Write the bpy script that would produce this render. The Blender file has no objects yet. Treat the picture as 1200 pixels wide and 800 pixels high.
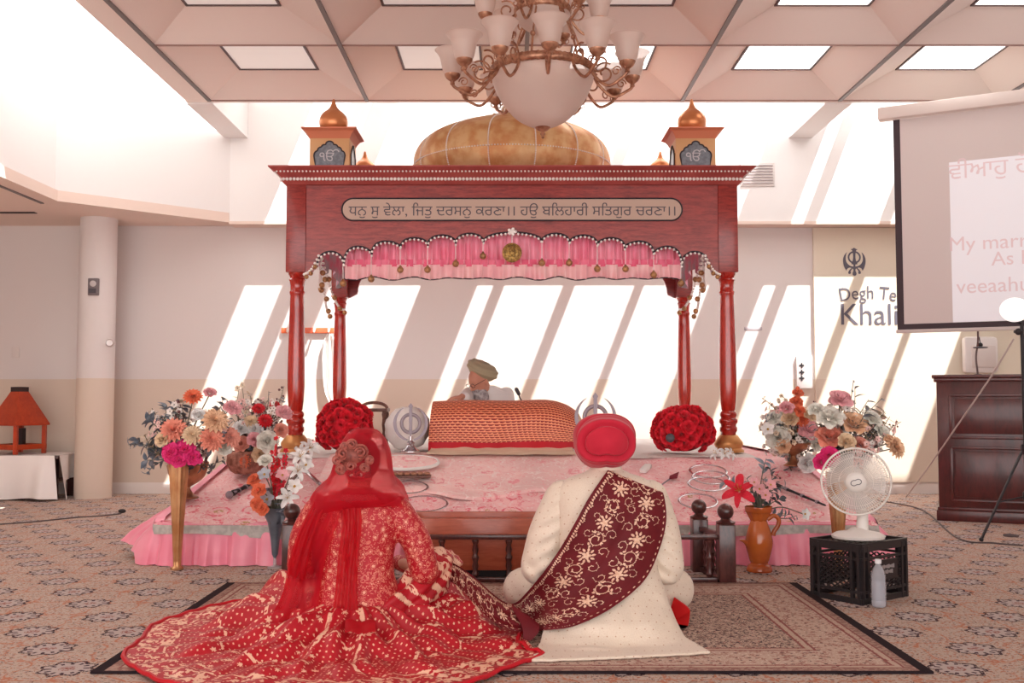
import bpy, bmesh, math, random
import numpy as np
from mathutils import Vector, Matrix, Euler
from mathutils.bvhtree import BVHTree
PI = math.pi
SC = bpy.context.scene
COL = SC.collection
random.seed(7)
RS = np.random.RandomState(11)

# ------------------------------------------------------------------ camera maths
FPX = 1167.0
CAMZ = 1.0
PITCH = math.atan(65.0 / FPX)
def ray(px, py):
    x = px - 600.0; z = 400.0 - py
    c, s = math.cos(PITCH), math.sin(PITCH)
    return np.array([x, FPX * c - z * s, FPX * s + z * c])
def P(px, py, D):                      # point seen at a pixel, at depth D from the camera
    d = ray(px, py); return np.array([0, 0, CAMZ]) + d * (D / d[1])
def F(px, py, z=0.0):                  # point seen at a pixel, at height z
    d = ray(px, py); return np.array([0, 0, CAMZ]) + d * ((z - CAMZ) / d[2])
def X(px, D): return P(px, 400, D)[0]
def Z(py, D): return P(600, py, D)[2]

# ------------------------------------------------------------------ geometry
def A(*a): return np.array(a, float)
def nrm(v):
    v = np.asarray(v, float); n = np.linalg.norm(v); return v / n if n > 1e-12 else v
class G:
    def __init__(s): s.v = []; s.f = []; s.uv = []; s.mi = []; s.at = []; s.n = 0
    def add(s, v, f, uv=None, mi=0, at=None):
        v = np.asarray(v, float).reshape(-1, 3)
        s.v.append(v)
        s.uv.append(np.zeros((len(v), 2)) if uv is None else np.asarray(uv, float).reshape(-1, 2))
        s.at.append(np.zeros(len(v)) if at is None else np.asarray(at, float).reshape(-1))
        n = s.n
        s.f += [tuple(int(i) + n for i in q) for q in f]; s.mi += [mi] * len(f)
        s.n += len(v); return s
    def grid(s, V, cu=False, cv=False, mi=0, uv=None, at=None, flip=False):
        V = np.asarray(V, float); n, m = V.shape[:2]
        f = []
        for i in range(n if cu else n - 1):
            i2 = (i + 1) % n
            for j in range(m if cv else m - 1):
                j2 = (j + 1) % m
                q = (i * m + j, i * m + j2, i2 * m + j2, i2 * m + j)
                f.append(q[::-1] if flip else q)
        if uv is None:
            a, b = np.meshgrid(np.linspace(0, 1, n), np.linspace(0, 1, m), indexing='ij'); uv = np.stack([a, b], -1)
        return s.add(V, f, uv, mi, at)
    def box(s, a, b, mi=0):
        (x0, y0, z0), (x1, y1, z1) = a, b
        v = [(x0, y0, z0), (x1, y0, z0), (x1, y1, z0), (x0, y1, z0), (x0, y0, z1), (x1, y0, z1), (x1, y1, z1), (x0, y1, z1)]
        return s.add(v, [(0, 3, 2, 1), (4, 5, 6, 7), (0, 1, 5, 4), (1, 2, 6, 5), (2, 3, 7, 6), (3, 0, 4, 7)], mi=mi)
    def bar(s, p, q, w, h=None, mi=0, up=(0, 0, 1)):
        h = w if h is None else h
        p, q = np.asarray(p, float), np.asarray(q, float); d = nrm(q - p)
        sx = np.cross(d, up)
        if np.linalg.norm(sx) < 1e-6: sx = np.cross(d, (0, 1, 0))
        sx = nrm(sx); sy = np.cross(sx, d)
        v = [c + sx * i * w / 2 + sy * j * h / 2 for c in (p, q) for i, j in ((-1, -1), (1, -1), (1, 1), (-1, 1))]
        return s.add(v, [(0, 1, 2, 3), (7, 6, 5, 4), (0, 4, 5, 1), (1, 5, 6, 2), (2, 6, 7, 3), (3, 7, 4, 0)], mi=mi)
    def tube(s, path, r, n=8, cap=True, closed=False, mi=0, flat=1.0):
        path = np.asarray(path, float); k = len(path)
        r = np.full(k, r, float) if np.isscalar(r) else np.asarray(r, float)
        T = np.gradient(path, axis=0) if not closed else np.roll(path, -1, 0) - np.roll(path, 1, 0)
        T = np.array([nrm(t) for t in T])
        u = np.cross(T[0], (0, 0, 1))
        if np.linalg.norm(u) < 1e-3: u = np.cross(T[0], (0, 1, 0))
        u = nrm(u); R = []
        for i in range(k):
            u = nrm(u - T[i] * np.dot(u, T[i])); w = np.cross(T[i], u)
            R.append([path[i] + r[i] * (math.cos(a) * u + flat * math.sin(a) * w) for a in np.linspace(0, 2 * PI, n, endpoint=False)])
        R = np.array(R); o = s.n
        s.grid(R, cu=closed, cv=True, mi=mi)
        if cap and not closed:
            s.f.append(tuple(o + j for j in range(n))[::-1]); s.mi.append(mi)
            s.f.append(tuple(o + (k - 1) * n + j for j in range(n))); s.mi.append(mi)
        return s
    def lathe(s, prof, c=(0, 0, 0), n=24, mi=0, axis=None, mod=None, cap=True):
        c = np.asarray(c, float); a = np.linspace(0, 2 * PI, n, endpoint=False)
        V = np.zeros((len(prof), n, 3))
        for i, (r, z) in enumerate(prof):
            rr = r * (mod(a, i / max(1, len(prof) - 1)) if mod else 1.0)
            V[i, :, 0] = rr * np.cos(a); V[i, :, 1] = rr * np.sin(a); V[i, :, 2] = z
        if axis is not None:
            q = Vector((0, 0, 1)).rotation_difference(Vector(tuple(axis))).to_matrix(); V = V @ np.array(q).T
        o = s.n; s.grid(V + c, cv=True, mi=mi, flip=True)
        if cap:
            k = len(prof)
            if prof[0][0] > 1e-6: s.f.append(tuple(o + j for j in range(n))); s.mi.append(mi)
            if prof[-1][0] > 1e-6: s.f.append(tuple(o + (k - 1) * n + j for j in range(n))[::-1]); s.mi.append(mi)
        return s
    def ball(s, c, r, n=12, m=8, mi=0):
        r = np.full(3, r, float) if np.isscalar(r) else np.asarray(r, float)
        t = np.linspace(0.02, PI - 0.02, m); a = np.linspace(0, 2 * PI, n, endpoint=False)
        V = np.stack([np.sin(t)[:, None] * np.cos(a), np.sin(t)[:, None] * np.sin(a), np.repeat(-np.cos(t)[:, None], n, 1)], -1) * r + np.asarray(c, float)
        o = s.n; s.grid(V, cv=True, mi=mi)
        s.f.append(tuple(o + j for j in range(n))[::-1]); s.f.append(tuple(o + (m - 1) * n + j for j in range(n))); s.mi += [mi, mi]
        return s
    def strip(s, top, bot, off, mi=0):     # thick sheet between two polylines: front at them, back moved by off
        top, bot, off = np.asarray(top, float), np.asarray(bot, float), np.asarray(off, float)
        V = np.stack([top, bot, bot + off, top + off], 1); o = s.n; m = 4; k = len(top)
        s.grid(V, cv=True, mi=mi)
        s.f.append((o, o + 1, o + 2, o + 3)); b = o + (k - 1) * 4; s.f.append((b + 3, b + 2, b + 1, b)); s.mi += [mi, mi]
        return s
    def poly(s, pts, off, mi=0):           # extruded polygon
        pts = np.asarray(pts, float); n = len(pts); off = np.asarray(off, float)
        return s.add(np.vstack([pts, pts + off]), [tuple(range(n)), tuple(range(2 * n - 1, n - 1, -1))] + [(i, i + n, (i + 1) % n + n, (i + 1) % n) for i in range(n)], mi=mi)
    def merge(s, g, M=None):
        for v, uv, at in zip(g.v, g.uv, g.at): pass
        V = np.vstack(g.v)
        if M is not None: V = V @ np.array(M)[:3, :3].T + np.array(M)[:3, 3]
        n = s.n; s.v.append(V); s.uv.append(np.vstack(g.uv)); s.at.append(np.concatenate(g.at)); s.n += len(V)
        s.f += [tuple(i + n for i in q) for q in g.f]; s.mi += g.mi; return s

def wl(o):
    p = np.zeros(3)
    while o is not None: p = p + np.array(o.location); o = o.parent
    return p
def mesh_of(name, g, mats, sharp=40, bevel=0, smooth=True, weld=False):
    me = bpy.data.meshes.new(name)
    V = np.vstack(g.v)
    me.from_pydata(V.tolist(), [], g.f)
    mats = mats if isinstance(mats, (list, tuple)) else [mats]
    for m in mats: me.materials.append(m)
    if len(mats) > 1: me.polygons.foreach_set('material_index', g.mi)
    uv = np.vstack(g.uv)
    li = np.zeros(len(me.loops), int); me.loops.foreach_get('vertex_index', li)
    l = me.uv_layers.new(name='UVMap'); l.data.foreach_set('uv', uv[li].ravel())
    at = np.concatenate(g.at)
    if np.any(at):
        a = me.attributes.new('mask', 'FLOAT', 'POINT'); a.data.foreach_set('value', at)
    if not (weld or bevel):
        if smooth:
            me.polygons.foreach_set('use_smooth', [True] * len(me.polygons)); me.set_sharp_from_angle(angle=math.radians(sharp))
        me.update(); return me
    bm = bmesh.new(); bm.from_mesh(me)
    if weld: bmesh.ops.remove_doubles(bm, verts=bm.verts, dist=weld if weld is not True else 1e-5)
    if bevel:
        bm.edges.ensure_lookup_table()
        e = [e for e in bm.edges if len(e.link_faces) == 2 and e.calc_face_angle(0) > 0.6]
        bmesh.ops.bevel(bm, geom=e, offset=bevel, segments=2, profile=0.5, affect='EDGES', clamp_overlap=True)
    bm.to_mesh(me); bm.free()
    if smooth:
        me.polygons.foreach_set('use_smooth', [True] * len(me.polygons))
        me.set_sharp_from_angle(angle=math.radians(sharp))
    me.update(); return me
def put(name, g, mats, parent=None, loc=None, label=None, cat=None, group=None, kind=None, **kw):
    """link one mesh object; g is in world coordinates"""
    if parent is not None: base = wl(parent)
    elif loc is not None: base = np.asarray(loc, float)
    else:
        V = np.vstack(g.v); a, b = V.min(0), V.max(0); base = A((a[0] + b[0]) / 2, (a[1] + b[1]) / 2, a[2])
    g.v = [v - base for v in g.v]
    o = bpy.data.objects.new(name, mesh_of(name, g, mats, **kw)); COL.objects.link(o)
    if parent is not None: o.parent = parent
    else: o.location = base
    tag(o, label, cat, group, kind); return o
def tag(o, label=None, cat=None, group=None, kind=None):
    if label: o['label'] = label
    if cat: o['category'] = cat
    if group: o['group'] = group
    if kind: o['kind'] = kind
    return o
def struct(name, g, mats, **kw): return put(name, g, mats, kind='structure', **kw)
def thing(name, label, cat, loc, group=None):
    o = bpy.data.objects.new(name, None); COL.objects.link(o); o.location = tuple(loc); o.empty_display_size = .1
    return tag(o, label, cat, group)
def dup(root, loc=None, label=None, rotz=None, group=None):
    def cp(o, par):
        c = o.copy(); COL.objects.link(c)
        if par is not None: c.parent = par
        for ch in list(o.children): cp(ch, c)
        return c
    c = cp(root, None)
    if loc is not None: c.location = tuple(loc)
    if rotz is not None: c.rotation_euler = (0, 0, rotz)
    if label: c['label'] = label
    if group: c['group'] = group
    return c
def spline(pts, n, closed=False):
    """Catmull-Rom through pts"""
    p = np.asarray(pts, float); k = len(p)
    if closed: q = np.vstack([p[-1:], p, p[:2]]); t = np.linspace(0, k, n, endpoint=False)
    else: q = np.vstack([2 * p[0] - p[1], p, 2 * p[-1] - p[-2]]); t = np.linspace(0, k - 1, n)
    i = np.minimum(t.astype(int), (k if closed else k - 1) - 1); u = (t - i)[:, None]
    a, b, c, d = q[i], q[i + 1], q[i + 2], q[i + 3]
    return .5 * (2 * b + (c - a) * u + (2 * a - 5 * b + 4 * c - d) * u ** 2 + (3 * b - a - 3 * c + d) * u ** 3)
def temp_eval(g, mods):
    """evaluate modifiers on a temporary mesh, return (verts, faces)"""
    me = bpy.data.meshes.new('tmp'); me.from_pydata(np.vstack(g.v).tolist(), [], g.f)
    bm = bmesh.new(); bm.from_mesh(me); bmesh.ops.recalc_face_normals(bm, faces=bm.faces); bm.to_mesh(me); bm.free()
    o = bpy.data.objects.new('tmp', me); COL.objects.link(o)
    for ty, kw in mods:
        m = o.modifiers.new('m', ty)
        for k, v in kw.items(): setattr(m, k, v)
    dg = bpy.context.evaluated_depsgraph_get(); dg.update()
    e = o.evaluated_get(dg).to_mesh()
    V = np.zeros(len(e.vertices) * 3); e.vertices.foreach_get('co', V); Fc = [tuple(p.vertices) for p in e.polygons]
    V = V.reshape(-1, 3).copy()
    bpy.data.objects.remove(o); bpy.data.meshes.remove(me)
    return V, Fc
def fuse(g, vox=.01, it=6):
    V, Fc = temp_eval(g, [('REMESH', dict(mode='VOXEL', voxel_size=vox)), ('SMOOTH', dict(factor=.5, iterations=it))])
    return G().add(V, Fc)

def writing(s, height, cell=.02, spacing=1.0):
    """outline of a line of writing as a flat mesh in the x/z plane, centred, cap height about `height`"""
    c = bpy.data.curves.new('w', 'FONT'); c.body = s; c.size = 1.0; c.space_character = spacing; c.resolution_u = 6
    o = bpy.data.objects.new('w', c); COL.objects.link(o)
    dg = bpy.context.evaluated_depsgraph_get(); dg.update()
    cu = o.evaluated_get(dg).to_curve(dg)
    loops = []
    for sp in cu.splines:
        bp = sp.bezier_points
        if len(bp) > 1:
            pts = []
            for i in range(len(bp)):
                a, b = bp[i], bp[(i + 1) % len(bp)]
                for t in np.linspace(0, 1, 7)[:-1]:
                    pts.append(((1 - t) ** 3) * np.array(a.co) + 3 * t * (1 - t) ** 2 * np.array(a.handle_right) + 3 * t * t * (1 - t) * np.array(b.handle_left) + t ** 3 * np.array(b.co))
            loops.append(np.array(pts)[:, :2])
        elif len(sp.points) > 2: loops.append(np.array([p.co[:2] for p in sp.points]))
    o.to_curve_clear(); bpy.data.objects.remove(o)
    allp = np.vstack(loops); lo, hi = allp.min(0), allp.max(0)
    g = G(); ys = np.arange(lo[1] - cell, hi[1] + cell, cell)
    for y0 in ys:
        y = y0 + cell / 2; ev = []
        for L in loops:
            a = L; b = np.roll(L, -1, 0)
            up = (a[:, 1] <= y) & (b[:, 1] > y); dn = (a[:, 1] > y) & (b[:, 1] <= y)
            for m_, w in ((up, 1), (dn, -1)):
                if m_.any():
                    xx = a[m_, 0] + (y - a[m_, 1]) / (b[m_, 1] - a[m_, 1]) * (b[m_, 0] - a[m_, 0]); ev += [(x, w) for x in xx]
        ev.sort(); w = 0; st = None
        for x, d in ev:
            w2 = w + d
            if w == 0 and w2 != 0: st = x
            if w != 0 and w2 == 0 and x - st > 1e-4: g.add([(st, 0, y0), (x, 0, y0), (x, 0, y0 + cell * 1.02), (st, 0, y0 + cell * 1.02)], [(0, 1, 2, 3)])
            w = w2
    ctr = A((lo[0] + hi[0]) / 2, 0, 0)
    k = height
    g.v = [(v - ctr) * k for v in g.v]
    return g, (hi[0] - lo[0]) * k, lo[1] * k, hi[1] * k

# ------------------------------------------------------------------ materials
def lin(c):
    c = np.asarray(c, float) / 255.0
    return tuple(np.where(c <= .04045, c / 12.92, ((c + .055) / 1.055) ** 2.4)) + (1.0,)
class S:
    def __init__(s, t, k): s.t = t; s.k = k
    def _m(s, op, *o, clamp=False):
        n = s.t.nodes.new('ShaderNodeMath'); n.operation = op; n.use_clamp = clamp
        for i, x in enumerate((s,) + o):
            if isinstance(x, S): s.t.links.new(x.k, n.inputs[i])
            else: n.inputs[i].default_value = float(x)
        return S(s.t, n.outputs[0])
    def const(s, x): return x if isinstance(x, S) else S(s.t, s.t.nodes.new('ShaderNodeValue').outputs[0])
    def __add__(s, o): return s._m('ADD', o)
    __radd__ = __add__
    def __mul__(s, o): return s._m('MULTIPLY', o)
    __rmul__ = __mul__
    def __sub__(s, o): return s._m('SUBTRACT', o)
    def __rsub__(s, o): return s._m('MULTIPLY', -1.0)._m('ADD', o)
    def __truediv__(s, o): return s._m('DIVIDE', o)
    def fract(s): return s._m('FRACT')
    def floor(s): return s._m('FLOOR')
    def abs(s): return s._m('ABSOLUTE')
    def sin(s): return s._m('SINE')
    def sqrt(s): return s._m('SQRT')
    def mod2(s): return s._m('FLOORED_MODULO', 2.0)
    def min(s, o): return s._m('MINIMUM', o)
    def max(s, o): return s._m('MAXIMUM', o)
    def lt(s, o): return s._m('LESS_THAN', o)
    def gt(s, o): return s._m('GREATER_THAN', o)
    def at2(s, o): return s._m('ARCTAN2', o)
    def sm(s, a, b):
        n = s.t.nodes.new('ShaderNodeMapRange'); n.interpolation_type = 'SMOOTHSTEP'
        s.t.links.new(s.k, n.inputs[0]); n.inputs[1].default_value = a; n.inputs[2].default_value = b
        return S(s.t, n.outputs[0])
class B:
    def __init__(s, name):
        s.m = bpy.data.materials.new(name); s.m.use_nodes = True; s.t = s.m.node_tree
        s.p = s.t.nodes['Principled BSDF']; s.out = s.t.nodes['Material Output']; s.tc = s.t.nodes.new('ShaderNodeTexCoord')
    def xyz(s, which='Object'):
        n = s.t.nodes.new('ShaderNodeSeparateXYZ'); s.t.links.new(s.tc.outputs[which], n.inputs[0]); return [S(s.t, n.outputs[i]) for i in range(3)]
    def comb(s, x, y, z=0.0):
        n = s.t.nodes.new('ShaderNodeCombineXYZ')
        for i, k in enumerate((x, y, z)):
            if isinstance(k, S): s.t.links.new(k.k, n.inputs[i])
            else: n.inputs[i].default_value = k
        return S(s.t, n.outputs[0])
    def vec(s, scale=(1, 1, 1), which='Object'):
        n = s.t.nodes.new('ShaderNodeMapping'); s.t.links.new(s.tc.outputs[which], n.inputs[0]); n.inputs['Scale'].default_value = scale; return S(s.t, n.outputs[0])
    def noise(s, scale, detail=2, v=None, dist=0, rough=.5):
        n = s.t.nodes.new('ShaderNodeTexNoise'); s.t.links.new(v.k if v else s.tc.outputs['Object'], n.inputs['Vector'])
        n.inputs['Scale'].default_value = scale; n.inputs['Detail'].default_value = detail; n.inputs['Distortion'].default_value = dist; n.inputs['Roughness'].default_value = rough
        return S(s.t, n.outputs[0])
    def vor(s, scale, v=None, feature='F1', rand=1.0, out=0):
        n = s.t.nodes.new('ShaderNodeTexVoronoi'); n.feature = feature; s.t.links.new(v.k if v else s.tc.outputs['Object'], n.inputs['Vector'])
        n.inputs['Scale'].default_value = scale; n.inputs['Randomness'].default_value = rand
        return S(s.t, n.outputs[out])
    def attr(s, name='mask'):
        n = s.t.nodes.new('ShaderNodeAttribute'); n.attribute_name = name; return S(s.t, n.outputs['Fac'])
    def col(s, c):
        if isinstance(c, S): return c
        n = s.t.nodes.new('ShaderNodeRGB'); n.outputs[0].default_value = lin(c); return S(s.t, n.outputs[0])
    def mix(s, f, a, b):
        n = s.t.nodes.new('ShaderNodeMix'); n.data_type = 'RGBA'
        if isinstance(f, S): s.t.links.new(f.k, n.inputs[0])
        else: n.inputs[0].default_value = f
        s.t.links.new(s.col(a).k, n.inputs[6]); s.t.links.new(s.col(b).k, n.inputs[7]); return S(s.t, n.outputs[2])
    def set(s, key, v):
        i = s.p.inputs[key]
        if isinstance(v, S): s.t.links.new(v.k, i)
        elif key in ('Base Color', 'Emission Color', 'Sheen Tint', 'Specular Tint'): i.default_value = lin(v)
        else: i.default_value = v
        return s
    def bump(s, h, strength=.3, dist=.01):
        n = s.t.nodes.new('ShaderNodeBump'); s.t.links.new(h.k, n.inputs['Height']); n.inputs['Strength'].default_value = strength; n.inputs['Distance'].default_value = dist
        s.t.links.new(n.outputs[0], s.p.inputs['Normal']); return s
def M(name, c, rough=.6, metal=0.0, var=.0, vs=8.0, bump=0, bs=60, c2=None, spec=.4, **kw):
    b = B(name)
    if c2 is not None: b.set('Base Color', b.mix(b.noise(vs, 4).sm(.35, .65), c, c2))
    elif var: b.set('Base Color', b.mix(b.noise(vs, 3), tuple(np.clip(np.array(c) * (1 - var), 0, 255)), tuple(np.clip(np.array(c) * (1 + var), 0, 255))))
    else: b.set('Base Color', c)
    b.set('Roughness', rough); b.set('Metallic', metal); b.set('Specular IOR Level', spec)
    if bump: b.bump(b.noise(bs, 3), bump, .004)
    for k, v in kw.items(): b.set(k.replace('_', ' '), v)
    return b.m
def wood(name, dark, light, rough=.35, scale=(1, 1, 1), coat=.2, ring=12):
    b = B(name); v = b.vec(scale)
    n = b.noise(ring, 6, v, dist=.6, rough=.6); f = b.noise(ring * 6, 3, v)
    b.set('Base Color', b.mix((n * .75 + f * .35).sm(.35, .75), dark, light)); b.set('Roughness', rough); b.set('Coat Weight', coat); b.set('Coat Roughness', .15)
    return b.m
# ------------------------------------------------------------------ camera, sky, sun
cam = bpy.data.cameras.new('camera'); cam.sensor_width = 36; cam.lens = 36 * FPX / 1200; cam.clip_end = 200
co = bpy.data.objects.new('camera', cam); COL.objects.link(co); co.location = (0, 0, CAMZ); co.rotation_euler = (PI / 2 + PITCH, 0, 0); SC.camera = co
SC.view_settings.view_transform = 'Standard'; SC.view_settings.look = 'None'; SC.view_settings.gamma = 1; SC.view_settings.use_curve_mapping = False
SC.view_settings.exposure = 1.25
SC.cycles.max_bounces = 10; SC.cycles.diffuse_bounces = 5; SC.cycles.transparent_max_bounces = 16; SC.cycles.sample_clamp_indirect = 6; SC.cycles.use_denoising = True
w = bpy.data.worlds.new('sky'); SC.world = w; w.use_nodes = True
w.node_tree.nodes['Background'].inputs[0].default_value = (1.0, .985, .98, 1); w.node_tree.nodes['Background'].inputs[1].default_value = 1.45
sl = bpy.data.lights.new('sun', 'SUN'); sl.energy = 7.0; sl.angle = math.radians(.6); sl.color = (1, .985, .96)
so = bpy.data.objects.new('sun', sl); COL.objects.link(so); so.location = (3, 4, 9)
SUND = A(-.39, .345, -1.0)
so.rotation_euler = Vector(tuple(SUND)).to_track_quat('-Z', 'Y').to_euler()

# ------------------------------------------------------------------ setting
YW, YU = 10.4, 10.2           # lower back wall, upper back wall
ZS, ZC, ZT = 2.81, 3.70, 4.12 # low soffit, coffered ceiling, slab top
def two_tone(name, up, low, zb=1.185):
    b = B(name); x, y, z = b.xyz('Object'); n = b.noise(1.2, 3)
    g = S(b.t, b.t.nodes.new('ShaderNodeNewGeometry').outputs['Position'])
    sp = b.t.nodes.new('ShaderNodeSeparateXYZ'); b.t.links.new(g.k, sp.inputs[0]); zz = S(b.t, sp.outputs[2])
    b.set('Base Color', b.mix(zz.lt(zb), up, low)); b.set('Roughness', .75); b.bump(b.noise(180, 2), .05, .002)
    return b.m
m_wall = two_tone('painted_wall', (220, 213, 210), (214, 198, 182))
m_wall2 = two_tone('wall_panel_paint', (224, 214, 196), (216, 200, 182))
m_upper = M('white_paint', (232, 229, 227), .8)
m_ceil = M('ceiling_tile', (240, 230, 223), .8, bump=.05, bs=200)
m_soff = M('soffit_paint', (228, 208, 196), .8)
m_grey = M('ceiling_track', (120, 112, 112), .5, .3)
m_dark = M('dark_slot', (60, 45, 45), .7)
m_base = M('baseboard_paint', (226, 218, 212), .5)

def carpet():
    b = B('carpet'); x, y, z = b.xyz()
    base = b.mix(b.noise(3, 3), (182, 163, 151), (198, 180, 168))
    fl = b.noise(70, 2)
    base = b.mix(fl.sm(.56, .62), base, (176, 118, 96))
    base = b.mix(b.noise(95, 2, b.vec((1, 1, 3))).sm(.6, .66), base, (108, 88, 88))
    # vine net between the medallions
    vx = (x * 17.4).sin() * (y * 11.6).sin(); vn = b.noise(9, 3) * 1.2 - .6
    base = b.mix((vx + vn).abs().sm(.10, .03) * b.noise(60, 2).gt(.45), base, (186, 126, 102))
    # medallions in offset rows
    cx, cy = .41, .29
    r = (y / cy).floor(); u = ((x / cx + r * .5).fract() - .5) * cx; v = ((y / cy).fract() - .5) * cy
    wob = b.noise(40, 2) * .3 - .15
    d = ((u / .108) * (u / .108) + (v / .108) * (v / .108)).sqrt() + wob * .5
    a = v.at2(u)
    pet = (a * 8.0).sin() * .09
    base = b.mix((d + pet).lt(.78), base, (186, 172, 168))
    ringm = ((d + pet) - .86).abs().lt(.075) * b.noise(110, 1).gt(.42)
    base = b.mix(ringm, base, (66, 50, 58))
    dots = ((a * 12.0).sin()).gt(.35) * ((d - .62).abs().lt(.1))
    base = b.mix(dots, base, (78, 58, 68))
    base = b.mix((d.lt(.30)) * b.noise(80, 1).gt(.5), base, (150, 96, 88))
    b.set('Base Color', base); b.set('Roughness', .95); b.set('Specular IOR Level', .1); b.bump(b.noise(300, 2), .3, .004); return b.m
m_carpet = carpet()
struct('floor', G().box((-7, -4, -.1), (7, YW + .2, 0)), m_carpet, smooth=False)
struct('wall_back', G().box((-7, YW, 0), (7, YW + .15, ZS + .05)), m_wall, smooth=False)
struct('wall_left', G().box((-7.15, -4, 0), (-7, YW + .15, ZS + .05)), m_wall, smooth=False)
struct('wall_right', G().box((7, -4, 0), (7.15, YW + .15, ZT)), m_wall, smooth=False)
XL, YC = -4.2, 9.06           # skylight well: left side and the corner where the slanted wall starts
XE = -2.92
g = G().box((XE, YU, ZS), (7, YU + .35, 4.25)); struct('wall_upper_back', g, m_upper, smooth=False)
g = G(); g.poly([(XL, YC, ZS), (XE, YU, ZS), (XE, YU + .35, ZS), (XL - .25, YC + .2, ZS)], (0, 0, 3.73 - ZS)); struct('wall_upper_slanted', g, m_upper, smooth=False)
g = G().box((XL - .15, -4, ZS), (XL, YC, 6.0)); struct('wall_upper_left', g, m_upper, smooth=False)  # extra height added to block sky light from the slanted wall
g = G().box((XE, YU - .012, ZS - .03), (7, YW, ZS)); struct('trim_1', g, m_soff, smooth=False)
# low ceiling left of the well
g = G(); g.poly([(-7, -4, ZS), (XL + .02, -4, ZS), (XL + .02, YC + .01, ZS), (XE, YU - .01, ZS), (XE, YW, ZS), (-7, YW, ZS)], (0, 0, .1)); g.v = [v - A(0, 0, .012) for v in g.v]
struct('ceiling_low', g, m_soff, smooth=False)
g = G(); g.bar((XL - .16, -4, ZS - .016), (XL - .16, YC + .1, ZS - .016), .03, .012); struct('trim_2', g, m_grey, smooth=False)
g = G()
for y in (9.6, 8.55, 7.3): g.box((-7, y, ZS - .018), (XL - .45, y + .07, ZS - .01))
struct('trim_3', g, m_dark, smooth=False)
g = G().box((-7, YW - .02, 0), (7, YW, .1)).box((-7, YW - .013, .1), (7, YW, .115)); struct('baseboard_back', g, m_base, smooth=False)
# raised wall panel on the right and round column on the left
px0, px1 = X(955, YW - .03), 5.6
struct('wall_panel_right', G().box((px0, YW - .03, .12), (px1, YW - .001, ZS - .035)), m_wall2, smooth=False)
xc = X(113, 10.0)
struct('column', G().lathe([(.178, 0), (.178, ZS)], (xc, 10.0, 0), 40), m_wall, sharp=30)

# coffered ceiling
CS = 1.4375; GX = [-2.76 + CS * i for i in range(7)]; GY = [8.95 - 1.43 * i for i in range(10)]
g = G(); gp = G(); ct = []
REC, PS = .17, .345
for i in range(6):
    for j in range(9):
        x0, x1, y1, y0 = GX[i], GX[i + 1], GY[j], GY[j + 1]; xm, ym = (x0 + x1) / 2, (y0 + y1) / 2
        o = [(x0, y0, ZC), (x1, y0, ZC), (x1, y1, ZC), (x0, y1, ZC)]; q = [(xm - PS, ym - PS, ZC + REC), (xm + PS, ym - PS, ZC + REC), (xm + PS, ym + PS, ZC + REC), (xm - PS, ym + PS, ZC + REC)]
        g.add(o + q, [(k, 4 + k, 4 + (k + 1) % 4, (k + 1) % 4) for k in range(4)])
        ct.append((i, j, xm, ym))
XR = GX[-1]
g.box((-2.98, GY[-1], ZC), (GX[0], GY[0], ZT)); g.box((-2.98, GY[0], ZC - .005), (7, GY[0] + .05, ZT)); g.box((XR, GY[-1], ZC), (7, GY[0], ZT))
g.box((-2.98, GY[-1], ZT - .05), (7, GY[0] + .05, ZT))
g.box((-2.98, GY[-1] - .05, ZC), (7, GY[-1], ZT))
struct('ceiling', g, m_ceil, smooth=False)
g = G()
for x in GX: g.box((x - .016, GY[-1], ZC - .012), (x + .016, GY[0], ZC + .004))
struct('trim_4', g, m_grey, smooth=False)
g = G()
for y in GY: g.box((GX[0], y - .007, ZC - .006), (XR, y + .007, ZC + .004))
struct('trim_5', g, M('ceiling_joint', (150, 118, 110), .6), smooth=False)
for k, xb in enumerate((-2.86, 2.99)):
    yb = 10.22
    struct('beam_%d' % (k + 1), G().box((xb - .12, GY[0] + .04, ZC - .02), (xb + .12, yb, ZC + .42)), m_upper, smooth=False)
# light panels set into the coffers
m_on = M('lit_diffuser', (250, 250, 250), .5, Emission_Color=(255, 252, 248), Emission_Strength=1.6)
m_faint = M('faint_glow_diffuser', (226, 220, 214), .5, Emission_Color=(255, 250, 245), Emission_Strength=.12)  # dim panels get a faint emission of their own
m_rim = M('diffuser_rim', (92, 74, 74), .5)
nm = {0: 'at left end of far row', 1: 'in far row left of the chandelier', 2: 'in far row behind the chandelier shades', 3: 'in far row between chandelier and screen', 4: 'in far row above the projector screen', 5: 'in far row past the screen'}
ncol = ['left end', 'second from the left end', 'over the chandelier chain', 'right of the chandelier', 'near the screen', 'right end']
for i, j, xm, ym in ct:
    if j > 2: continue
    lit = (i >= 2 and j == 0) or (i >= 3 and j < 2)
    pre = 'bright ceiling light panel ' if lit else 'dim ceiling light panel '
    lab = pre + nm[i] if j == 0 else pre + (('in middle row, ' if j == 1 else 'in nearest row overhead, ') + ncol[i])
    zt = ZC + REC
    t = thing('ceiling_light', lab, 'ceiling light', (xm, ym, zt - .012), 'square light panels in the coffered ceiling')
    put('diffuser', G().box((xm - PS + .01, ym - PS + .01, zt - .004), (xm + PS - .01, ym + PS - .01, zt + .02)), m_on if lit else m_faint, t, smooth=False)
    f = G(); a = PS + .004; bq = PS - .014
    for (p, q) in (((-a, -a), (a, -bq)), ((-a, bq), (a, a)), ((-a, -bq), (-bq, bq)), ((bq, -bq), (a, bq))): f.box((xm + p[0], ym + p[1], zt - .012), (xm + q[0], ym + q[1], zt + .006))
    put('frame', f, m_rim, t, smooth=False)
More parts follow.
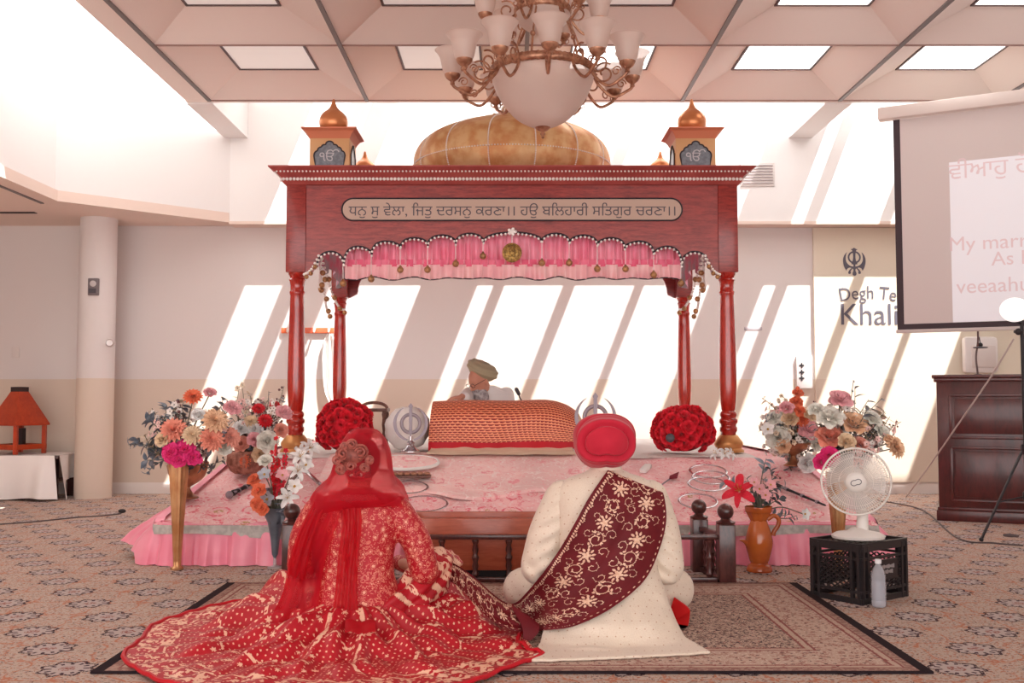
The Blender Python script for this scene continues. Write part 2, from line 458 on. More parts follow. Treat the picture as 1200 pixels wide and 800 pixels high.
# skylight: rafters over the slot, and added out-of-view panels beside it that block sun and sky
m_raf = M('skylight_rafter', (225, 222, 220), .6)
ZM = 4.45; dz = ZM - 1.58
dark = [(200, 239), (244, 260), (304, 323), (329, 360), (467, 533), (552, 565), (634, 648), (718, 729), (806, 869), (884, 898), (971, 984), (1053, 1062), (1120, 1330)]
g = G()
for a, c in dark:
    x0, x1 = X(a, YW) + .39 * dz, X(c, YW) + .39 * dz
    if a >= 320 or a < 245: pass
    g.box((x0 + .012, 8.55, ZM - .05), (x1 - .012, 10.6, ZM + .03))
struct('trim_6', g, m_raf, smooth=False)
struct('sky_blocker_front', G().box((XL - .15, -4, 6.0), (-2.98, 7.2, 6.1)), m_raf, smooth=False)  # added unseen slab, cuts the sky light on the slanted wall
struct('sun_blocker_left', G().box((-3.42, 7.2, 5.5), (-1.62, 9.9, 5.6)), m_raf, smooth=False)  # added unseen panel, keeps the sun off the slanted wall
# ------------------------------------------------------------------ stage
YS0, YS1, ZS0, ZS1 = 6.02, 7.05, .235, .575      # front edge, start of the level top; heights
def zs(y): return float(np.interp(y, [YS0, YS1], [ZS0, ZS1]))
def SP(px, py, dz=0.0):                         # point of the stage top seen at a pixel
    d = ray(px, py); k = (ZS1 - ZS0) / (YS1 - YS0)
    t = (ZS0 + dz - k * YS0 - CAMZ) / (d[2] - k * d[1]); p = A(0, 0, CAMZ) + d * t
    if p[1] > YS1: p = F(px, py, ZS1 + dz)
    return p
def pinkcloth(name, base, ink, gold):
    b = B(name); x, y, z = b.xyz()
    n = b.noise(11, 4, dist=1.5); f1 = b.vor(5.5, b.vec((1, 1, .2)), rand=.3)
    c = b.mix(b.noise(2.5, 3).sm(.35, .7), base, tuple(np.array(base) * .93))
    c = b.mix((f1 + n * .3 - .50).abs().sm(.06, .02) * b.noise(40, 2).sm(.4, .5), c, ink); c = b.mix((n - .46).abs().sm(.02, .006) * .7, c, ink); c = b.mix((b.noise(6, 3) - .5).abs().sm(.02, .008) * .6, c, tuple(np.clip(np.array(base) * 1.1, 0, 255)))
    c = b.mix((f1 + n * .1).lt(.22) * b.noise(60, 2).gt(.45), c, gold)
    c = b.mix(b.vor(26, rand=.8).lt(.20) * .6, c, tuple(np.clip(np.array(base) * 1.12, 0, 255)))
    b.set('Base Color', c); b.set('Roughness', .75); b.bump(b.noise(14, 4), .35, .02); return b.m
m_pink = pinkcloth('pink_brocade', (255, 204, 204), (236, 120, 136), (200, 158, 110))
m_pink2 = pinkcloth('pale_pink_brocade', (255, 216, 212), (242, 164, 170), (216, 180, 140))
def satin(name, c, dk):
    b = B(name); n = b.noise(5, 2); b.set('Base Color', b.mix(n.sm(.3, .7), c, dk)); b.set('Roughness', .4); b.set('Sheen Weight', .2); return b.m
m_skirt = satin('pink_satin', (250, 158, 178), (240, 136, 160))
m_band = M('grey_border_band', (196, 190, 184), .8, c2=(172, 166, 160), vs=30)
m_white = M('white_cloth', (236, 230, 226), .85, bump=.2, bs=20)
st = thing('low_stage', 'low carpeted stage under pink brocade sheets with a gathered pink satin skirt', 'stage', (0, 8, 0))
XF, XB = 2.17, 1.95
def sx(y): return float(np.interp(y, [YS0, YS1, 10.1], [XF, XB + .02, XB]))
ny, nx = 90, 140
ys = np.concatenate([np.linspace(YS0, YS1, 60), np.linspace(YS1, 10.1, 31)[1:]]); V = np.zeros((len(ys), nx, 3))
for i, y in enumerate(ys):
    xs = np.linspace(-sx(y), sx(y), nx) + .02
    V[i, :, 0] = xs; V[i, :, 1] = y - .02 * np.sin(xs * 3.1) * (y < 6.2)
    V[i, :, 2] = zs(y) + .006 * np.sin(xs * 9 + y * 5) * np.sin(y * 8 + xs * 2) * (1 if y < 7.4 else .3)
g = G().grid(V)
put('brocade_cover', g, m_pink, st)
body = G(); prof = [(YS0 + .02, .0), (YS0 + .02, ZS0 - .02), (YS1, ZS1 - .02), (10.1, ZS1 - .02), (10.1, 0)]
L = [(-sx(max(y, YS0)) + .04, y, z) for y, z in prof]; R = [(sx(max(y, YS0)) + .0, y, z) for y, z in prof]
body.add(L + R, [(0, 1, 2, 3, 4), (9, 8, 7, 6, 5)] + [(i, i + 5, (i + 1) % 5 + 5, (i + 1) % 5) for i in range(5)])
put('platform', body, M('platform_board', (170, 120, 110), .8), st, smooth=False)
# perimeter path: left side (back to front), front, right side
def edge(n=900):
    pts = [(-sx(y), y, zs(y)) for y in (9.9, 8.6, 7.4, 6.9, 6.4, 6.1)] + [(-XF + .02, YS0 + .03, ZS0), (-XF + .1, YS0, ZS0)] + [(x, YS0, ZS0) for x in np.linspace(-1.8, 1.8, 9)] + [(XF - .06, YS0, ZS0), (XF + .02, YS0 + .03, ZS0)] + [(sx(y) + .04, y, zs(y)) for y in (6.1, 6.4, 6.9, 7.4, 8.6, 9.9)]
    p = np.array(pts); s = np.concatenate([[0], np.cumsum(np.linalg.norm(np.diff(p, axis=0), axis=1))]); t = np.linspace(0, s[-1], n)
    return np.stack([np.interp(t, s, p[:, k]) for k in range(3)], 1), t
E_, tE = edge(1400)
T = np.gradient(E_, axis=0); Nn = np.stack([T[:, 1], -T[:, 0], 0 * T[:, 0]], 1); Nn /= np.linalg.norm(Nn, axis=1)[:, None]
def around(prof, fold, freq, seed):
    rs = np.random.RandomState(seed); ph = np.cumsum(rs.uniform(.4, 1.7, len(tE))) * freq * (tE[1] - tE[0])
    V = np.zeros((len(tE), len(prof), 3)); f = .55 * np.sin(ph * 6.283) + .3 * np.sin(ph * 6.283 * 2.3 + 1) + .3 * np.sin(tE * 3)
    for k, (out, dn, am) in enumerate(prof):
        z = E_[:, 2] * (1 - dn) if dn <= 1 else E_[:, 2] * 0
        V[:, k, :2] = E_[:, :2] + Nn[:, :2] * (out + am * fold * f)[:, None]; V[:, k, 2] = z + .004
    return V
V = around([(-.05, -.03, .0), (.004, -.01, .0), (.015, .25, .4), (.03, .5, .9), (.045, .75, 1.1), (.055, 1.0, 1.2)], .034, 5.0, 3)
fl = np.where(E_[:, 0] < 0, np.interp(E_[:, 1], [6.03, 6.25, 6.7, 7.6, 9.9], [.02, .27, .36, .4, .2]), np.interp(E_[:, 1], [6.03, 6.4, 6.8, 7.4, 9.9], [.02, .3, .42, .4, .2])) * (np.abs(E_[:, 0]) > 1.9)
for k, wgt in enumerate((0, .02, .25, .55, .8, 1.0)): V[:, k, :2] += Nn[:, :2] * (fl * wgt)[:, None]; V[:, k, 2] += .10 * wgt * np.exp(-((E_[:, 1] - 6.35) / .4) ** 2) * (E_[:, 0] < -1.9) * (fl > .05)
put('satin_skirt', G().grid(V), m_skirt, st)
V = around([(-.16, -.035, 0), (-.03, -.04, .1), (.012, .04, .2), (.022, .28, .5)], .02, 1.2, 5)
lip = slice(None)
fi = np.where(E_[:, 1] < YS0 + .05)[0]; bi = np.where(E_[:, 1] < YS0 + .42)[0]
put('pink_edging', G().grid(V[fi, 0:3]), satin('pink_edge', (244, 142, 162), (236, 120, 146)), st)
V2 = V.copy(); V2[:, :, 2] += .003; V2[:, :, :2] += Nn[:, None, :2] * .003
wv = np.array([0, .015 * 1, 0.0]); zz = V2[:, 2:4].copy(); zz[:, 0, 2] = E_[:, 2] * 1.0 + .0; zz[:, 1, 2] = E_[:, 2] * .74 + .02 * np.sin(tE * 5) * np.sin(tE * 1.7)
put('border_band', G().grid(zz[bi]), m_band, st)
# upper brocade layer in the middle, with a wavy hem
nx = 160; xs = np.linspace(-1.28, .62, nx); rows = np.linspace(0, 1, 14); V = np.zeros((len(rows), nx, 3))
hem = 6.42 + .05 * np.sin(xs * 7) - .05 * np.abs(np.sin(xs * 4.3)) ** 8
for i, r in enumerate(rows):
    y = hem + r * (7.3 - 6.42)
    V[i, :, 0] = xs; V[i, :, 1] = y; V[i, :, 2] = np.array([zs(q) for q in y]) + .02 + .008 * np.sin(xs * 11 + r * 4) * (1 - r) + (.012 * np.abs(np.sin(xs * 4.3)) ** 6 if i < 2 else 0)
g = G().grid(V); lowr = V[0].copy(); lowr[:, 2] -= .02; g.grid(np.stack([lowr, V[0]], 0))
put('upper_brocade', g, m_pink2, st)
nx = 100; xs = np.linspace(-1.72, 1.72, nx); ysw = np.linspace(7.02, 9.95, 30); V = np.zeros((30, nx, 3))
for i, y in enumerate(ysw):
    V[i, :, 0] = xs; V[i, :, 1] = y + (.02 * np.sin(xs * 13) + .02 * np.sin(xs * 5) if i == 0 else 0); V[i, :, 2] = ZS1 + .012 + .004 * np.sin(xs * 8 + y * 5)
V[0, :, 2] -= .01
put('white_sheet', G().grid(V), m_white, st)

# ------------------------------------------------------------------ carved canopy
m_wood = wood('cherry_wood', (116, 27, 24), (166, 50, 43), .32, (1, 1, 6), .35, 9)
m_woodx = wood('cherry_wood_panel', (118, 28, 26), (170, 56, 48), .35, (.9, 1, 7), .25, 7)
m_post = wood('polished_post', (150, 24, 18), (196, 48, 34), .16, (3, 3, .6), .8, 6)
m_gold = M('gold_paint', (206, 142, 88), .38, .55, c2=(226, 176, 116), vs=3)
m_goldd = M('beaten_gold', (206, 146, 94), .45, .3, c2=(224, 186, 136), vs=9, bump=.3, bs=40)
m_pearl = M('pearl_bead', (246, 240, 236), .25)
m_ink = M('dark_outline', (52, 40, 48), .6)
m_plate = M('inscription_plate', (196, 168, 152), .5)
m_letter = M('slate_lettering', (88, 80, 88), .6)
m_greyglass = M('grey_mosaic_panel', (112, 116, 124), .3, c2=(132, 136, 144), vs=40)
YF, YR = 7.35, 9.2
K = YF / 7.8; PX = 1.69 * K
cn = thing('carved_canopy', 'carved cherry wood canopy on four turned posts with an inscription and gold domes', 'canopy', (0, 8.27, ZS1 + .02))
ZB, ZTP = Z(320, YF), Z(218, YF)
def post(x, y):
    h0 = ZS1 + .022
    gb = G().lathe([(r * K, h0 + z) for r, z in ((.118, 0), (.118, .012), (.10, .03), (.112, .055), (.108, .075), (.075, .115), (.066, .125))], (x, y, 0), 32)
    pr = [(.056, .12), (.058, .15), (.068, .165), (.068, .19), (.06, .2), (.06, .215), (.072, .23), (.072, .25), (.058, .265), (.066, .285), (.066, .30), (.056, .315), (.05, .32), (.054, .33), (.062, .40), (.068, .52), (.068, .62), (.066, .75), (.062, .95), (.057, 1.12), (.053, 1.22), (.058, 1.235), (.06, 1.25), (.052, 1.262), (.054, 1.30), (.06, 1.335), (.066, 1.345), (.056, 1.36), (.062, 1.375), (.07, 1.39), (.07, (ZB - h0 + .02) / K)]
    o = put('post', G().lathe([(r * K, z * K + h0) for r, z in pr], (x, y, 0), 32), m_post, cn, sharp=50)
    put('post_base', gb, m_gold, o, sharp=50)
    put('post_block', G().box((x - .072, y - .072, ZB), (x + .072, y + .072, ZTP + .005)), m_wood, o, bevel=.004)
for x in (-PX, PX):
    for y in (YF, YR): post(x, y)
# scalloped apron
arcs_px = [(372, 403, 296, 312), (403, 435.5, 290, 299), (435.5, 469, 284, 292), (469, 501, 280, 289), (501, 533.5, 277, 286.5), (533.5, 566, 275, 285), (566, 634, 273.5, 285)]
arcs = [(X(a, YF), X(b, YF), Z(t, YF), Z(c, YF)) for a, b, t, c in arcs_px]
cx0 = (arcs[-1][0] + arcs[-1][1]) / 2
sh = .005 - cx0
arcs = [(a + sh, b + sh, t, c) for a, b, t, c in arcs]
mir = [(.01 - b, .01 - a, t, c) for a, b, t, c in arcs[:-1]][::-1]
def scallop(n=26):
    pts = [(-PX + .07, ZB), (-PX + .09, ZB + .005), (arcs[0][0] - .008, ZB + .03)]
    zl = ZB + .06
    alls = arcs + mir
    cus = [ZB + .07] + [a[3] for a in arcs[:-1]] ; cus = cus + [arcs[-1][3]]; 
    lefts = [ZB + .05] + [arcs[k][3] for k in range(len(arcs) - 1)]
    for k, (x0, x1, zt, zc) in enumerate(alls):
        if k < len(arcs): zl_, zr_ = (lefts[k], arcs[k][3] if k < len(arcs) - 1 else arcs[k][3])
        else:
            kk = len(alls) - 1 - k; zl_, zr_ = arcs[kk][3], lefts[kk]
        if k == len(arcs) - 1: zl_ = zr_ = arcs[-1][3]
        for t in np.linspace(0, 1, n):
            th = PI * (1 - t); base = zl_ * (1 - t) + zr_ * t
            pts.append((x0 + (x1 - x0) * (.5 + .5 * math.cos(th)), base + (zt - base) * math.sin(th) ** .85))
    pts += [(.01 - arcs[0][0] + .008, ZB + .03), (PX - .09, ZB + .005), (PX - .07, ZB)]
    return np.array(pts)
sc = scallop()
def apron(pts, y, th, sgn=1):
    top = np.stack([pts[:, 0], np.full(len(pts), y), np.full(len(pts), ZTP)], 1); bot = np.stack([pts[:, 0], np.full(len(pts), y), pts[:, 1]], 1)
    return G().strip(top, bot, (0, th, 0))
put('front_apron', apron(sc, YF - .06, .04), m_woodx, cn, sharp=30)
put('rear_apron', apron(np.stack([sc[:, 0], np.minimum(sc[:, 1] + .16 * np.clip((1.45 - np.abs(sc[:, 0])) * 6, 0, 1), ZTP - .1)], 1), YR + .02, .04), m_woodx, cn, sharp=30)
e = np.stack([sc[:, 0], np.full(len(sc), YF - .064), sc[:, 1] - .002], 1)
put('apron_edging', G().tube(e[3:-3], .0085, 6), m_ink, cn)
# side aprons: five plain scallops along the depth
for s_ in (-1, 1):
    t = np.linspace(0, 1, 140); y = YF + .07 + t * (YR - YF - .14); z = ZB + .05 + .33 * np.sin(PI * t) ** .8 * .8 + .1 * np.abs(np.sin(PI * 7 * t)) ** .7
    top = np.stack([np.full(140, s_ * PX - .02), y, np.full(140, ZTP)], 1); bot = np.stack([np.full(140, s_ * PX - .02), y, z], 1)
    put('side_apron', G().strip(top, bot, (.04, 0, 0)), m_woodx, cn, sharp=30)
    # grey and pink swag hanging inside the side apron
    k = 60; y = np.linspace(YF + .09, YR - .1, k); V = np.zeros((k, 6, 3))
    for i in range(k):
        zb_ = ZB - .02 + .10 * abs(math.sin(y[i] * 5.0)) + .10 * math.sin(PI * i / k)
        for j in range(6): V[i, j] = (s_ * (PX - .05 - .02 * math.sin(y[i] * 40 + j)), y[i], ZTP - .05 + (zb_ - ZTP + .05) * j / 5)
    put('side_swag', G().grid(V), M('silver_pink_swag', (176, 172, 182), .45, c2=(226, 120, 150), vs=6), cn)
# roof board, cornice, pearl rows
put('roof_board', G().box((-PX - .05, YF - .05, ZTP - .02), (PX + .05, YR + .05, ZTP)), m_wood, cn, smooth=False)
prof = [(.075, ZTP - .006), (.085, ZTP), (.10, ZTP + .018), (.105, ZTP + .045), (.15, ZTP + .085), (.185, ZTP + .105), (.185, ZTP + .115)]
def frame_ring(o, z): return [(-PX - o, YF - o, z), (PX + o, YF - o, z), (PX + o, YR + o * .3, z), (-PX - o, YR + o * .3, z)]
g = G().grid(np.array([frame_ring(o, z) for o, z in prof]), cv=True)
k = g.n; g.add(frame_ring(.185, ZTP + .115), [(0, 1, 2, 3)])
put('cornice', g, M('cornice_paint', (176, 84, 78), .45, c2=(160, 70, 66), vs=5), cn, sharp=25, smooth=True)
for z, o, r, nb in ((ZTP + .03, .108, .0125, 128), (ZTP + .078, .148, .0075, 128)):
    g = G()
    for x in np.linspace(-PX - o + .02, PX + o - .02, nb): g.ball((x, YF - o, z), r, 8, 6)
    for s_ in (-1, 1):
        for y in np.linspace(YF - o + .03, YR, 60): g.ball((s_ * (PX + o), y, z), r, 6, 5)
    put('pearl_row', g, m_pearl, cn)
# inscription
zc_ = Z(245.5, YF - .06); hh = .082; ww = (X(800, YF) - X(402, YF)) / 2
th = np.linspace(-PI / 2, PI / 2, 20)
st_ = [(ww - hh + hh * math.cos(a), hh * math.sin(a)) for a in th] + [(-ww + hh - hh * math.cos(a), -hh * math.sin(a)) for a in th]
pl = put('inscription_panel', G().poly([(x, YF - .066, zc_ + z) for x, z in st_][::-1], (0, .008, 0)), m_plate, cn, smooth=False)
put('panel_rim', G().tube([(x, YF - .067, zc_ + z) for x, z in st_], .006, 6, closed=True), m_ink, pl)
g, gw, lo, hi = writing('ਧਨੁ ਸੁ ਵੇਲਾ, \u0a3fਜਤੁ ਦਰਸਨੁ ਕਰਣਾ।। ਹਉ ਬ\u0a3fਲਹਾਰੀ ਸ\u0a3fਤਗੁਰ ਚਰਣਾ।।', .122, .016)
k = (ww * 2 - .1) / gw
g.v = [v * A(k, 1, min(k, 1.25)) + A(0, YF - .0675, zc_ - .045) for v in g.v]
put('lettering', g, m_letter, pl, smooth=False)
# pearls along the scallops and pendants
arc_len = np.concatenate([[0], np.cumsum(np.hypot(np.diff(sc[:, 0]), np.diff(sc[:, 1])))])
g = G()
for s_ in np.arange(.1, arc_len[-1] - .1, .031):
    g.ball((np.interp(s_, arc_len, sc[:, 0]), YF - .068, np.interp(s_, arc_len, sc[:, 1]) + .008 - .022), .0095, 8, 6)
put('scallop_pearls', g, m_pearl, cn)
m_bell = M('brass_pendant', (190, 140, 92), .4, .5, c2=(150, 110, 80), vs=60)
pend = [(402, 310, 332), (435, 300, 327), (469, 292, 316), (501, 289, 316), (534, 286, 309), (566, 285, 300), (635, 285, 308), (667, 286, 308), (700, 289, 315), (733, 292, 315), (766, 300, 322), (798, 310, 332)]
for px, y0, y1 in pend:
    a, b = P(px, y0, YF - .075), P(px, y1, YF - .075)
    g = G().ball(b, (.025, .018, .025), 12, 8); g.lathe([(.012, .024), (.004, .034)], b, 8)
    o = put('pendant', g, m_bell, cn); put('pendant_cord', G().tube([a, b + A(0, 0, .03)], .0025, 5), m_pearl, o)
md = P(600, 296, YF - .09)
g = G().lathe([(.0, -.012), (.05, -.012), (.072, -.004), (.072, .004), (.05, .012), (0, .012)], md, 28, axis=(0, 1, 0))
for a in np.linspace(0, 2 * PI, 14, endpoint=False): g.ball(md + A(.055 * math.cos(a), -.012, .055 * math.sin(a)), .009, 6, 5)
for a in np.linspace(0, 2 * PI, 6, endpoint=False): g.ball(md + A(.024 * math.cos(a), -.014, .024 * math.sin(a)), .012, 6, 5)
o = put('medallion', g, M('gold_medallion', (178, 140, 78), .4, .7, c2=(120, 90, 50), vs=50), cn)
put('pendant_cord', G().tube([P(600, 272, YF - .08), md + A(0, 0, .07)], .003, 5), m_pearl, o)
top = P(600, 271.5, YF - .08); g = G().ball(top, .02, 8, 6)
for a in (0, 1, 2, 3, 4): g.ball(top + A(.025 * math.cos(a * 1.2566), -.004, .02 * math.sin(a * 1.2566)), .013, 6, 5)
put('bead_rosette', g, m_pearl, cn)
# pleated pink valance behind the apron
def valance(z0, z1, y, amp, fr, x0, x1, n=700, rows=8, flare=1.6, seed=1):
    rs = np.random.RandomState(seed); x = np.linspace(x0, x1, n); ph = np.cumsum(rs.uniform(.5, 1.5, n)) * fr * (x[1] - x[0]) * 6.283
    V = np.zeros((n, rows, 3)); w_ = np.sin(ph)
    for j in range(rows):
        t = j / (rows - 1); V[:, j, 0] = x + .004 * np.cos(ph); V[:, j, 1] = y - amp * (.5 + flare * t) * w_; V[:, j, 2] = z0 + (z1(x) - z0) * t
    return G().grid(V)
zv0, zv1, zv2 = Z(268, YF + .05), Z(310, YF + .05), Z(326, YF + .05)
xl, xr = X(404, YF + .05), -X(404, YF + .05) + .01
rise = lambda x: .06 * (np.abs(x) / 1.3) ** 2
v = put('valance', valance(zv0, lambda x: zv1 + 0 * x, YF + .03, .012, 16, xl, xr), satin('valance_satin', (255, 170, 190), (250, 132, 162)), cn)
put('valance_band', valance(zv1 + .035, lambda x: zv1 - .02 + 0 * x, YF + .018, .008, 9, xl, xr, rows=4, seed=2), satin('valance_dark_band', (240, 98, 134), (248, 130, 158)), v)
hemz = lambda x: zv2 - .012 * np.abs(np.sin(x * 9)) + .008 * np.sin(x * 23)
put('valance_ruffle', valance(zv1 - .005, hemz, YF + .012, .014, 13, xl, xr, rows=5, seed=3), satin('valance_pale_ruffle', (255, 208, 208), (252, 186, 194)), v)
xh = np.linspace(xl, xr, 300)
put('valance_hem', G().tube(np.stack([xh, np.full(300, YF + .0), hemz(xh)], 1), .005, 5), m_ink, v)
# bead garlands on the corner posts
for s_ in (-1, 1):
    for q, (y1_, z1_) in enumerate(((YF + .5, ZB - .02), (YF + .95, ZB - .22), (YR - .12, ZB - .12))):
        a = A(s_ * (PX - .17), YF + .03, ZB + .15); b = A(s_ * (PX - .06), y1_, z1_); g = G(); gg = []
        for t in np.linspace(0, 1, 26):
            p = a * (1 - t) + b * t - A(0, 0, .22 * t * (1 - t) * 2); g.ball(p, .0115, 7, 5)
            if int(t * 25) % 6 == 5: gg.append(p - A(s_ * .02, .02, .03))
        o = put('bead_garland', g, m_pearl, cn)
        for p in gg: put('garland_disc', G().ball(p, (.022, .015, .022), 9, 6), m_bell, o)
    a = A(s_ * (PX - .17), YF - .07, ZB + .12); b = A(s_ * (PX - .07), YF - .09, ZB - .02); g = G(); gg = G()
    for t in np.linspace(0, 1, 9): g.ball(a * (1 - t) + b * t - A(0, 0, .03 * math.sin(PI * t)), .011, 7, 5)
    o = put('bead_garland', g, m_pearl, cn)
    for t in (.25, .55, .85): put('garland_disc', G().ball(a * (1 - t) + b * t - A(0, 0, .03 * math.sin(PI * t) + .025), .018, 8, 6), m_bell, o)
# central dome
dc = A(.0, 8.25, 0); zd = ZTP + .115
prof = [(.70, zd - .01), (.80, zd + .06), (.86, zd + .16), (.875, zd + .27), (.85, zd + .37), (.78, zd + .46), (.66, zd + .53), (.50, zd + .59), (.33, zd + .63), (.21, zd + .655), (.15, zd + .68), (.11, zd + .73), (.08, zd + .79), (.055, zd + .84), (.02, zd + .93), (.006, zd + 1.0)]
ps = spline([(r, 0, z) for r, z in prof], 60)[:, [0, 2]]; ps[:, 0] = np.maximum(ps[:, 0] * K, .004); ps[:, 1] = zd + (ps[:, 1] - zd) * K
NG = 14
do = put('dome', G().lathe([tuple(p) for p in ps], dc, NG * 8, mod=lambda a, t: 1 - .022 * np.abs(np.cos(a * NG / 2)) ** 6), m_goldd, cn, sharp=60)
g = G()
for k in range(NG):
    a = PI / NG * 0 + 2 * PI * k / NG + .12 * 0
    for i in range(2, 54):
        r, z = ps[i]
        for sub in (0, .5):
            q = ps[i] * (1 - sub) + ps[min(i + 1, 59)] * sub
            g.ball(dc + A((q[0] * .985 + .004) * math.cos(a), (q[0] * .985 + .004) * math.sin(a), q[1]), .0062, 6, 4)
for a in np.linspace(0, 2 * PI, 230): g.ball(dc + A(.874 * K * math.cos(a), .874 * K * math.sin(a), zd + .235 * K), .0062, 6, 4)
put('dome_beads', g, m_pearl, do)
g = G()
for k in range(12):                        # lotus petals under the finial
    a = 2 * PI * k / 12; pts = [(.12, .70), (.19, .665), (.25, .64), (.30, .635)]; wd = [.02, .055, .05, .003]
    V = np.zeros((4, 3, 3))
    for i, (r, z) in enumerate(pts):
        for j in (-1, 0, 1): V[i, j + 1] = dc + A(r * math.cos(a) - j * wd[i] * math.sin(a), r * math.sin(a) + j * wd[i] * math.cos(a), zd + z * K + (.012 if j == 0 else 0) + .012)
    g.grid(V)
put('lotus_petals', g, m_goldd, do)
# corner turrets
m_tur = M('turret_gold_paint', (214, 164, 116), .5, .1, c2=(222, 178, 134), vs=2)
m_tur2 = M('turret_eave_paint', (216, 132, 100), .45, .1)
m_onion = M('onion_gold', (206, 128, 82), .3, .6, c2=(222, 152, 104), vs=4)
gi, wi, lo_, hi_ = writing('ੴ', .10, .02)
def arch(c, w, h, y, ax):
    """cusped arch outline in a vertical plane"""
    pts = [(-w * .9, 0), (-w * .95, h * .25), (-w, h * .45)]
    cus = [(-w, h * .45), (-w * .78, h * .66), (-w * .52, h * .83), (-w * .26, h * .93), (0, h * 1.08)]
    for i in range(4):
        a, b = A(*cus[i]), A(*cus[i + 1]); m_ = (a + b) / 2 + A(-.02, .02) * (w / .1) * .5
        for t in (.0, .25, .5, .75): pts.append(tuple((1 - t) ** 2 * a + 2 * t * (1 - t) * m_ + t * t * b))
    half = pts; full = half + [(0, h * 1.08)] + [(-x, z) for x, z in half[::-1]]
    return full
def turret(x, y, name='turret'):
    w_, z0 = .147, zd - .005; zb1 = z0 + .255
    t = put(name, G().box((x - w_, y - w_, z0), (x + w_, y + w_, zb1)), m_tur, cn, bevel=.004)
    pr = [(w_, zb1 - .03), (w_ + .012, zb1 - .005), (w_ + .03, zb1 + .02), (w_ + .055, zb1 + .035), (w_ + .055, zb1 + .042)]
    g = G().grid(np.array([[(x - r, y - r, z), (x + r, y - r, z), (x + r, y + r, z), (x - r, y + r, z)] for r, z in pr]), cv=True)
    r, z = pr[-1]; g.add([(x - r, y - r, z), (x + r, y - r, z), (x + r, y + r, z), (x - r, y + r, z)], [(0, 1, 2, 3)])
    put('turret_eave', g, m_tur2, t, sharp=20)
    op = [(.06, 0), (.075, .012), (.098, .045), (.107, .085), (.10, .125), (.078, .158), (.048, .182), (.028, .205), (.016, .235), (.009, .262), (.003, .268)]
    pp = spline([(a, 0, b) for a, b in op], 30)[:, [0, 2]]; pp[:, 0] = np.maximum(pp[:, 0], .003)
    put('onion_dome', G().lathe([(a, zb1 + .04 + b) for a, b in pp], (x, y, 0), 32), m_onion, t, sharp=70)
    for ax, s_ in (('y', -1), ('x', 1 if x < 0 else -1)):
        fu = arch(None, .115, .17, 0, ax)
        mp = (lambda u, v_, d: (x + u, y - w_ - d, z0 + .02 + v_)) if ax == 'y' else (lambda u, v_, d: (x + s_ * (w_ + d), y + u * .9, z0 + .02 + v_))
        pts = [mp(u, v_, .003) for u, v_ in fu]; off = A(0, .006, 0) if ax == 'y' else A(-s_ * .006, 0, 0)
        p_ = put('turret_plaque', G().poly(pts[::-1] if ax == 'y' else pts, off), m_greyglass, t, smooth=False)
        put('plaque_rim', G().tube([mp(u, v_, .004) for u, v_ in fu], .006, 5, closed=True), m_ink, p_)
        if ax == 'y':
            g2 = G().merge(gi); g2.v = [v_ * A(1, 1, 1) + A(x, y - w_ - .005, z0 + .055) for v_ in g2.v]
            put('plaque_emblem', g2, M('pale_emblem', (196, 192, 196), .5), p_, smooth=False)
for x in (-1.345, 1.345):
    for y in (YF + .05, YR - .2): turret(x + (.0 if x < 0 else .01), y)
# ------------------------------------------------------------------ altar under the canopy
YM = 7.42
mx0, mx1 = X(503, YM), X(678, YM)
al = thing('altar_bed', 'low altar bed with a cream frill and white bolsters under the red patterned cloth', 'altar', ((mx0 + mx1) / 2, YM + .5, ZS1 + .02))
m_cream = M('cream_frill', (226, 200, 172), .8, c2=(234, 212, 186), vs=10)
zb = ZS1 + .022
x = np.linspace(mx0 + .02, mx1 - .05, 160)
V = np.zeros((160, 6, 3))
for j in range(6):
    t = j / 5; V[:, j, 0] = x; yq, zq = [(YM + .005, zb + .12), (YM - .008, zb + .05), (YM - .07, zb + .016), (YM - .25, zb + .014), (7.06, zb + .012), (6.98, zs(6.98) + .046)][j]; V[:, j, 1] = yq - .012 * t * np.sin(x * 26 + np.sin(x * 9)); V[:, j, 2] = zq + .004 * np.abs(np.sin(x * 8.5)) ** 6 * (j > 1)
put('frill', G().grid(V), m_cream, al)
put('bed', G().box((mx0 + .05, YM + .03, zb), (mx1 - .07, YM + .95, zb + .2)), M('bed_board', (150, 90, 70), .6), al, bevel=.01)
g = G(); yy = YM + .16
put('mattress', G().box((mx0 + .08, YM + .06, zb + .2), (mx1 - .1, YM + .9, zb + .25)), m_white, al, bevel=.03)
def bolster(x0, x1, y, z, r, name='bolster'):
    n = 26; p = [(x0 + (x1 - x0) * t, y, z) for t in np.linspace(0, 1, n)]
    rr = [r * (1 - abs(2 * t - 1) ** 8 * .75) * (1 + .03 * math.sin(t * 40)) for t in np.linspace(0, 1, n)]
    return put(name, G().tube(p, rr, 18), m_white, al)
bolster(mx0 + .12, mx1 - .14, YM + .30, zb + .25 + .04, .038)
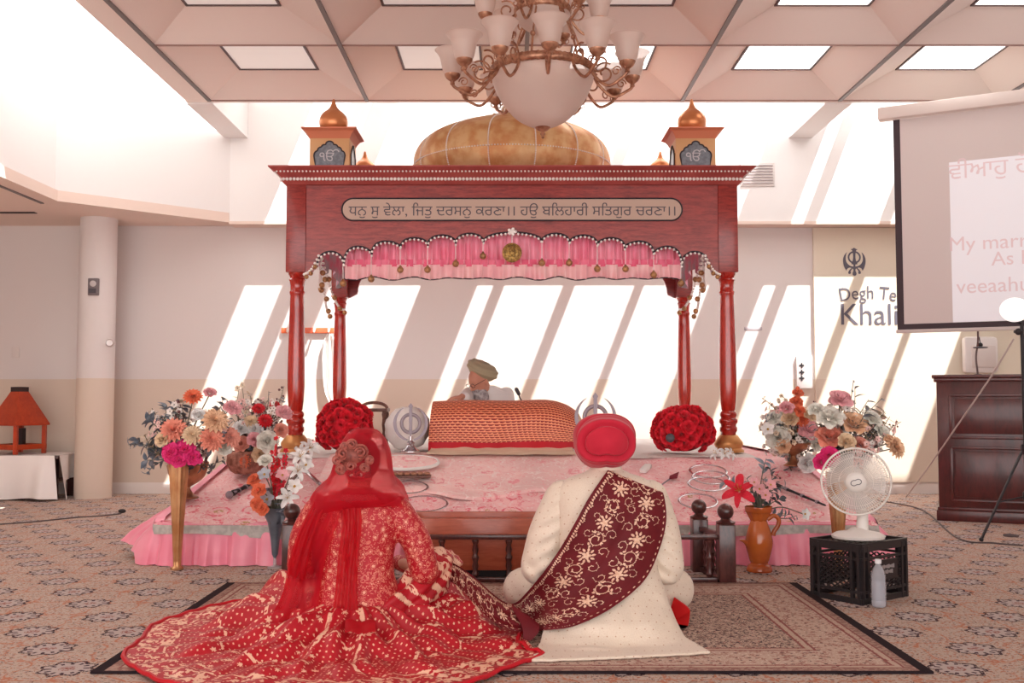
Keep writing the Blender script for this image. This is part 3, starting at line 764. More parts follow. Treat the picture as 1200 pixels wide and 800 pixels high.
# white cushions either side
cu = M('white_ruched_cloth', (238, 232, 228), .85, bump=.35, bs=30)
def bolster_end(px, name, label, ln, r):
    c = P(px, 497, YM + .2); g = G(); V = np.zeros((40, 30, 3))
    for i, t in enumerate(np.linspace(0, 1, 40)):
        for j, a in enumerate(np.linspace(0, 2 * PI, 30, endpoint=False)):
            rr = r * (1 - abs(2 * t - 1) ** 5 * .55) * (1 + .035 * math.sin(a * 9 + t * 5))
            V[i, j] = c + A(rr * math.cos(a), (t - .5) * ln, rr * math.sin(a) * 1.0)
    V[:, :, 2] += zb + r - c[2]
    g.grid(V, cv=True); g.f.append(tuple(range(30))); g.f.append(tuple(39 * 30 + k for k in range(30))[::-1]); g.mi += [0, 0]
    return put(name, g, cu, label=label, cat='cushion')
bolster_end(478, 'bolster_cushion', 'white ruched bolster cushion behind the silver emblem stand left of the red cloth', .5, .165)
bolster_end(703, 'bolster_cushion', 'white bolster cushion at the right end of the red cloth, mostly behind the turban', .45, .13)
# red cloth over the book
def crescents():
    b = B('red_crescent_brocade'); t = b.tc
    u, v, _ = b.xyz('UV'); nu, nv = 31.0, 20.0
    r = (v * nv).floor(); fu = ((u * nu + r * .5).fract() - .5); fv = (v * nv).fract() - .5
    d = (fu * fu + (fv - .28) * (fv - .28) * .8).sqrt(); d2 = (fu * fu + (fv - .62) * (fv - .62) * .8).sqrt()
    cres = d.lt(.48) * d2.gt(.34) * fv.lt(.30)
    c = b.mix(cres, (246, 158, 118), (136, 14, 26))
    c = b.mix(((fu.abs() * 1.3 + (fv - .3).abs()).lt(.13)), c, (222, 96, 60))
    c = b.mix(b.noise(200, 2).gt(.6) * .5, c, (200, 40, 40))
    b.set('Base Color', c); b.set('Roughness', .5); b.set('Metallic', .1); b.bump(b.noise(150, 2), .1, .003); return b.m
m_cres = crescents(); m_redb = M('crimson_border', (190, 14, 34), .6, var=.08)
n, m = 90, 60
lo = np.linspace(mx0, mx1 - .01, n)
tp = spline([(X(507, YM + .1), 0, Z(472, YM + .1)), (X(540, YM + .1), 0, Z(470.5, YM + .1)), (X(600, YM + .1), 0, Z(471, YM + .1)), (X(640, YM + .1), 0, Z(470, YM + .1)), (X(662, YM + .1), 0, Z(475, YM + .1)), (X(677, YM + .1), 0, Z(484, YM + .1))], n)
zlo = Z(519, YM) + .004 * np.sin(lo * 9) + .008 * (lo - mx0)
V = np.zeros((n, m, 3)); uv = np.zeros((n, m, 2))
for i in range(n):
    s_ = i / (n - 1)
    path = [(lo[i], YM - .045, zlo[i]), (lo[i] + (tp[i, 0] - lo[i]) * .35, YM - .04, zlo[i] + (tp[i, 2] - zlo[i]) * .33), (lo[i] + (tp[i, 0] - lo[i]) * .8, YM - .01, zlo[i] + (tp[i, 2] - zlo[i]) * .72), (tp[i, 0], YM + .10, tp[i, 2] - .006), (tp[i, 0], YM + .22, tp[i, 2] + .012), (tp[i, 0] - .01, YM + .42, tp[i, 2] - .01 - .01 * s_), (tp[i, 0] - .01, YM + .6, tp[i, 2] - .03 - .01 * s_)]
    V[i] = spline(path, m); V[i, :, 1] -= .006 * np.sin(V[i, :, 0] * 17 + V[i, :, 2] * 6) + .004 * np.sin(V[i, :, 0] * 41)
    uv[i, :, 0] = s_; uv[i, :, 1] = np.linspace(0, 1.75, m)
ru = put('rumala_cloth', G().grid(V, uv=uv, flip=True), m_cres, label='red and orange crescent patterned cloth draped over the holy book', cat='cloth')
V2 = np.zeros((n, 5, 3))
for j in range(5):
    V2[:, j] = V[:, 0]; V2[:, j, 2] += .005 - (.058 - .008 * np.linspace(0, 1, n)) * j / 4 + .004 * np.sin(lo * 14) * j / 4; V2[:, j, 1] -= .002 + .006 * j / 4 * np.sin(lo * 22)
put('border', G().grid(V2), m_redb, ru)
V3 = np.zeros((m, 4, 3))
for j in range(4): V3[:, j] = V[-1]; V3[:, j, 0] += .012 * j; V3[:, j, 2] -= .028 * j * np.linspace(1, .6, m); V3[:, j, 2] = np.maximum(V3[:, j, 2], zb + .1)
put('cream_fringe', G().grid(V3), m_cream, ru)
# silver emblem stands
m_silv = M('brushed_silver', (150, 138, 146), .42, .35)
m_chrome = M('polished_silver', (214, 212, 216), .15, .9)
def emblem(px, pyt, pyb, D, label):
    b0 = P(px, pyb, D); b0[2] = zs(D) + .036; H = P(px, pyt, D)[2] - b0[2]
    t = thing('khanda_stand', label, 'emblem stand', b0, 'silver emblem stands beside the altar')
    zc = b0[2] + H * .60; R = H * .285; c = A(b0[0], b0[1], zc); y0 = b0[1]
    g = G()
    g.tube([c + A(R * .68 * math.cos(a), 0, R * .68 * math.sin(a)) for a in np.linspace(0, 2 * PI, 48, endpoint=False)], R * .13, 8, closed=True, flat=.5)
    put('ring', g, m_silv, t)
    for s_ in (-1, 1):                    # curved outer blades
        k = 30; o_, i_ = [], []
        for q in np.linspace(0, 1, k):
            a = PI * (-.5 + .06) + q * PI * .80; w_ = R * .2 * math.sin(PI * min(1, (1 - q) * .75 + .12)) * (1 - q ** 6)
            ro = R * 1.30 + .0 * q
            o_.append(c + A(s_ * (ro) * math.cos(a), -.006, ro * math.sin(a))); i_.append(c + A(s_ * (ro - w_ - .004) * math.cos(a), -.006, (ro - w_ - .004) * math.sin(a)))
        put('curved_blade', G().strip(o_, i_, (0, .012, 0)), m_silv, t, sharp=30)
    bl = [(0, 1.52), (.17, 1.30), (.11, 1.16), (.12, .3), (.10, -.55), (.16, -.6), (.16, -.68), (.05, -.72), (.05, -1.0)]
    pts = [(x_ * R, z_ * R) for x_, z_ in bl]; pts = pts + [(-x_, z_) for x_, z_ in pts[1:][::-1]]
    put('double_edged_sword', G().poly([(b0[0] + x_, y0 - .01, zc + z_) for x_, z_ in pts][::-1], (0, .02, 0)), m_silv, t, smooth=False)
    zb_ = b0[2]; hb = zc - R * 1.25 - zb_
    put('foot', G().lathe([(.075, zb_), (.075, zb_ + .008), (.05, zb_ + hb * .25), (.022, zb_ + hb * .6), (.03, zb_ + hb * .8), (.012, zb_ + hb), (.012, zb_ + hb + R * .3)], (b0[0], b0[1], 0), 24), m_chrome, t)
    return t
emblem(481, 474, 540, 7.1, 'silver khanda emblem on a foot, left of the red cloth beside the bride\'s veil')
emblem(698, 462, 534, 7.2, 'silver khanda emblem whose tips rise behind the groom\'s turban')
# little carved stand and things at the left of the altar
m_carve = wood('walnut', (86, 50, 42), (130, 86, 74), .5, (2, 2, 2), .1, 10)
b0 = P(440, 530, 7.75); b0[2] = zb
t = thing('carved_stand', 'small carved brown wooden stand between the red rose ball and the white bolster', 'stand', b0)
for dx in (-.075, .075):
    for dy in (-.08, .08):
        pr = [(.014, 0), (.018, .03), (.011, .06), (.017, .1), (.011, .14), (.017, .19), (.012, .24), (.018, .27), (.014, .29)]
        put('leg', G().lathe([(r, zb + z) for r, z in pr], (b0[0] + dx, b0[1] + dy, 0), 10), m_carve, t)
g = G().box((b0[0] - .1, b0[1] - .1, zb + .29), (b0[0] + .1, b0[1] + .1, zb + .315))
put('tray', g, m_carve, t, bevel=.006)
g = G().tube([(b0[0] + .1 * math.cos(a), b0[1] - .1, zb + .315 + .045 * math.sin(a)) for a in np.linspace(0, PI, 14)], .012, 8)
put('crest', g, m_carve, t)
t_ = np.linspace(0, 1, 14)
mic0 = P(613, 471, YM + 1.06); mic1 = P(607, 459.5, YM + 1.02)
m_blk = M('black_plastic', (38, 34, 38), .5); m_mgrey = M('mic_mesh', (86, 82, 88), .5, .4)
t = thing('gooseneck_microphone', 'small dark gooseneck microphone rising behind the red cloth, right of the reader', 'microphone', (mic0[0] + .22, mic0[1], zb))
put('stem', G().tube(spline([(mic0[0] + .22, mic0[1], zb), (mic0[0] + .20, mic0[1], zb + .2), mic0, mic1], 20), .006, 8), m_blk, t)
put('base', G().lathe([(.06, zb), (.06, zb + .012), (.02, zb + .02)], (mic0[0] + .22, mic0[1], 0), 20), m_blk, t)
d = nrm(mic1 - mic0); put('head', G().tube([mic1 - d * .03, mic1 - d * .02, mic1 + d * .03, mic1 + d * .045], [.008, .016, .018, .01], 10), m_mgrey, t)
# ------------------------------------------------------------------ people
m_skin = M('brown_skin', (176, 122, 98), .55, var=.05, Subsurface_Weight=.08)
m_skinp = M('light_brown_skin', (206, 150, 126), .55, var=.05, Subsurface_Weight=.08)
def loft(sec, n=36, p=2.3):
    """closed solid from sections (z, cx, cy, rx, ry)"""
    a = np.linspace(0, 2 * PI, n, endpoint=False); c, s_ = np.cos(a), np.sin(a)
    ux = np.sign(c) * np.abs(c) ** (2 / p); uy = np.sign(s_) * np.abs(s_) ** (2 / p)
    V = np.array([np.stack([cx + rx * ux, cy + ry * uy, np.full(n, z)], 1) for z, cx, cy, rx, ry in sec])
    g = G(); g.grid(V, cv=True); k = len(sec)
    g.f.append(tuple(range(n))); g.f.append(tuple((k - 1) * n + i for i in range(n))[::-1]); g.mi += [0, 0]; return g
def limb(g, pts, rad, n=18, k=26):
    p = spline(pts, k); r = np.interp(np.linspace(0, 1, k), np.linspace(0, 1, len(rad)), rad); g.tube(p, r, n)
    g.ball(p[0], r[0] * .99, 14, 10); g.ball(p[-1], r[-1] * .99, 14, 10)
def hand(wrist, fwd, up, side, sc=1.0, curl=.6):
    """relaxed hand as one surface: palm, four unequal bent fingers and a thumb on the side"""
    f, u, s_ = nrm(fwd), nrm(up), nrm(side); w_ = np.asarray(wrist, float); g = G()
    L = lambda a, b, c: w_ + (f * a + s_ * b + u * c) * sc
    for b in (-.024, -.008, .008, .024): g.tube([L(-.01, b * .7, 0), L(.04, b, .002), L(.085, b * 1.08, 0)], [.015 * sc, .0165 * sc, .012 * sc], 10); g.ball(L(.085, b * 1.08, 0), .012 * sc)
    g.tube([L(-.03, 0, 0), L(.01, 0, 0)], [.024 * sc, .024 * sc], 12)
    for b, ln in ((-.027, .058), (-.009, .075), (.009, .08), (.027, .072)):
        p = [L(.08, b, 0)]; ang = 0
        for q in (.45, .3, .25):
            ang += curl * .55; p.append(p[-1] + (f * math.cos(ang) - u * math.sin(ang)) * ln * q * sc)
        pp = spline(p, 9); g.tube(pp, np.linspace(.0095, .007, 9) * sc, 10); g.ball(pp[-1], .0071 * sc)
    pp = spline([L(.015, .026, -.004), L(.04, .046, -.010), L(.066, .05, -.02), L(.085, .044, -.03)], 9); g.tube(pp, np.linspace(.013, .008, 9) * sc, 10); g.ball(pp[-1], .008 * sc)
    return fuse(g, .004 * sc, 3)
def head(c, r, yaw=0, pitch=0, sc=1.0):
    """skull, jaw, nose, ears, brows and mouth; faces +y before turning"""
    g = G(); g.ball((0, 0, .02), (.074, .094, .1), 22, 16); g.ball((0, .03, -.05), (.055, .062, .07), 18, 12); g.ball((0, .055, -.085), (.032, .03, .026), 12, 8)
    g.tube([(0, .088, .03), (0, .108, -.008), (0, .112, -.02)], [.011, .014, .016], 10); g.ball((0, .108, -.02), (.019, .014, .012))
    g.tube([(-.03, .078, .04), (0, .092, .044), (.03, .078, .04)], [.012, .012, .012], 8)
    g.tube([(-.02, .086, -.052), (0, .094, -.05), (.02, .086, -.052)], [.006, .009, .006], 8); g.tube([(-.018, .085, -.062), (0, .092, -.063), (.018, .085, -.062)], [.006, .009, .006], 8)
    for s_ in (-1, 1): g.ball((s_ * .076, -.005, -.01), (.012, .02, .032), 10, 8); g.ball((s_ * .032, .074, .02), (.016, .012, .010))
    return g, Matrix.Translation(Vector(tuple(c))) @ Matrix.Rotation(yaw, 4, 'Z') @ Matrix.Rotation(pitch, 4, 'X') @ Matrix.Scale(sc, 4)

# ---- groom
GX0, GY0 = .408, 4.32
gr = thing('person', 'groom seen from behind, sitting cross-legged in a cream coat, red turban and maroon shawl', 'person', (GX0, GY0, .004))
def brocade():
    b = B('cream_brocade'); x, y, z = b.xyz(); c = b.mix(b.noise(5, 3), (234, 220, 204), (225, 208, 188))
    p_ = .034; r = (z / p_ + y * 12).floor(); u = ((x / p_ + r * .5).fract() - .5); v = ((z / p_ + y * 12).fract() - .5)
    c = b.mix((u * u + v * v).lt(.007) * b.noise(30, 1).gt(.42), c, (196, 160, 132)); c = b.mix(b.noise(240, 2).gt(.62) * .4, c, (206, 178, 150))
    b.set('Base Color', c); b.set('Roughness', .62); b.set('Sheen Weight', .2); b.bump(b.noise(220, 2) + b.noise(9, 3) * 4.0, .25, .006); return b.m
m_coat = brocade()
coat = loft([(.69, GX0, 4.345, .068, .066), (.672, GX0, 4.335, .10, .078), (.655, GX0, 4.33, .155, .09), (.632, GX0, 4.328, .20, .104), (.60, GX0, 4.325, .225, .118), (.55, GX0, 4.32, .228, .135), (.46, GX0, 4.315, .216, .15), (.36, GX0, 4.31, .21, .155), (.27, GX0, 4.30, .215, .165), (.18, GX0 - .0, 4.28, .238, .2), (.10, GX0, 4.25, .268, .26), (.016, GX0, 4.24, .285, .28)])
sleeves = []
def garm(s_, elb, sh):
    g = G()
    limb(g, [sh, ((sh[0] + elb[0]) / 2 + s_ * .012, (sh[1] + elb[1]) / 2, (sh[2] + elb[2]) / 2), elb], [.080, .084, .082])
    limb(g, [elb, ((elb[0] + GX0 + s_ * .12) / 2, 4.5, .228), (GX0 + s_ * .115, 4.66, .2)], [.081, .062, .048])
    sleeves.append(fuse(g, .0085, 5))
garm(-1, (P(632, 652, 4.30)[0], 4.335, .272), (GX0 - .188, 4.335, .565)); garm(1, (P(781, 652, 4.30)[0], 4.335, .272), (GX0 + .188, 4.335, .565))
panels = []
for s_, kx in ((-1, .055), (1, .735)):        # lap: thighs and knees under the coat skirts
    g = G()
    limb(g, [(GX0 + s_ * .12, 4.38, .142), ((GX0 + s_ * .12 + kx) / 2, 4.52, .138), (kx, 4.60, .125)], [.12, .115, .10])
    limb(g, [(kx, 4.60, .125), ((GX0 + kx) / 2, 4.78, .09), (GX0, 4.8, .075)], [.09, .075, .06])
    panels.append(fuse(g, .0095, 6))
tl = G()                                      # the skirt of the coat spread on the rug behind him
nu, nv = 60, 40
hl, hr = F(622, 781, .0), F(834, 771, .0)
V = np.zeros((nv, nu, 3))
for j in range(nv):
    t = j / (nv - 1)
    for i in range(nu):
        s_ = i / (nu - 1); a = PI * (1 - s_)
        top = A(GX0 + .235 * math.cos(a), 4.29 - .19 * math.sin(a) ** .6, .20)
        low = hl * (1 - s_) + hr * s_ + A(0, -.015 * math.sin(PI * s_), 0)
        mid = A(top[0] * .78 + low[0] * .22 + .03 * math.cos(a), top[1] * .74 + low[1] * .26 - .06 * math.sin(a), -.02)
        q = (1 - t) ** 2 * top + 2 * t * (1 - t) * mid + t * t * low
        q[2] += .018 * math.exp(-((t - .68) / .07) ** 2) * math.sin(PI * min(1, s_ * 1.25)) - .012 * math.exp(-((t - .80) / .05) ** 2) * (s_ < .8) + .006 * math.sin(s_ * 15 + t * 4)
        q[2] = max(q[2], .026); V[j, i] = q
Vb = V.copy(); Vb[:, :, 2] = np.minimum(.014, V[:, :, 2] - .012)
V4 = np.stack([V, Vb], 0)
tl.grid(V); n0 = tl.n; tl.grid(Vb, flip=True)
ringi = [j * nu for j in range(nv)] + [(nv - 1) * nu + i for i in range(1, nu)] + [j * nu + nu - 1 for j in range(nv - 2, -1, -1)] + [i for i in range(nu - 2, 0, -1)]
for a, b_ in zip(ringi, ringi[1:] + ringi[:1]): tl.f.append((a, b_, n0 + b_, n0 + a)); tl.mi.append(0)
coat.merge(tl)
fl_ = G()                                     # front flap hanging over the right knee
coatm = fuse(coat, .0082, 5)
cv = np.vstack(coatm.v); cf = coatm.f
# cloth wrinkles: bend the surface a little at elbows, waist and seat
rs = np.random.RandomState(5)
def wrinkle(v, k=1.0):
    rel = np.abs(v[:, 0] - GX0)
    return k * .0045 * (np.sin(v[:, 2] * 62 + 9 * np.sin(v[:, 0] * 9)) * np.exp(-((v[:, 2] - .27) / .05) ** 2) + .9 * np.sin(v[:, 0] * 55 + v[:, 2] * 30) * np.exp(-((v[:, 2] - .13) / .07) ** 2) + 1.1 * np.sin((v[:, 2] + .5 * rel) * 95) * np.exp(-((rel - .27) / .06) ** 2))
cv[:, 1] -= wrinkle(cv); coatm.v = [cv]
allv, allf, off_ = [cv], list(cf), len(cv)
for q in sleeves + panels:
    v_ = np.vstack(q.v); v_[:, 1] -= wrinkle(v_, 1.4); q.v = [v_]; allv.append(v_); allf += [tuple(i + off_ for i in f_) for f_ in q.f]; off_ += len(v_)
coat_bvh = BVHTree.FromPolygons([tuple(v) for v in np.vstack(allv)], allf)
coat_o = put('coat', coatm, m_coat, gr, sharp=75)
for q in sleeves: put('sleeve', q, m_coat, coat_o, sharp=75)
for q in panels: put('front_panel', q, m_coat, coat_o, sharp=75)
g = G(); pts = spline([P(790, 700, 4.42), P(806, 712, 4.40), P(808, 722, 4.38), P(803, 748, 4.30)], 18); pb = spline([P(786, 712, 4.45), P(790, 722, 4.44), P(790, 735, 4.42), P(793, 750, 4.33)], 18)
pts[:, 2] = np.maximum(pts[:, 2], .018); pb[:, 2] = np.maximum(pb[:, 2], .018)
put('coat_lining', G().strip(pts, pb, (.004, .012, 0)), M('scarlet_lining', (206, 22, 26), .6), gr)
g = G().lathe([(.067, .665), (.069, .68), (.066, .712), (.062, .714)], (GX0, 4.345, 0), 30)
put('coat_collar', g, m_coat, gr)
# body under the clothes
bd = loft([(.70, GX0, 4.35, .055, .058), (.66, GX0, 4.345, .062, .062), (.62, GX0, 4.335, .13, .08), (.57, GX0, 4.33, .18, .09), (.42, GX0, 4.32, .17, .1), (.25, GX0, 4.31, .165, .11), (.1, GX0, 4.31, .2, .17)])
for s_, ex in ((-1, P(632, 652, 4.3)[0]), (1, P(781, 652, 4.3)[0])):
    limb(bd, [(GX0 + s_ * .165, 4.335, .53), ((GX0 + s_ * .175 + ex) / 2 + s_ * .018, 4.34, .41), (ex, 4.345, .275)], [.05, .042]); limb(bd, [(ex, 4.345, .275), ((ex + GX0 + s_ * .12) / 2, 4.5, .228), (GX0 + s_ * .115, 4.68, .2)], [.04, .028])
    kx = .055 if s_ < 0 else .735
    limb(bd, [(GX0 + s_ * .1, 4.38, .13), (kx, 4.6, .125)], [.08, .055]); limb(bd, [(kx, 4.6, .125), (GX0 - s_ * .02, 4.82, .07)], [.05, .035])
hg, HM = head((GX0 - .003, 4.365, .765), 1, 0, -.25, 1.0); bd.merge(hg, HM)
limb(bd, [(GX0, 4.35, .66), (GX0, 4.36, .72)], [.058, .055])
bdm = fuse(bd, .008, 4)
for s_ in (-1, 1): bdm.merge(hand((GX0 + s_ * .115, 4.675, .2), (-s_ * .45, .8, -.15), (0, .15, 1), (-s_, -.3, 0), 1.0))
put('body', bdm, m_skin, gr)
m_beard = M('black_beard', (34, 26, 26), .8, bump=.5, bs=120)
g = G().ball((0, .035, -.085), (.066, .07, .06), 18, 12); g.v = [(np.array(HM)[:3, :3] @ v.T).T + np.array(HM)[:3, 3] for v in g.v]
put('beard', g, m_beard, gr)
# turban: wraps around an oval centre patch
m_turb = M('crimson_turban_cloth', (192, 20, 50), .75, var=.04, bump=.12, bs=120, Sheen_Weight=.25)
tc_ = P(708.5, 517, 4.33)
nt, na = 90, 120; V = np.zeros((nt, na, 3))
for i, t in enumerate(np.linspace(.002, PI * .97, nt)):
    for j, a in enumerate(np.linspace(0, 2 * PI, na, endpoint=False)):
        t0 = .74 + .13 * math.cos(2 * a) + .05 * math.sin(a) + .05 * math.sin(-3 * a)      # edge of the oval patch
        d = -.16 * math.exp(-((t - t0) / .055) ** 2) + .07 * math.exp(-((t - t0 - .17) / .12) ** 2) - (.05 * min(1, (t0 - t) * 5) if t < t0 else 0)
        if t > t0:
            band = math.sin((t - t0) * 9 + 2.2 * math.sin(a) + .5 * a * 0)
            d += .018 * band; d -= .035 * math.exp(-((t - t0 - .42 - .16 * math.sin(a + .5)) / .035) ** 2); d -= .03 * math.exp(-((t - t0 - .72 - .22 * math.sin(a - .4)) / .035) ** 2)
        d += -.05 * math.exp(-((a - 1.5 * PI) / .16) ** 2) * max(0, min(1, (t - t0 - .05) * 4)) * (t < 1.6) * .6
        x_, z_, y_ = math.sin(t) * math.cos(a), math.sin(t) * math.sin(a), -math.cos(t)
        k = 1 + d; sq = 1 + .10 * (abs(x_ * z_)) * 1.2
        V[i, j] = tc_ + A(.133 * x_ * k * sq * (1 + .05 * z_), .15 * y_ * k, .120 * z_ * k * sq)
g = G().grid(V, cv=True)
put('turban', g, m_turb, gr, sharp=85)
# shawl
eA = [(704, 588, 4.52), (706, 562, 4.42), (712, 551, 4.34), (690, 583, 0), (674, 612, 0), (656, 643, 0), (637, 670, 0), (617, 694, 0), (604, 706, 0), (591, 705, 4.16), (575, 693, 4.22), (552, 673, 4.36), (530, 659, 4.5), (510, 653, 4.60)]
eB = [(768, 615, 4.52), (772, 590, 4.44), (777, 577, 4.34), (781, 608, 0), (773, 643, 0), (755, 680, 0), (717, 712, 0), (674, 733, 0), (640, 738, 0), (608, 739, 4.10), (580, 729, 4.15), (555, 706, 4.30), (533, 684, 4.45), (500, 670, 4.60)]
nr, nc = 150, 24
a3 = spline([(x, y, 0) for x, y, d in eA], nr); b3 = spline([(x, y, 0) for x, y, d in eB], nr)
dA = np.interp(np.linspace(0, 13, nr), range(14), [d if d else 4.1 for *_, d in eA]); dB = np.interp(np.linspace(0, 13, nr), range(14), [d if d else 4.1 for *_, d in eB])
Dm = np.zeros((nr, nc)); PXY = np.zeros((nr, nc, 2)); cam0 = Vector((0, 0, CAMZ))
for i in range(nr):
    seg = i / (nr - 1) * 13
    for j in range(nc):
        v = j / (nc - 1); px, py = a3[i, :2] * (1 - v) + b3[i, :2] * v; PXY[i, j] = px, py
        D = dA[i] * (1 - v) + dB[i] * v
        if 2.0 <= seg <= 8.6:
            hit = coat_bvh.ray_cast(cam0, Vector(tuple(ray(px, py))).normalized())[0]
            D = hit.y - .016 if hit is not None else np.nan
        Dm[i, j] = D
for i in range(nr):
    r_ = Dm[i]; bad = np.isnan(r_)
    if bad.all(): Dm[i] = 4.12
    elif bad.any(): Dm[i, bad] = np.interp(np.where(bad)[0], np.where(~bad)[0], r_[~bad])
Dm[int(nr * 2 / 13):int(nr * 9 / 13)] = np.minimum(Dm[int(nr * 2 / 13):int(nr * 9 / 13)], 4.34)
for _ in range(10):
    q = Dm.copy(); q[1:-1] = (Dm[:-2] + 2 * Dm[1:-1] + Dm[2:]) / 4; q[:, 1:-1] = (q[:, :-2] + 2 * q[:, 1:-1] + q[:, 2:]) / 4; Dm = q
V = np.zeros((nr, nc, 3))
for i in range(int(nr * 2 / 13), int(nr * 10.4 / 13)):
    for j in range(nc):
        h_ = coat_bvh.ray_cast(cam0, Vector(tuple(ray(*PXY[i, j]))).normalized())[0]
        if h_ is not None: Dm[i, j] = min(Dm[i, j], h_.y - .008)
for _ in range(2): Dm[1:-1] = np.minimum(Dm[1:-1], (Dm[:-2] + Dm[2:]) / 2); Dm[:, 1:-1] = np.minimum(Dm[:, 1:-1], (Dm[:, :-2] + Dm[:, 2:]) / 2)
for i in range(nr):
    u = i / (nr - 1)
    for j in range(nc):
        v = j / (nc - 1); D = Dm[i, j] - .006 * (1 + math.sin(v * 16 + u * 5)) - .003 * (1 + math.sin(v * 31 + u * 3)) - .004
        if u > .62: D += .012 * math.sin(v * 14) - .02 * math.sin(PI * v)
        V[i, j] = P(PXY[i, j, 0], PXY[i, j, 1], D)
m_vel = M('maroon_velvet', (98, 5, 20), .7, var=.15, vs=12, Sheen_Weight=.35, Sheen_Tint=(220, 60, 70))
m_emb = M('cream_embroidery', (236, 202, 178), .6, c2=(220, 172, 146), vs=90)
g = G().grid(V)
shl = put('shawl', g, m_vel, gr, sharp=80)
Nrm = np.cross(np.gradient(V, axis=0), np.gradient(V, axis=1)); Nrm /= np.linalg.norm(Nrm, axis=2)[:, :, None] + 1e-9
if Nrm[40, 10, 1] > 0: Nrm = -Nrm
cum = np.concatenate([[0], np.cumsum(np.linalg.norm(np.diff(V[:, nc // 2], axis=0), axis=1))]); LEN = cum[-1]
def shp(s_, c):                                # point on the shawl: metres along, metres across from the middle
    i = np.interp(s_, cum, np.arange(nr)); i0 = int(min(max(i, 0), nr - 2)); f = i - i0
    w_ = np.linalg.norm(V[i0, -1] - V[i0, 0]); v = .5 + c / max(w_, .02)
    if not (0.02 < v < .98): return None
    jv = v * (nc - 1); j0 = int(min(jv, nc - 2)); h = jv - j0
    bl = lambda Q: (Q[i0, j0] * (1 - f) + Q[i0 + 1, j0] * f) * (1 - h) + (Q[i0, j0 + 1] * (1 - f) + Q[i0 + 1, j0 + 1] * f) * h
    return bl(V) + bl(Nrm) * .0035
eg = G()
def leaf(s_, c, ang, ln, wd):
    pts = []
    for a, b_ in ((0, 0), (.3, .5), (.7, .5), (1, 0), (.7, -.5), (.3, -.5)):
        x_, y_ = a * ln, b_ * wd; q = shp(s_ + x_ * math.cos(ang) - y_ * math.sin(ang), c + x_ * math.sin(ang) + y_ * math.cos(ang))
        if q is None: return
        pts.append(q)
    eg.add(pts, [tuple(range(6))])
def flower(s_, c, R, ph=0):
    for k in range(5): leaf(s_, c, ph + k * 1.2566, R * .62, R * .34)
    for k in range(10): leaf(s_ + .5 * R * math.cos(ph + k * .628), c + .5 * R * math.sin(ph + k * .628), ph + k * .628 + .3, R * .55, R * .26)
def scroll(s_, c, R, a0, sgn, turns=1.1):
    for t in np.linspace(0, 1, int(26 * turns)):
        a = a0 + sgn * t * turns * 2 * PI; r = R * (1 - .72 * t); x_, y_ = s_ + r * math.cos(a), c + r * math.sin(a)
        leaf(x_, y_, a + sgn * PI / 2, R * .24, R * .10)
        if int(t * 26) % 4 == 0: leaf(x_, y_, a, R * .26, R * .14)
for k, s_ in enumerate(np.arange(.12, LEN - .04, .078)):
    w_ = np.linalg.norm(V[int(np.interp(s_, cum, np.arange(nr))), -1] - V[int(np.interp(s_, cum, np.arange(nr))), 0])
    rows = [.22, -.20] if w_ > .2 else [.05]
    for q, rr in enumerate(rows):
        off = .05 * (q % 2); c = rr * w_
        if (k + q) % 2 == 0: flower(s_ + off, c, .036 if w_ > .16 else .028, k)
        else: scroll(s_ + off, c, .036, k * 1.7, 1 if k % 2 else -1, 1.3); [leaf(s_ + off + .03 * math.cos(q_ * 1.9 + k), c + .03 * math.sin(q_ * 1.9 + k), q_ * 2.3, .016, .008) for q_ in range(7)]
        scroll(s_ + off + .04, c + (.05 if q else -.05), .024, k * 2.1 + 1, -1 if k % 2 else 1, .9); scroll(s_ + off - .02, c + (-.045 if q else .045), .020, k * 1.3, 1 if k % 2 else -1, .8)
for s_ in np.arange(.05, LEN - .02, .0125):
    w_ = np.linalg.norm(V[int(np.interp(s_, cum, np.arange(nr))), -1] - V[int(np.interp(s_, cum, np.arange(nr))), 0])
    for cc in (-w_ * .5 + .014,):
        leaf(s_, cc, .8, .014, .007); leaf(s_, cc, -.9, .014, .007); leaf(s_, cc + .012, s_ * 90, .010, .005)
    if int(s_ / .0125) % 2 == 0: leaf(s_, w_ * .5 - .012, 0, .012, .005)
put('embroidery', eg, m_emb, shl, smooth=False)
# loose end of the shawl between the two
tp_ = spline([P(600, 712, 4.12), P(612, 735, 4.08), P(613, 752, 4.06)], 12); bt_ = spline([P(632, 735, 4.1), P(630, 742, 4.07), P(617, 756, 4.05)], 12)
tp_[:, 2] = np.maximum(tp_[:, 2], .03); bt_[:, 2] = np.maximum(bt_[:, 2], .025)
put('shawl_end', G().strip(tp_, bt_, (0, .02, .01)), m_vel, shl)

# ---- bride
BX, BY = -.655, 4.25
br = thing('person', 'bride seen from behind, sitting in a red gold-embroidered dress under a sheer red veil', 'person', (BX, BY, .004))
def flecks(name, red, g1, g2, cover=.5, s1=95, s2=30):
    b = B(name); w1 = b.noise(14, 3); v1 = b.vor(s1); v2 = b.vor(s2, rand=.9); n = b.noise(60, 3, dist=1.2)
    c = b.mix(b.noise(3, 2), red, tuple(np.array(red) * .86)); c = b.mix(n.gt(1 - cover) , c, g1); c = b.mix(v1.lt(.24), c, g2)
    c = b.mix((v2 + b.noise(120, 1) * .12).lt(.28), c, (228, 164, 140)); c = b.mix(((v2 - .37).abs()).lt(.03), c, (214, 120, 100))
    b.set('Base Color', c); b.set('Roughness', .5); b.bump(v1 + n, .4, .004); return b.m
m_blouse = flecks('embroidered_blouse', (192, 12, 36), (208, 106, 94), (228, 152, 130), .42, 110, 34)
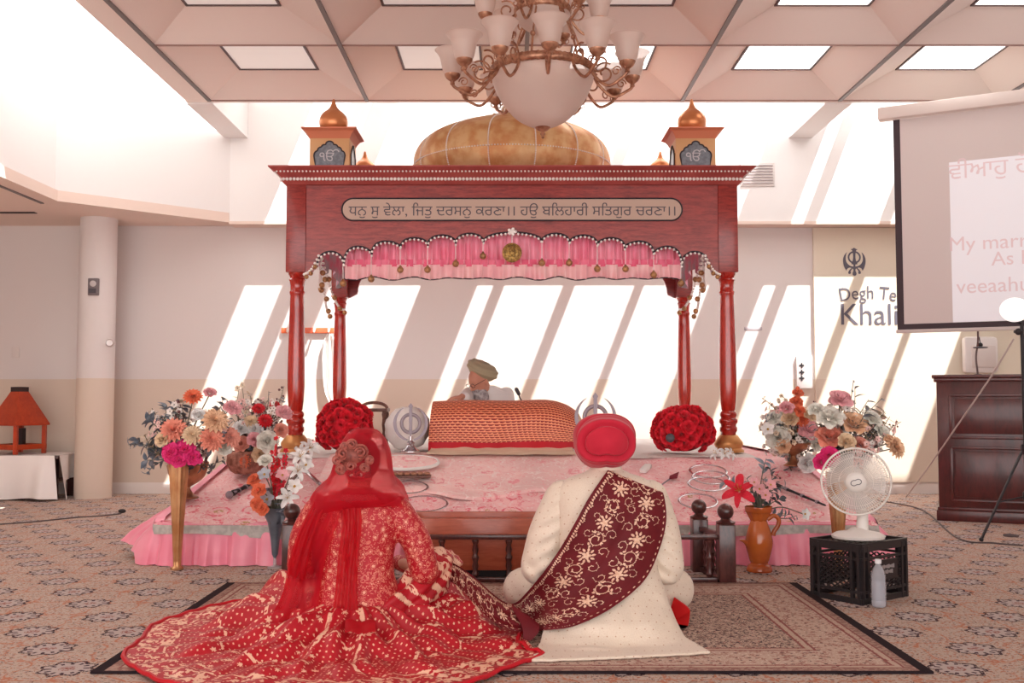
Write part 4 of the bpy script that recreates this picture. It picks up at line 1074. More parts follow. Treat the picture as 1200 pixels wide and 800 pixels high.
bl = loft([(.615, BX, 4.275, .055, .055), (.597, BX, 4.27, .09, .07), (.575, BX, 4.265, .145, .085), (.548, BX, 4.26, .18, .095), (.50, BX, 4.255, .187, .105), (.42, BX, 4.25, .172, .108), (.33, BX, 4.25, .155, .105), (.25, BX, 4.25, .158, .112), (.17, BX, 4.245, .185, .14), (.10, BX, 4.24, .21, .17), (.06, BX, 4.24, .22, .18)])
be = {1: (P(497, 664, 4.25)[0], 4.27, .265), -1: (P(352, 662, 4.25)[0], 4.27, .28)}
for s_ in (-1, 1):
    sh_ = (BX + s_ * .165, 4.265, .515); e_ = be[s_]
    limb(bl, [sh_, ((sh_[0] + e_[0]) / 2 + s_ * .02, 4.26, (sh_[2] + e_[2]) / 2 + .01), e_], [.068, .064, .062]); limb(bl, [e_, (e_[0] - s_ * .03, 4.42, .25), (BX + s_ * .14, 4.58, .25)], [.062, .05, .036])
blm = fuse(bl, .0085, 6)
put('blouse', blm, m_blouse, br, sharp=80)
bd = loft([(.64, BX, 4.29, .045, .047), (.60, BX, 4.28, .052, .052), (.57, BX, 4.27, .11, .065), (.5, BX, 4.262, .14, .075), (.33, BX, 4.255, .12, .08), (.15, BX, 4.25, .16, .12)])
hg, HM = head((BX + .0, 4.325, .715), 1, 0, -.3, .95); bd.merge(hg, HM); limb(bd, [(BX, 4.285, .58), (BX, 4.30, .66)], [.05, .048])
for s_ in (-1, 1):
    limb(bd, [(BX + s_ * .15, 4.265, .51), be[s_]], [.04, .035]); limb(bd, [be[s_], (BX + s_ * .13, 4.6, .25)], [.034, .024])
    limb(bd, [(BX + s_ * .09, 4.3, .1), (BX + s_ * .36, 4.58, .11)], [.075, .05]); limb(bd, [(BX + s_ * .36, 4.58, .11), (BX - s_ * .03, 4.7, .06)], [.045, .03])
bdm = fuse(bd, .0075, 4)
for s_ in (-1, 1): bdm.merge(hand((BX + s_ * .13, 4.595, .25), (-s_ * .5, .75, -.1), (0, .1, 1), (-s_, -.3, 0), .9))
put('body', bdm, m_skinp, br)
# hair: cap, bun and curls
m_hair = M('auburn_hair', (104, 46, 40), .5, c2=(150, 76, 64), vs=40)
g = G().ball((BX, 4.315, .735), (.088, .105, .098), 24, 16)
hc = P(412, 535, 4.16); g.ball((hc[0], 4.215, hc[2]), (.062, .05, .055), 20, 14)
hr = put('hair', g, m_hair, br)
m_curl = M('light_curl', (176, 96, 84), .45, c2=(134, 64, 56), vs=60)
for q, (px, py, r, s_) in enumerate([(412 + (a_ - 412) * .84, 536 + (b_ - 536) * .84, c_, d_) for a_, b_, c_, d_ in [(399, 531, .030, 1), (424, 529, .032, -1), (411, 548, .026, 1), (396, 552, .022, -1), (429, 551, .022, 1), (412, 518, .024, -1), (391, 540, .02, 1), (436, 540, .018, -1), (412, 562, .02, 1), (402, 520, .018, 1), (424, 561, .018, -1)]]):
    c = P(px, py, 4.168); t_ = np.linspace(0, 1, 40)
    put('hair_curl', G().tube([c + A(s_ * r * (1 - .8 * t) * math.cos(t * 14 + q), -.012 * t + .012, r * (1 - .8 * t) * math.sin(t * 14 + q)) for t in t_], .0055, 6), m_curl, hr)
# skirt spread on the rug
SX, SY, SR = -.67, 4.215, .875
nth, nr_ = 1100, 250
TH, RR = np.meshgrid(np.linspace(0, 2 * PI, nth, endpoint=False), np.linspace(.10, 1.0, nr_), indexing='ij')
Rb = SR * (1 + .025 * np.sin(TH * 5 + 1) + .015 * np.sin(TH * 11))
XX = SX + RR * Rb * np.cos(TH); YY = SY + RR * Rb * np.sin(TH) * 1.0
def gs(x0, y0, s_, h): return h * np.exp(-((XX - x0) ** 2 + (YY - y0) ** 2) / (2 * s_ * s_))
ZZ = .155 * np.exp(-(RR / .42) ** 2.2) + .012 + gs(-.30, 4.62, .13, .17) + gs(-1.0, 4.62, .13, .16) + gs(-.62, 4.78, .16, .08) + gs(-.22, 4.36, .10, .07) + gs(-1.10, 4.36, .10, .07)
env = np.clip((1 - RR) * 5, 0, 1) * np.clip((RR - .12) * 5, 0, 1)
fold = np.sin(TH * 13 + 2.2 * np.sin(RR * 5 + TH * 2)) + .6 * np.sin(TH * 29 + 3 * np.sin(RR * 4))
ZZ = ZZ + env * (.016 * fold + .014 * np.sin(RR * 22 + 2.2 * np.sin(TH * 3) + TH * 2)) + .006 * np.sin(TH * 31) * np.clip((RR - .7) * 3, 0, 1)
ZZ = np.maximum(ZZ, .018 + .004 * (1 + np.sin(TH * 40)))
limx = np.interp(YY, [3.4, 3.9, 4.05, 4.3, 4.42, 4.55, 5.2], [.3, .10, .06, .10, .02, -.06, -.06]); over = XX > limx; ZZ = ZZ + np.where(over, .012 * np.sin((XX - limx) * 60) ** 2, 0); XX = np.where(over, limx - .04 * np.sin((XX - limx) * 14), XX)
# embroidery mask
arc = TH * RR * Rb; rad = RR * Rb
def h2(a, b): 
    q = np.sin(a * 127.1 + b * 311.7) * 43758.5453; return q - np.floor(q)
mask = np.zeros_like(TH)
for rows_ in [1]:
    dr = .021; ri = np.floor(rad / dr); nper = np.maximum(8, np.round(2 * PI * ri * dr / .024)); ca = TH / (2 * PI) * nper + .5 * (ri % 2); ci = np.floor(ca)
    du = (ca - ci - .5) * 2 * PI * rad / nper; dv = rad - (ri + .5) * dr
    mask = np.maximum(mask, (np.hypot(du, dv) < .0039) * .9)
def lump(sc): return h2(np.floor(XX / sc), np.floor(YY / sc))
def fbm(sc):
    from_ = 0
    gx, gy = XX / sc, YY / sc; ix, iy = np.floor(gx), np.floor(gy); fx, fy = gx - ix, gy - iy; fx, fy = fx * fx * (3 - 2 * fx), fy * fy * (3 - 2 * fy)
    return (h2(ix, iy) * (1 - fx) + h2(ix + 1, iy) * fx) * (1 - fy) + (h2(ix, iy + 1) * (1 - fx) + h2(ix + 1, iy + 1) * fx) * fy
n1, n2 = fbm(.010), fbm(.03)
# vines: scalloped rings and wavy spokes
NV = 12
for r0, am, wd in ((.79, .05, .009), (.58, .05, .008), (.40, .04, .008)):
    d = np.abs(rad / SR - (r0 + am * np.abs(np.sin(TH * NV / 2 + r0 * 9)) + .015 * np.sin(TH * 17)))
    mask = np.maximum(mask, ((d < wd * (.5 + n2)) & (n1 > .38)) * 1.0)
sp = np.abs(((TH * NV / (2 * PI) + .18 * np.sin(RR * 9 + TH * 3)) % 1) - .5) * 2 * PI / NV * rad
mask = np.where((sp < .017) & (RR < .84), np.maximum(mask * 0, ((sp < .011 * (.35 + n2)) & (n1 > .40)) * 1.0), mask)
rs = np.random.RandomState(8)
for k in range(170):
    r_ = SR * math.sqrt(rs.uniform(.04, .8)); a = rs.uniform(0, 2 * PI); x0, y0 = SX + r_ * math.cos(a), SY + r_ * math.sin(a); R_ = rs.uniform(.008, .016)
    sel = (np.abs(XX - x0) < .03) & (np.abs(YY - y0) < .03)
    d = np.hypot(XX[sel] - x0, YY[sel] - y0); an = np.arctan2(YY[sel] - y0, XX[sel] - x0); mask[sel] = np.maximum(mask[sel] * (d > R_ * 1.5), (d < R_ * (.72 + .28 * np.cos(an * 6 + k))) * 1.0)
bord = RR > .845 + .015 * np.sin(TH * 44)
mask = np.where(bord, ((n1 * .65 + n2 * .35) > .53) * 1.0, mask); mask = np.where((RR > .985), 0, mask); mask = np.where((RR > .828) & (RR < .84), (n1 > .3) * 1.0, mask)
def masked(name, red, gold, rough=.5):
    b = B(name); m_ = b.attr(); n = b.noise(120, 2)
    b.set('Base Color', b.mix(m_.sm(.35, .65), b.mix(b.noise(5, 3), red, tuple(np.array(red) * .82)), b.mix(n, gold, tuple(np.clip(np.array(gold) * 1.12, 0, 255))))); b.set('Roughness', rough); b.bump(m_, .35, .003); return b.m
m_skirtb = masked('embroidered_skirt', (196, 8, 34), (222, 176, 150))
put('skirt', G().grid(np.stack([XX, YY, ZZ], -1), cu=True, at=mask), m_skirtb, br, sharp=80)
rim = np.stack([XX[::5, -1], YY[::5, -1], np.maximum(ZZ[::5, -1], .021)], 1)
sk = br.children[-1]
put('hem_piping', G().tube(rim, .009, 6, closed=True), M('red_piping', (196, 12, 34), .5), sk)
# bunched fold of the dress beside her right arm
pth = spline([P(528, 662, 4.62), P(512, 664, 4.50), P(490, 690, 4.33), P(462, 712, 4.22), P(430, 728, 4.12), P(400, 742, 4.06)], 40)
R_ = np.interp(np.linspace(0, 1, 40), [0, .25, .6, 1], [.055, .085, .075, .03]); V = np.zeros((40 * 4, 64, 3))
pth = spline(pth, 160); R_ = np.interp(np.linspace(0, 1, 160), np.linspace(0, 1, 40), R_)
mk = np.zeros((160, 64))
for i in range(160):
    T_ = nrm(pth[min(i + 1, 159)] - pth[max(i - 1, 0)]); s_ = nrm(np.cross(T_, (0, 0, 1))); u_ = np.cross(s_, T_)
    for j in range(64):
        a = 2 * PI * j / 64; r = R_[i] * (1 + .10 * math.sin(a * 5 + i * .03) + .07 * math.sin(a * 9 - i * .06) + .10 * math.sin(i * .19 + 2 * math.sin(a)))
        V[i, j] = pth[i] + (s_ * math.cos(a) + u_ * math.sin(a)) * r
V[:, :, 2] = np.maximum(V[:, :, 2], .02)
XX, YY = V[:, :, 0] + V[:, :, 2], V[:, :, 1] + V[:, :, 2] * .7
n1, n2 = fbm(.012), fbm(.045); mk = ((n2 > .70) & (n1 > .40)) | (np.abs(np.sin(np.arange(160)[:, None] * .085 + .6 * np.sin(np.arange(64)[None] * .2))) < .06)
put('bunched_fold', G().grid(V, cv=True, at=mk * 1.0), m_skirtb, br, sharp=80)
# veil
def sheer(name, c, op):
    b = B(name); tr = b.t.nodes.new('ShaderNodeBsdfTransparent'); tr.inputs[0].default_value = lin((250, 170, 170)); mx = b.t.nodes.new('ShaderNodeMixShader'); tl_ = b.t.nodes.new('ShaderNodeBsdfTranslucent'); tl_.inputs[0].default_value = lin(c)
    m2 = b.t.nodes.new('ShaderNodeMixShader'); m2.inputs[0].default_value = .35; b.t.links.new(b.p.outputs[0], m2.inputs[1]); b.t.links.new(tl_.outputs[0], m2.inputs[2])
    lw = b.t.nodes.new('ShaderNodeLayerWeight'); lw.inputs[0].default_value = .35; f = (S(b.t, lw.outputs['Facing']) * .55 + op)._m('MINIMUM', .97)
    b.set('Base Color', c); b.set('Roughness', .5); b.t.links.new(f.k, mx.inputs[0]); b.t.links.new(tr.outputs[0], mx.inputs[1]); b.t.links.new(m2.outputs[0], mx.inputs[2]); b.t.links.new(mx.outputs[0], b.out.inputs[0]); return b.m
m_veil = sheer('sheer_red_veil', (214, 26, 52), .40); m_veil2 = sheer('folded_red_veil', (204, 16, 38), .55)
prof = [(.868, .004, 0), (.862, .035, 0), (.846, .068, 0), (.815, .092, 0), (.77, .112, 0), (.72, .124, .0), (.67, .133, -.002), (.63, .152, -.004), (.60, .186, -.004), (.578, .205, -.004), (.56, .214, -.004), (.545, .219, -.004)]
ph_ = np.linspace(0, 1, len(prof)); na = 150; nv_ = 60; V = np.zeros((nv_, na, 3))
for i, t in enumerate(np.linspace(0, 1, nv_)):
    z_ = np.interp(t, ph_, [p[0] for p in prof]); r_ = np.interp(t, ph_, [p[1] for p in prof])
    for j, a in enumerate(np.linspace(PI / 2 + .75, PI / 2 + 2 * PI - .75, na)):
        fo = 1 + .022 * t * (1.1 - t) * math.sin(a * 17 + 3 * math.sin(t * 4)) + .03 * t * (1.2 - t) * math.sin(a * 7 + t * 5)
        V[i, j] = (BX + .005 + r_ * 1.0 * fo * math.cos(a) + .012 * math.sin(t * 5), 4.27 + (.045 if t < .4 else .045 - .03 * (t - .4)) + r_ * (1.12 if t < .6 else 1.12 - .9 * (t - .6)) * fo * math.sin(a), z_ + .10 * max(0, math.sin(a)) * t - .05 * max(0, t - .75) * 4 * max(0, -math.cos(a)) )
vl = put('veil', G().grid(V), m_veil, br, sharp=85)
bb = BVHTree.FromPolygons([tuple(v) for v in np.vstack(blm.v) + wl(br)], blm.f)
def drape(name, left, right, off, mat, n=60, k=16, fq=18, am=.006):
    l = spline([(a, b_, 0) for a, b_ in left], n); r = spline([(a, b_, 0) for a, b_ in right], n); V = np.zeros((n, k, 3)); D = np.zeros((n, k))
    for i in range(n):
        for j in range(k):
            v = j / (k - 1); px, py = l[i, :2] * (1 - v) + r[i, :2] * v
            h = bb.ray_cast(cam0, Vector(tuple(ray(px, py))).normalized())[0]; D[i, j] = h.y if h is not None else np.nan
    base = np.nanmin(D) if not np.isnan(D).all() else 4.15
    for i in range(n):
        bad = np.isnan(D[i])
        if bad.all(): D[i] = D[i - 1] if i else 4.15
        elif bad.any(): D[i, bad] = np.interp(np.where(bad)[0], np.where(~bad)[0], D[i, ~bad])
    for _ in range(8):
        q = D.copy(); q[1:-1] = (D[:-2] + 2 * D[1:-1] + D[2:]) / 4; q[:, 1:-1] = (q[:, :-2] + 2 * q[:, 1:-1] + q[:, 2:]) / 4; D = q
    for i in range(n):
        for j in range(k):
            v = j / (k - 1); px, py = l[i, :2] * (1 - v) + r[i, :2] * v
            V[i, j] = P(px, py, D[i, j] - off - am * (1 + math.sin(v * fq + i * .05))); V[i, j, 2] = max(V[i, j, 2], .03)
    return put(name, G().grid(V), mat, br, sharp=85)
drape('veil_left_fall', [(372, 585), (350, 622), (338, 660), (331, 695), (316, 725)], [(404, 585), (392, 622), (380, 660), (374, 700), (372, 738)], .016, m_veil)
drape('veil_left_fold', [(372, 578), (352, 618), (341, 655), (333, 690), (318, 722)], [(384, 583), (370, 620), (361, 655), (356, 695), (352, 734)], .024, m_veil2, fq=14)
drape('veil_middle_fold', [(396, 575), (400, 612), (396, 655), (392, 700), (386, 738)], [(420, 577), (424, 612), (420, 655), (419, 700), (424, 742)], .022, m_veil2, fq=20, am=.007)
drape('veil_shoulder_fold', [(384, 574), (386, 581), (388, 588)], [(466, 578), (470, 586), (472, 594)], .03, m_veil, n=18, k=40, fq=6, am=.004)
e0 = [P(404, 738, 4.02), P(438, 736, 4.0)]; e1 = [P(404, 776, 3.86), P(440, 770, 3.86)]
V = np.zeros((12, 8, 3))
for i in range(12):
    for j in range(8):
        a, b_ = i / 11, j / 7; V[i, j] = (A(*e0[0]) * (1 - b_) + A(*e0[1]) * b_) * (1 - a) + (A(*e1[0]) * (1 - b_) + A(*e1[1]) * b_) * a; V[i, j, 2] = max(V[i, j, 2], .10) + .006 * math.sin(b_ * 9) + .03 * math.sin(PI * a)
put('veil_end', G().grid(V), m_veil2, br)

# ---- reader behind the altar
RX, RY = P(568, 450, 8.72)[0], 8.72
zb2 = ZS1 + .02
rd = thing('person', 'elderly grey-bearded reader in khaki turban and white tunic bending over the red cloth', 'person', (RX, RY, zb2))
m_tunic = M('white_tunic', (236, 232, 230), .8, bump=.2, bs=18)
hc = P(562, 446.5, 8.55)
tn = loft([(zb2 + .01, RX + .06, 8.8, .26, .22), (zb2 + .1, RX + .06, 8.8, .25, .2), (zb2 + .25, RX + .05, 8.78, .2, .15), (1.02 - .05, RX + .04, 8.72, .19, .13), (1.06, RX + .02, 8.69, .16, .10), (1.10, RX + .0, 8.66, .09, .075)])
sl_ = A(RX - .13, 8.68, 1.02); sr_ = A(RX + .19, 8.72, 1.02); hl_ = P(541, 467, 8.22); hl_[2] = max(hl_[2], 1.0)
limb(tn, [sl_, (RX - .16, 8.45, .99), hl_ + A(.03, .03, .0)], [.07, .058, .042]); limb(tn, [sr_, (RX + .2, 8.62, .84), (RX + .06, 8.46, .86)], [.07, .06, .042])
for s_ in (-1, 1): limb(tn, [(RX + .05 + s_ * .12, 8.72, zb2 + .12), (RX + .05 + s_ * .34, 8.55, zb2 + .1)], [.1, .075]); limb(tn, [(RX + .05 + s_ * .34, 8.55, zb2 + .1), (RX + .05, 8.46, zb2 + .07)], [.07, .055])
put('tunic', fuse(tn, .011, 5), m_tunic, rd, sharp=80)
bd = loft([(zb2 + .1, RX + .06, 8.8, .18, .14), (zb2 + .25, RX + .05, 8.78, .14, .1), (1.0, RX + .04, 8.72, .13, .085), (1.07, RX + .01, 8.67, .06, .055)])
hg, HM = head(hc, 1, PI / 2 + .75, -.55, 1.02); bd.merge(hg, HM); limb(bd, [(RX + .02, 8.68, 1.03), tuple(hc + A(.03, .04, -.03))], [.055, .052])
limb(bd, [tuple(sl_), tuple(hl_)], [.04, .028]); limb(bd, [tuple(sr_), (RX + .2, 8.62, .84), (RX + .03, 8.44, .86)], [.04, .035, .028])
bdm = fuse(bd, .0075, 4); bdm.merge(hand(hl_, (-.7, -.5, -.12), (0, 0, 1), (.5, -.7, 0), 1.0, .4)); bdm.merge(hand((RX + .03, 8.44, .86), (-.8, -.4, 0), (0, 0, 1), (.4, -.8, 0), 1.0, .5))
put('body', bdm, M('ruddy_skin', (204, 142, 118), .55, var=.06), rd)
HMa = np.array(HM)
g = G().ball((0, .05, -.11), (.07, .06, .085), 20, 14); g.ball((0, .075, -.05), (.045, .03, .02), 14, 8); g.v = [v @ HMa[:3, :3].T + HMa[:3, 3] for v in g.v]
v_ = g.v[0]; put('beard', g, M('grey_beard', (204, 198, 198), .85, c2=(150, 142, 144), vs=30, bump=.6, bs=90), rd)
tcn = P(565, 434.5, 8.58); V = np.zeros((50, 60, 3)); tilt = np.array(Matrix.Rotation(.30, 3, 'Y'))
for i, t in enumerate(np.linspace(.01, PI - .01, 50)):
    for j, a in enumerate(np.linspace(0, 2 * PI, 60, endpoint=False)):
        k = 1 + .03 * math.sin(t * 11 + 1.2 * math.sin(a)) - (.12 * max(0, math.cos(t + .6)) if t > 2 else 0)
        q = A(.142 * math.sin(t) * math.cos(a) * k, .15 * math.sin(t) * math.sin(a) * k, .083 * math.cos(t) * k)
        q[2] += .03 * max(0, -q[0] / .14) ; V[i, j] = tcn + tilt @ q
put('turban', G().grid(V, cv=True), M('khaki_turban_cloth', (172, 160, 132), .8, bump=.1, bs=60), rd, sharp=85)
g = G()
for s_ in (-1, 1):
    c = HMa[:3, :3] @ A(s_ * .032, .108, .018) + HMa[:3, 3]; ax = HMa[:3, :3]
    g.tube([c + ax @ A(.024 * math.cos(a), 0, .018 * math.sin(a)) for a in np.linspace(0, 2 * PI, 16, endpoint=False)], .002, 5, closed=True)
    g.tube([HMa[:3, :3] @ A(s_ * .056, .105, .02) + HMa[:3, 3], HMa[:3, :3] @ A(s_ * .082, .0, .015) + HMa[:3, 3]], .002, 5)
g.tube([HMa[:3, :3] @ A(-.01, .112, .02) + HMa[:3, 3], HMa[:3, :3] @ A(.01, .112, .02) + HMa[:3, 3]], .002, 5)
put('spectacles', g, m_blk, rd)
# ------------------------------------------------------------------ rug, money box, fence
def rug_mat():
    b = B('persian_rug'); x, y, z = b.xyz(); W2, H2 = 1.525, .905
    ex = W2 - x.abs(); ey = H2 - (y - 0).abs(); e = ex.min(ey)
    n = b.noise(26, 4, dist=2.0); v = b.vor(34, rand=.8); n2 = b.noise(75, 3)
    fld = b.mix(n.sm(.42, .60), (150, 122, 112), (182, 156, 142)); fld = b.mix(n2.gt(.53), fld, (84, 66, 68)); fld = b.mix(v.lt(.16), fld, (172, 110, 100)); fld = b.mix((n - .5).abs().lt(.02), fld, (206, 182, 164))
    bor = b.mix(b.noise(40, 3).gt(.55), (186, 160, 146), (158, 118, 108)); bor = b.mix(b.vor(26, rand=.5).lt(.2), bor, (112, 84, 82)); bor = b.mix(b.noise(110, 2).gt(.6), bor, (206, 186, 170))
    c = b.mix(e.lt(.37), fld, bor)
    for a in (.37, .34, .12, .09): c = b.mix((e - a).abs().lt(.008), c, (140, 86, 82))
    for a in (.355, .105): c = b.mix((e - a).abs().lt(.012) * b.noise(60, 1).gt(.4), c, (184, 160, 144))
    c = b.mix(e.lt(.085), c, b.mix(b.noise(60, 2).gt(.5), (166, 136, 124), (140, 106, 98))); c = b.mix(e.lt(.048), c, (44, 34, 38))
    b.set('Base Color', c); b.set('Roughness', .95); b.set('Specular IOR Level', .1); b.bump(b.noise(240, 2), .3, .003); return b.m
y0, y1 = F(600, 790)[1], F(600, 684.5)[1]
g = G().box((-1.525, y0, .001), (1.525, y1 + .0, .011))
rug = put('rug', g, rug_mat(), label='brown patterned persian rug with black edge under the couple', cat='rug', loc=(0, (y0 + y1) / 2, .001), bevel=.003)
m_box = wood('orange_wood', (168, 76, 50), (190, 98, 68), .35, (.5, 4, 4), .3, 8)
m_dwood = wood('dark_turned_wood', (58, 28, 28), (92, 48, 44), .3, (3, 3, 1), .4, 8)
bx0, bx1, by0, by1, bz = -.575, .245, 5.50, 5.85, .335
t = thing('offering_box', 'long orange-brown wooden offering box with recessed top in front of the stage', 'box', ((bx0 + bx1) / 2, (by0 + by1) / 2, .0))
g = G(); w_ = .022
g.box((bx0, by0, .055), (bx1, by0 + w_, bz)).box((bx0, by1 - w_, .055), (bx1, by1, bz)).box((bx0, by0 + w_, .055), (bx0 + w_, by1 - w_, bz)).box((bx1 - w_, by0 + w_, .055), (bx1, by1 - w_, bz))
g.box((bx0 + w_, by0 + w_, .055), (bx1 - w_, by1 - w_, bz - .03)); put('body', g, m_box, t, bevel=.003)
put('plinth', G().box((bx0 + .03, by0 + .03, 0), (bx1 - .03, by1 - .03, .056)), m_blk, t, smooth=False)
m_paper = M('folded_note', (226, 214, 204), .8)
for k, (px, py, ln) in enumerate(((512, 602, .05), (523, 600, .045), (553, 602, .035), (560, 602, .03))):
    c = F(px, py, bz - .02); g = G(); n = 8; V = np.zeros((n, 4, 3))
    for i in range(n):
        for j in range(4): V[i, j] = c + A((i / (n - 1) - .5) * ln * 2, (j / 3 - .5) * .03 + i * .004, .012 * math.sin(i * .6 + k))
    g.grid(V); V[:, :, 2] -= .003; g.grid(V)
    put('banknote', g, m_paper if k != 3 else M('grey_note', (110, 106, 104), .8), label=['crumpled pale banknote at the left end of the offering box top', 'folded pale banknote lying just right of the crumpled one on the box', 'small pale banknote near the middle of the offering box top', 'grey crumpled note near the middle of the offering box top'][k], cat='banknote', group='notes on the offering box')
fz, fy = .258, 5.432
fx = (-1.19, 1.155); ry_, rx_ = 5.80, (-1.12, 1.08)
t = thing('spindle_fence', 'low dark wooden fence with turned spindles and ball posts around the offering box', 'fence', (0, fy, .0))
def fpost(x, y, h):
    o = put('post', G().box((x - .045, y - .045, 0), (x + .045, y + .045, h)), m_dwood, t, bevel=.006)
    put('post_cap', G().lathe([(.05, h), (.052, h + .012), (.03, h + .02), (.022, h + .03)], (x, y, 0), 20), m_dwood, o)
    put('ball_finial', G().ball((x, y, h + .066), .044, 20, 14), m_dwood, o)
for x in fx: fpost(x, fy, .315)
for x in rx_: fpost(x, ry_, .30)
sp_ = [(.012, 0), (.02, .02), (.012, .04), (.018, .07), (.013, .095), (.021, .12), (.012, .145), (.018, .17), (.012, .20), (.02, .222), (.014, .235)]
put('top_rail', G().box((fx[0], fy - .02, fz - .025), (fx[1], fy + .02, fz)), m_dwood, t, bevel=.004); put('bottom_rail', G().box((fx[0], fy - .016, .004), (fx[1], fy + .016, .03)), m_dwood, t, bevel=.003)
for k in range(13):
    x = fx[0] + (k + .5) * (fx[1] - fx[0]) / 13; put('spindle', G().lathe([(r, z * .87 + .03) for r, z in sp_], (x, fy, 0), 12), m_dwood, t)
for s_ in (0, 1):
    a, b_ = A(fx[s_], fy, fz - .012), A(rx_[s_], ry_, fz - .012); put('top_rail', G().bar(a, b_, .036, .024), m_dwood, t, bevel=.003); put('bottom_rail', G().bar(a * A(1, 1, 0) + A(0, 0, .017), b_ * A(1, 1, 0) + A(0, 0, .017), .032, .024), m_dwood, t, bevel=.003)
    for q in (.28, .5, .72):
        p = a * (1 - q) + b_ * q; put('spindle', G().lathe([(r, z * .87 + .03) for r, z in sp_], (p[0], p[1], 0), 12), m_dwood, t)

# ------------------------------------------------------------------ fan on the crate, bottle
m_crate = M('black_crate_plastic', (40, 34, 36), .45)
c0 = F(1010, 709); e1 = A(-.173, .23, 0) / .288; e2 = A(.31, .23, 0) / .386; L1, L2, H_ = .288, .386, .278
t = thing('milk_crate', 'black plastic milk crate standing upside on the carpet under the white fan', 'crate', c0 + (e1 * L1 + e2 * L2) / 2)
def cpt(a, b_, z): return c0 + e1 * a + e2 * b_ + A(0, 0, z)
def face(o_, d, ln, name, panel):
    nrm_ = nrm(np.cross(d, (0, 0, 1))); g = G(); fr = lambda a, z: o_ + d * a + A(0, 0, z)
    for z, h in ((.0, .03), (.045, .012), (H_ - .02, .04), (H_ - .075, .012)): g.bar(fr(0, z + .012), fr(ln, z + .012), .014, h)
    for a in (.012, .05, ln - .05, ln - .012): g.bar(fr(a, 0), fr(a, H_), .014, .02, up=tuple(nrm_))
    sp_w = .034; n = int(ln / sp_w)
    for k in range(-8, n + 1):
        for sg in (1, -1):
            pts = []
            for q in np.linspace(0, 1, 24):
                z = .06 + q * (H_ - .14); a = k * sp_w + (q if sg > 0 else 1 - q) * .2 + .0
                if .05 <= a <= ln - .05 and not (panel and .13 < a < .30 and .10 < z < .20): pts.append((a, z))
            run = []
            for p in pts + [None]:
                if p is not None and (not run or abs(p[1] - run[-1][1]) < .012): run.append(p)
                else:
                    if len(run) > 1: g.bar(fr(*run[0]), fr(*run[-1]), .006, .007, up=tuple(nrm_))
                    run = [p] if p is not None else []
    if panel: g.bar(fr(.13, .15), fr(.30, .15), .008, .10)
    o = put(name, g, m_crate, t, smooth=False)
    if panel:
        lg = G()
        for r_, (n_, y_) in enumerate(((9, .165), (8, .14))):
            for k in range(n_): lg.bar(fr(.15 + k * .0135, y_), fr(.159 + k * .0135, y_), .003, .012 + .004 * ((k * 7 + r_) % 3))
        lg.v = [v_ + nrm_ * .006 for v_ in lg.v]; put('worn_print', lg, M('faded_print', (150, 140, 140), .7), o, smooth=False)
face(cpt(0, 0, 0), e1, L1, 'side', False); face(cpt(0, 0, 0), e2, L2, 'side', True); face(cpt(L1, 0, 0), e2, L2, 'side', False); face(cpt(0, L2, 0), e1, L1, 'side', False)
g = G()
for q in np.linspace(.04, .96, 9): g.bar(cpt(L1 * q, 0, H_ - .008), cpt(L1 * q, L2, H_ - .008), .01, .012)
for q in np.linspace(.03, .97, 11): g.bar(cpt(0, L2 * q, H_ - .008), cpt(L1, L2 * q, H_ - .008), .01, .012)
put('top_grid', g, m_crate, t, smooth=False)
m_fan = M('white_fan_plastic', (226, 220, 214), .35)
zt = H_ + .021; fb = P(1005, 629, 5.0); fb = A(fb[0] + .01, 5.02, zt)
t = thing('table_fan', 'white table fan with round wire guard standing on the black crate', 'fan', fb)
put('base', G().lathe([(.118, zt), (.122, zt + .012), (.10, zt + .026), (.05, zt + .036), (.03, zt + .05)], (fb[0], fb[1], 0), 36, mod=lambda a, t_: 1 + .08 * np.cos(2 * a)), m_fan, t)
dirn = nrm(A(-.30, -.95, -.03)); hc = P(1003, 564, 4.9); bk = hc - dirn * .10
put('stand', G().tube([(fb[0] + .02, fb[1], zt + .03), (fb[0] + .026, fb[1] + .005, zt + .12), (bk[0], bk[1] + .02, bk[2] - .06)], [.032, .026, .026], 16), m_fan, t)
q = Vector((0, 0, 1)).rotation_difference(Vector(tuple(dirn))).to_matrix(); Q = np.array(q)
put('motor', G().lathe([(.02, -.17), (.05, -.16), (.056, -.11), (.056, -.05), (.03, -.045)], bk + dirn * .06, 24, axis=dirn), m_fan, t)
R = .162; gd = G()
def fp(r, a, d): return hc + Q @ A(r * math.cos(a), r * math.sin(a), d)
for s_, bul in ((1, .035), (-1, -.045)):
    for k in range(80):
        a = 2 * PI * k / 80
        gd.tube([fp(r, a + .25 * (r / R) * s_, bul * (1 - (r / R) ** 2.6)) for r in np.linspace(.045, R, 7)], .0011, 4, cap=False)
    for r in (.08, .118, .145): gd.tube([fp(r, a, bul * (1 - (r / R) ** 2.6)) for a in np.linspace(0, 2 * PI, 48, endpoint=False)], .0013, 4, closed=True)
gd.tube([fp(R, a, 0) for a in np.linspace(0, 2 * PI, 64, endpoint=False)], .005, 8, closed=True)
put('wire_guard', gd, m_fan, t)
put('guard_cap', G().lathe([(.0, .044), (.03, .043), (.044, .038), (.05, .03), (.046, .026)], hc, 32, axis=dirn), m_fan, t)
g = G().tube([fp(.018 * (1 + .4 * math.cos(2 * a)), a, .045) for a in np.linspace(0, 2 * PI, 24, endpoint=False)], .002, 5, closed=True); put('cap_emblem', g, m_mgrey, t)
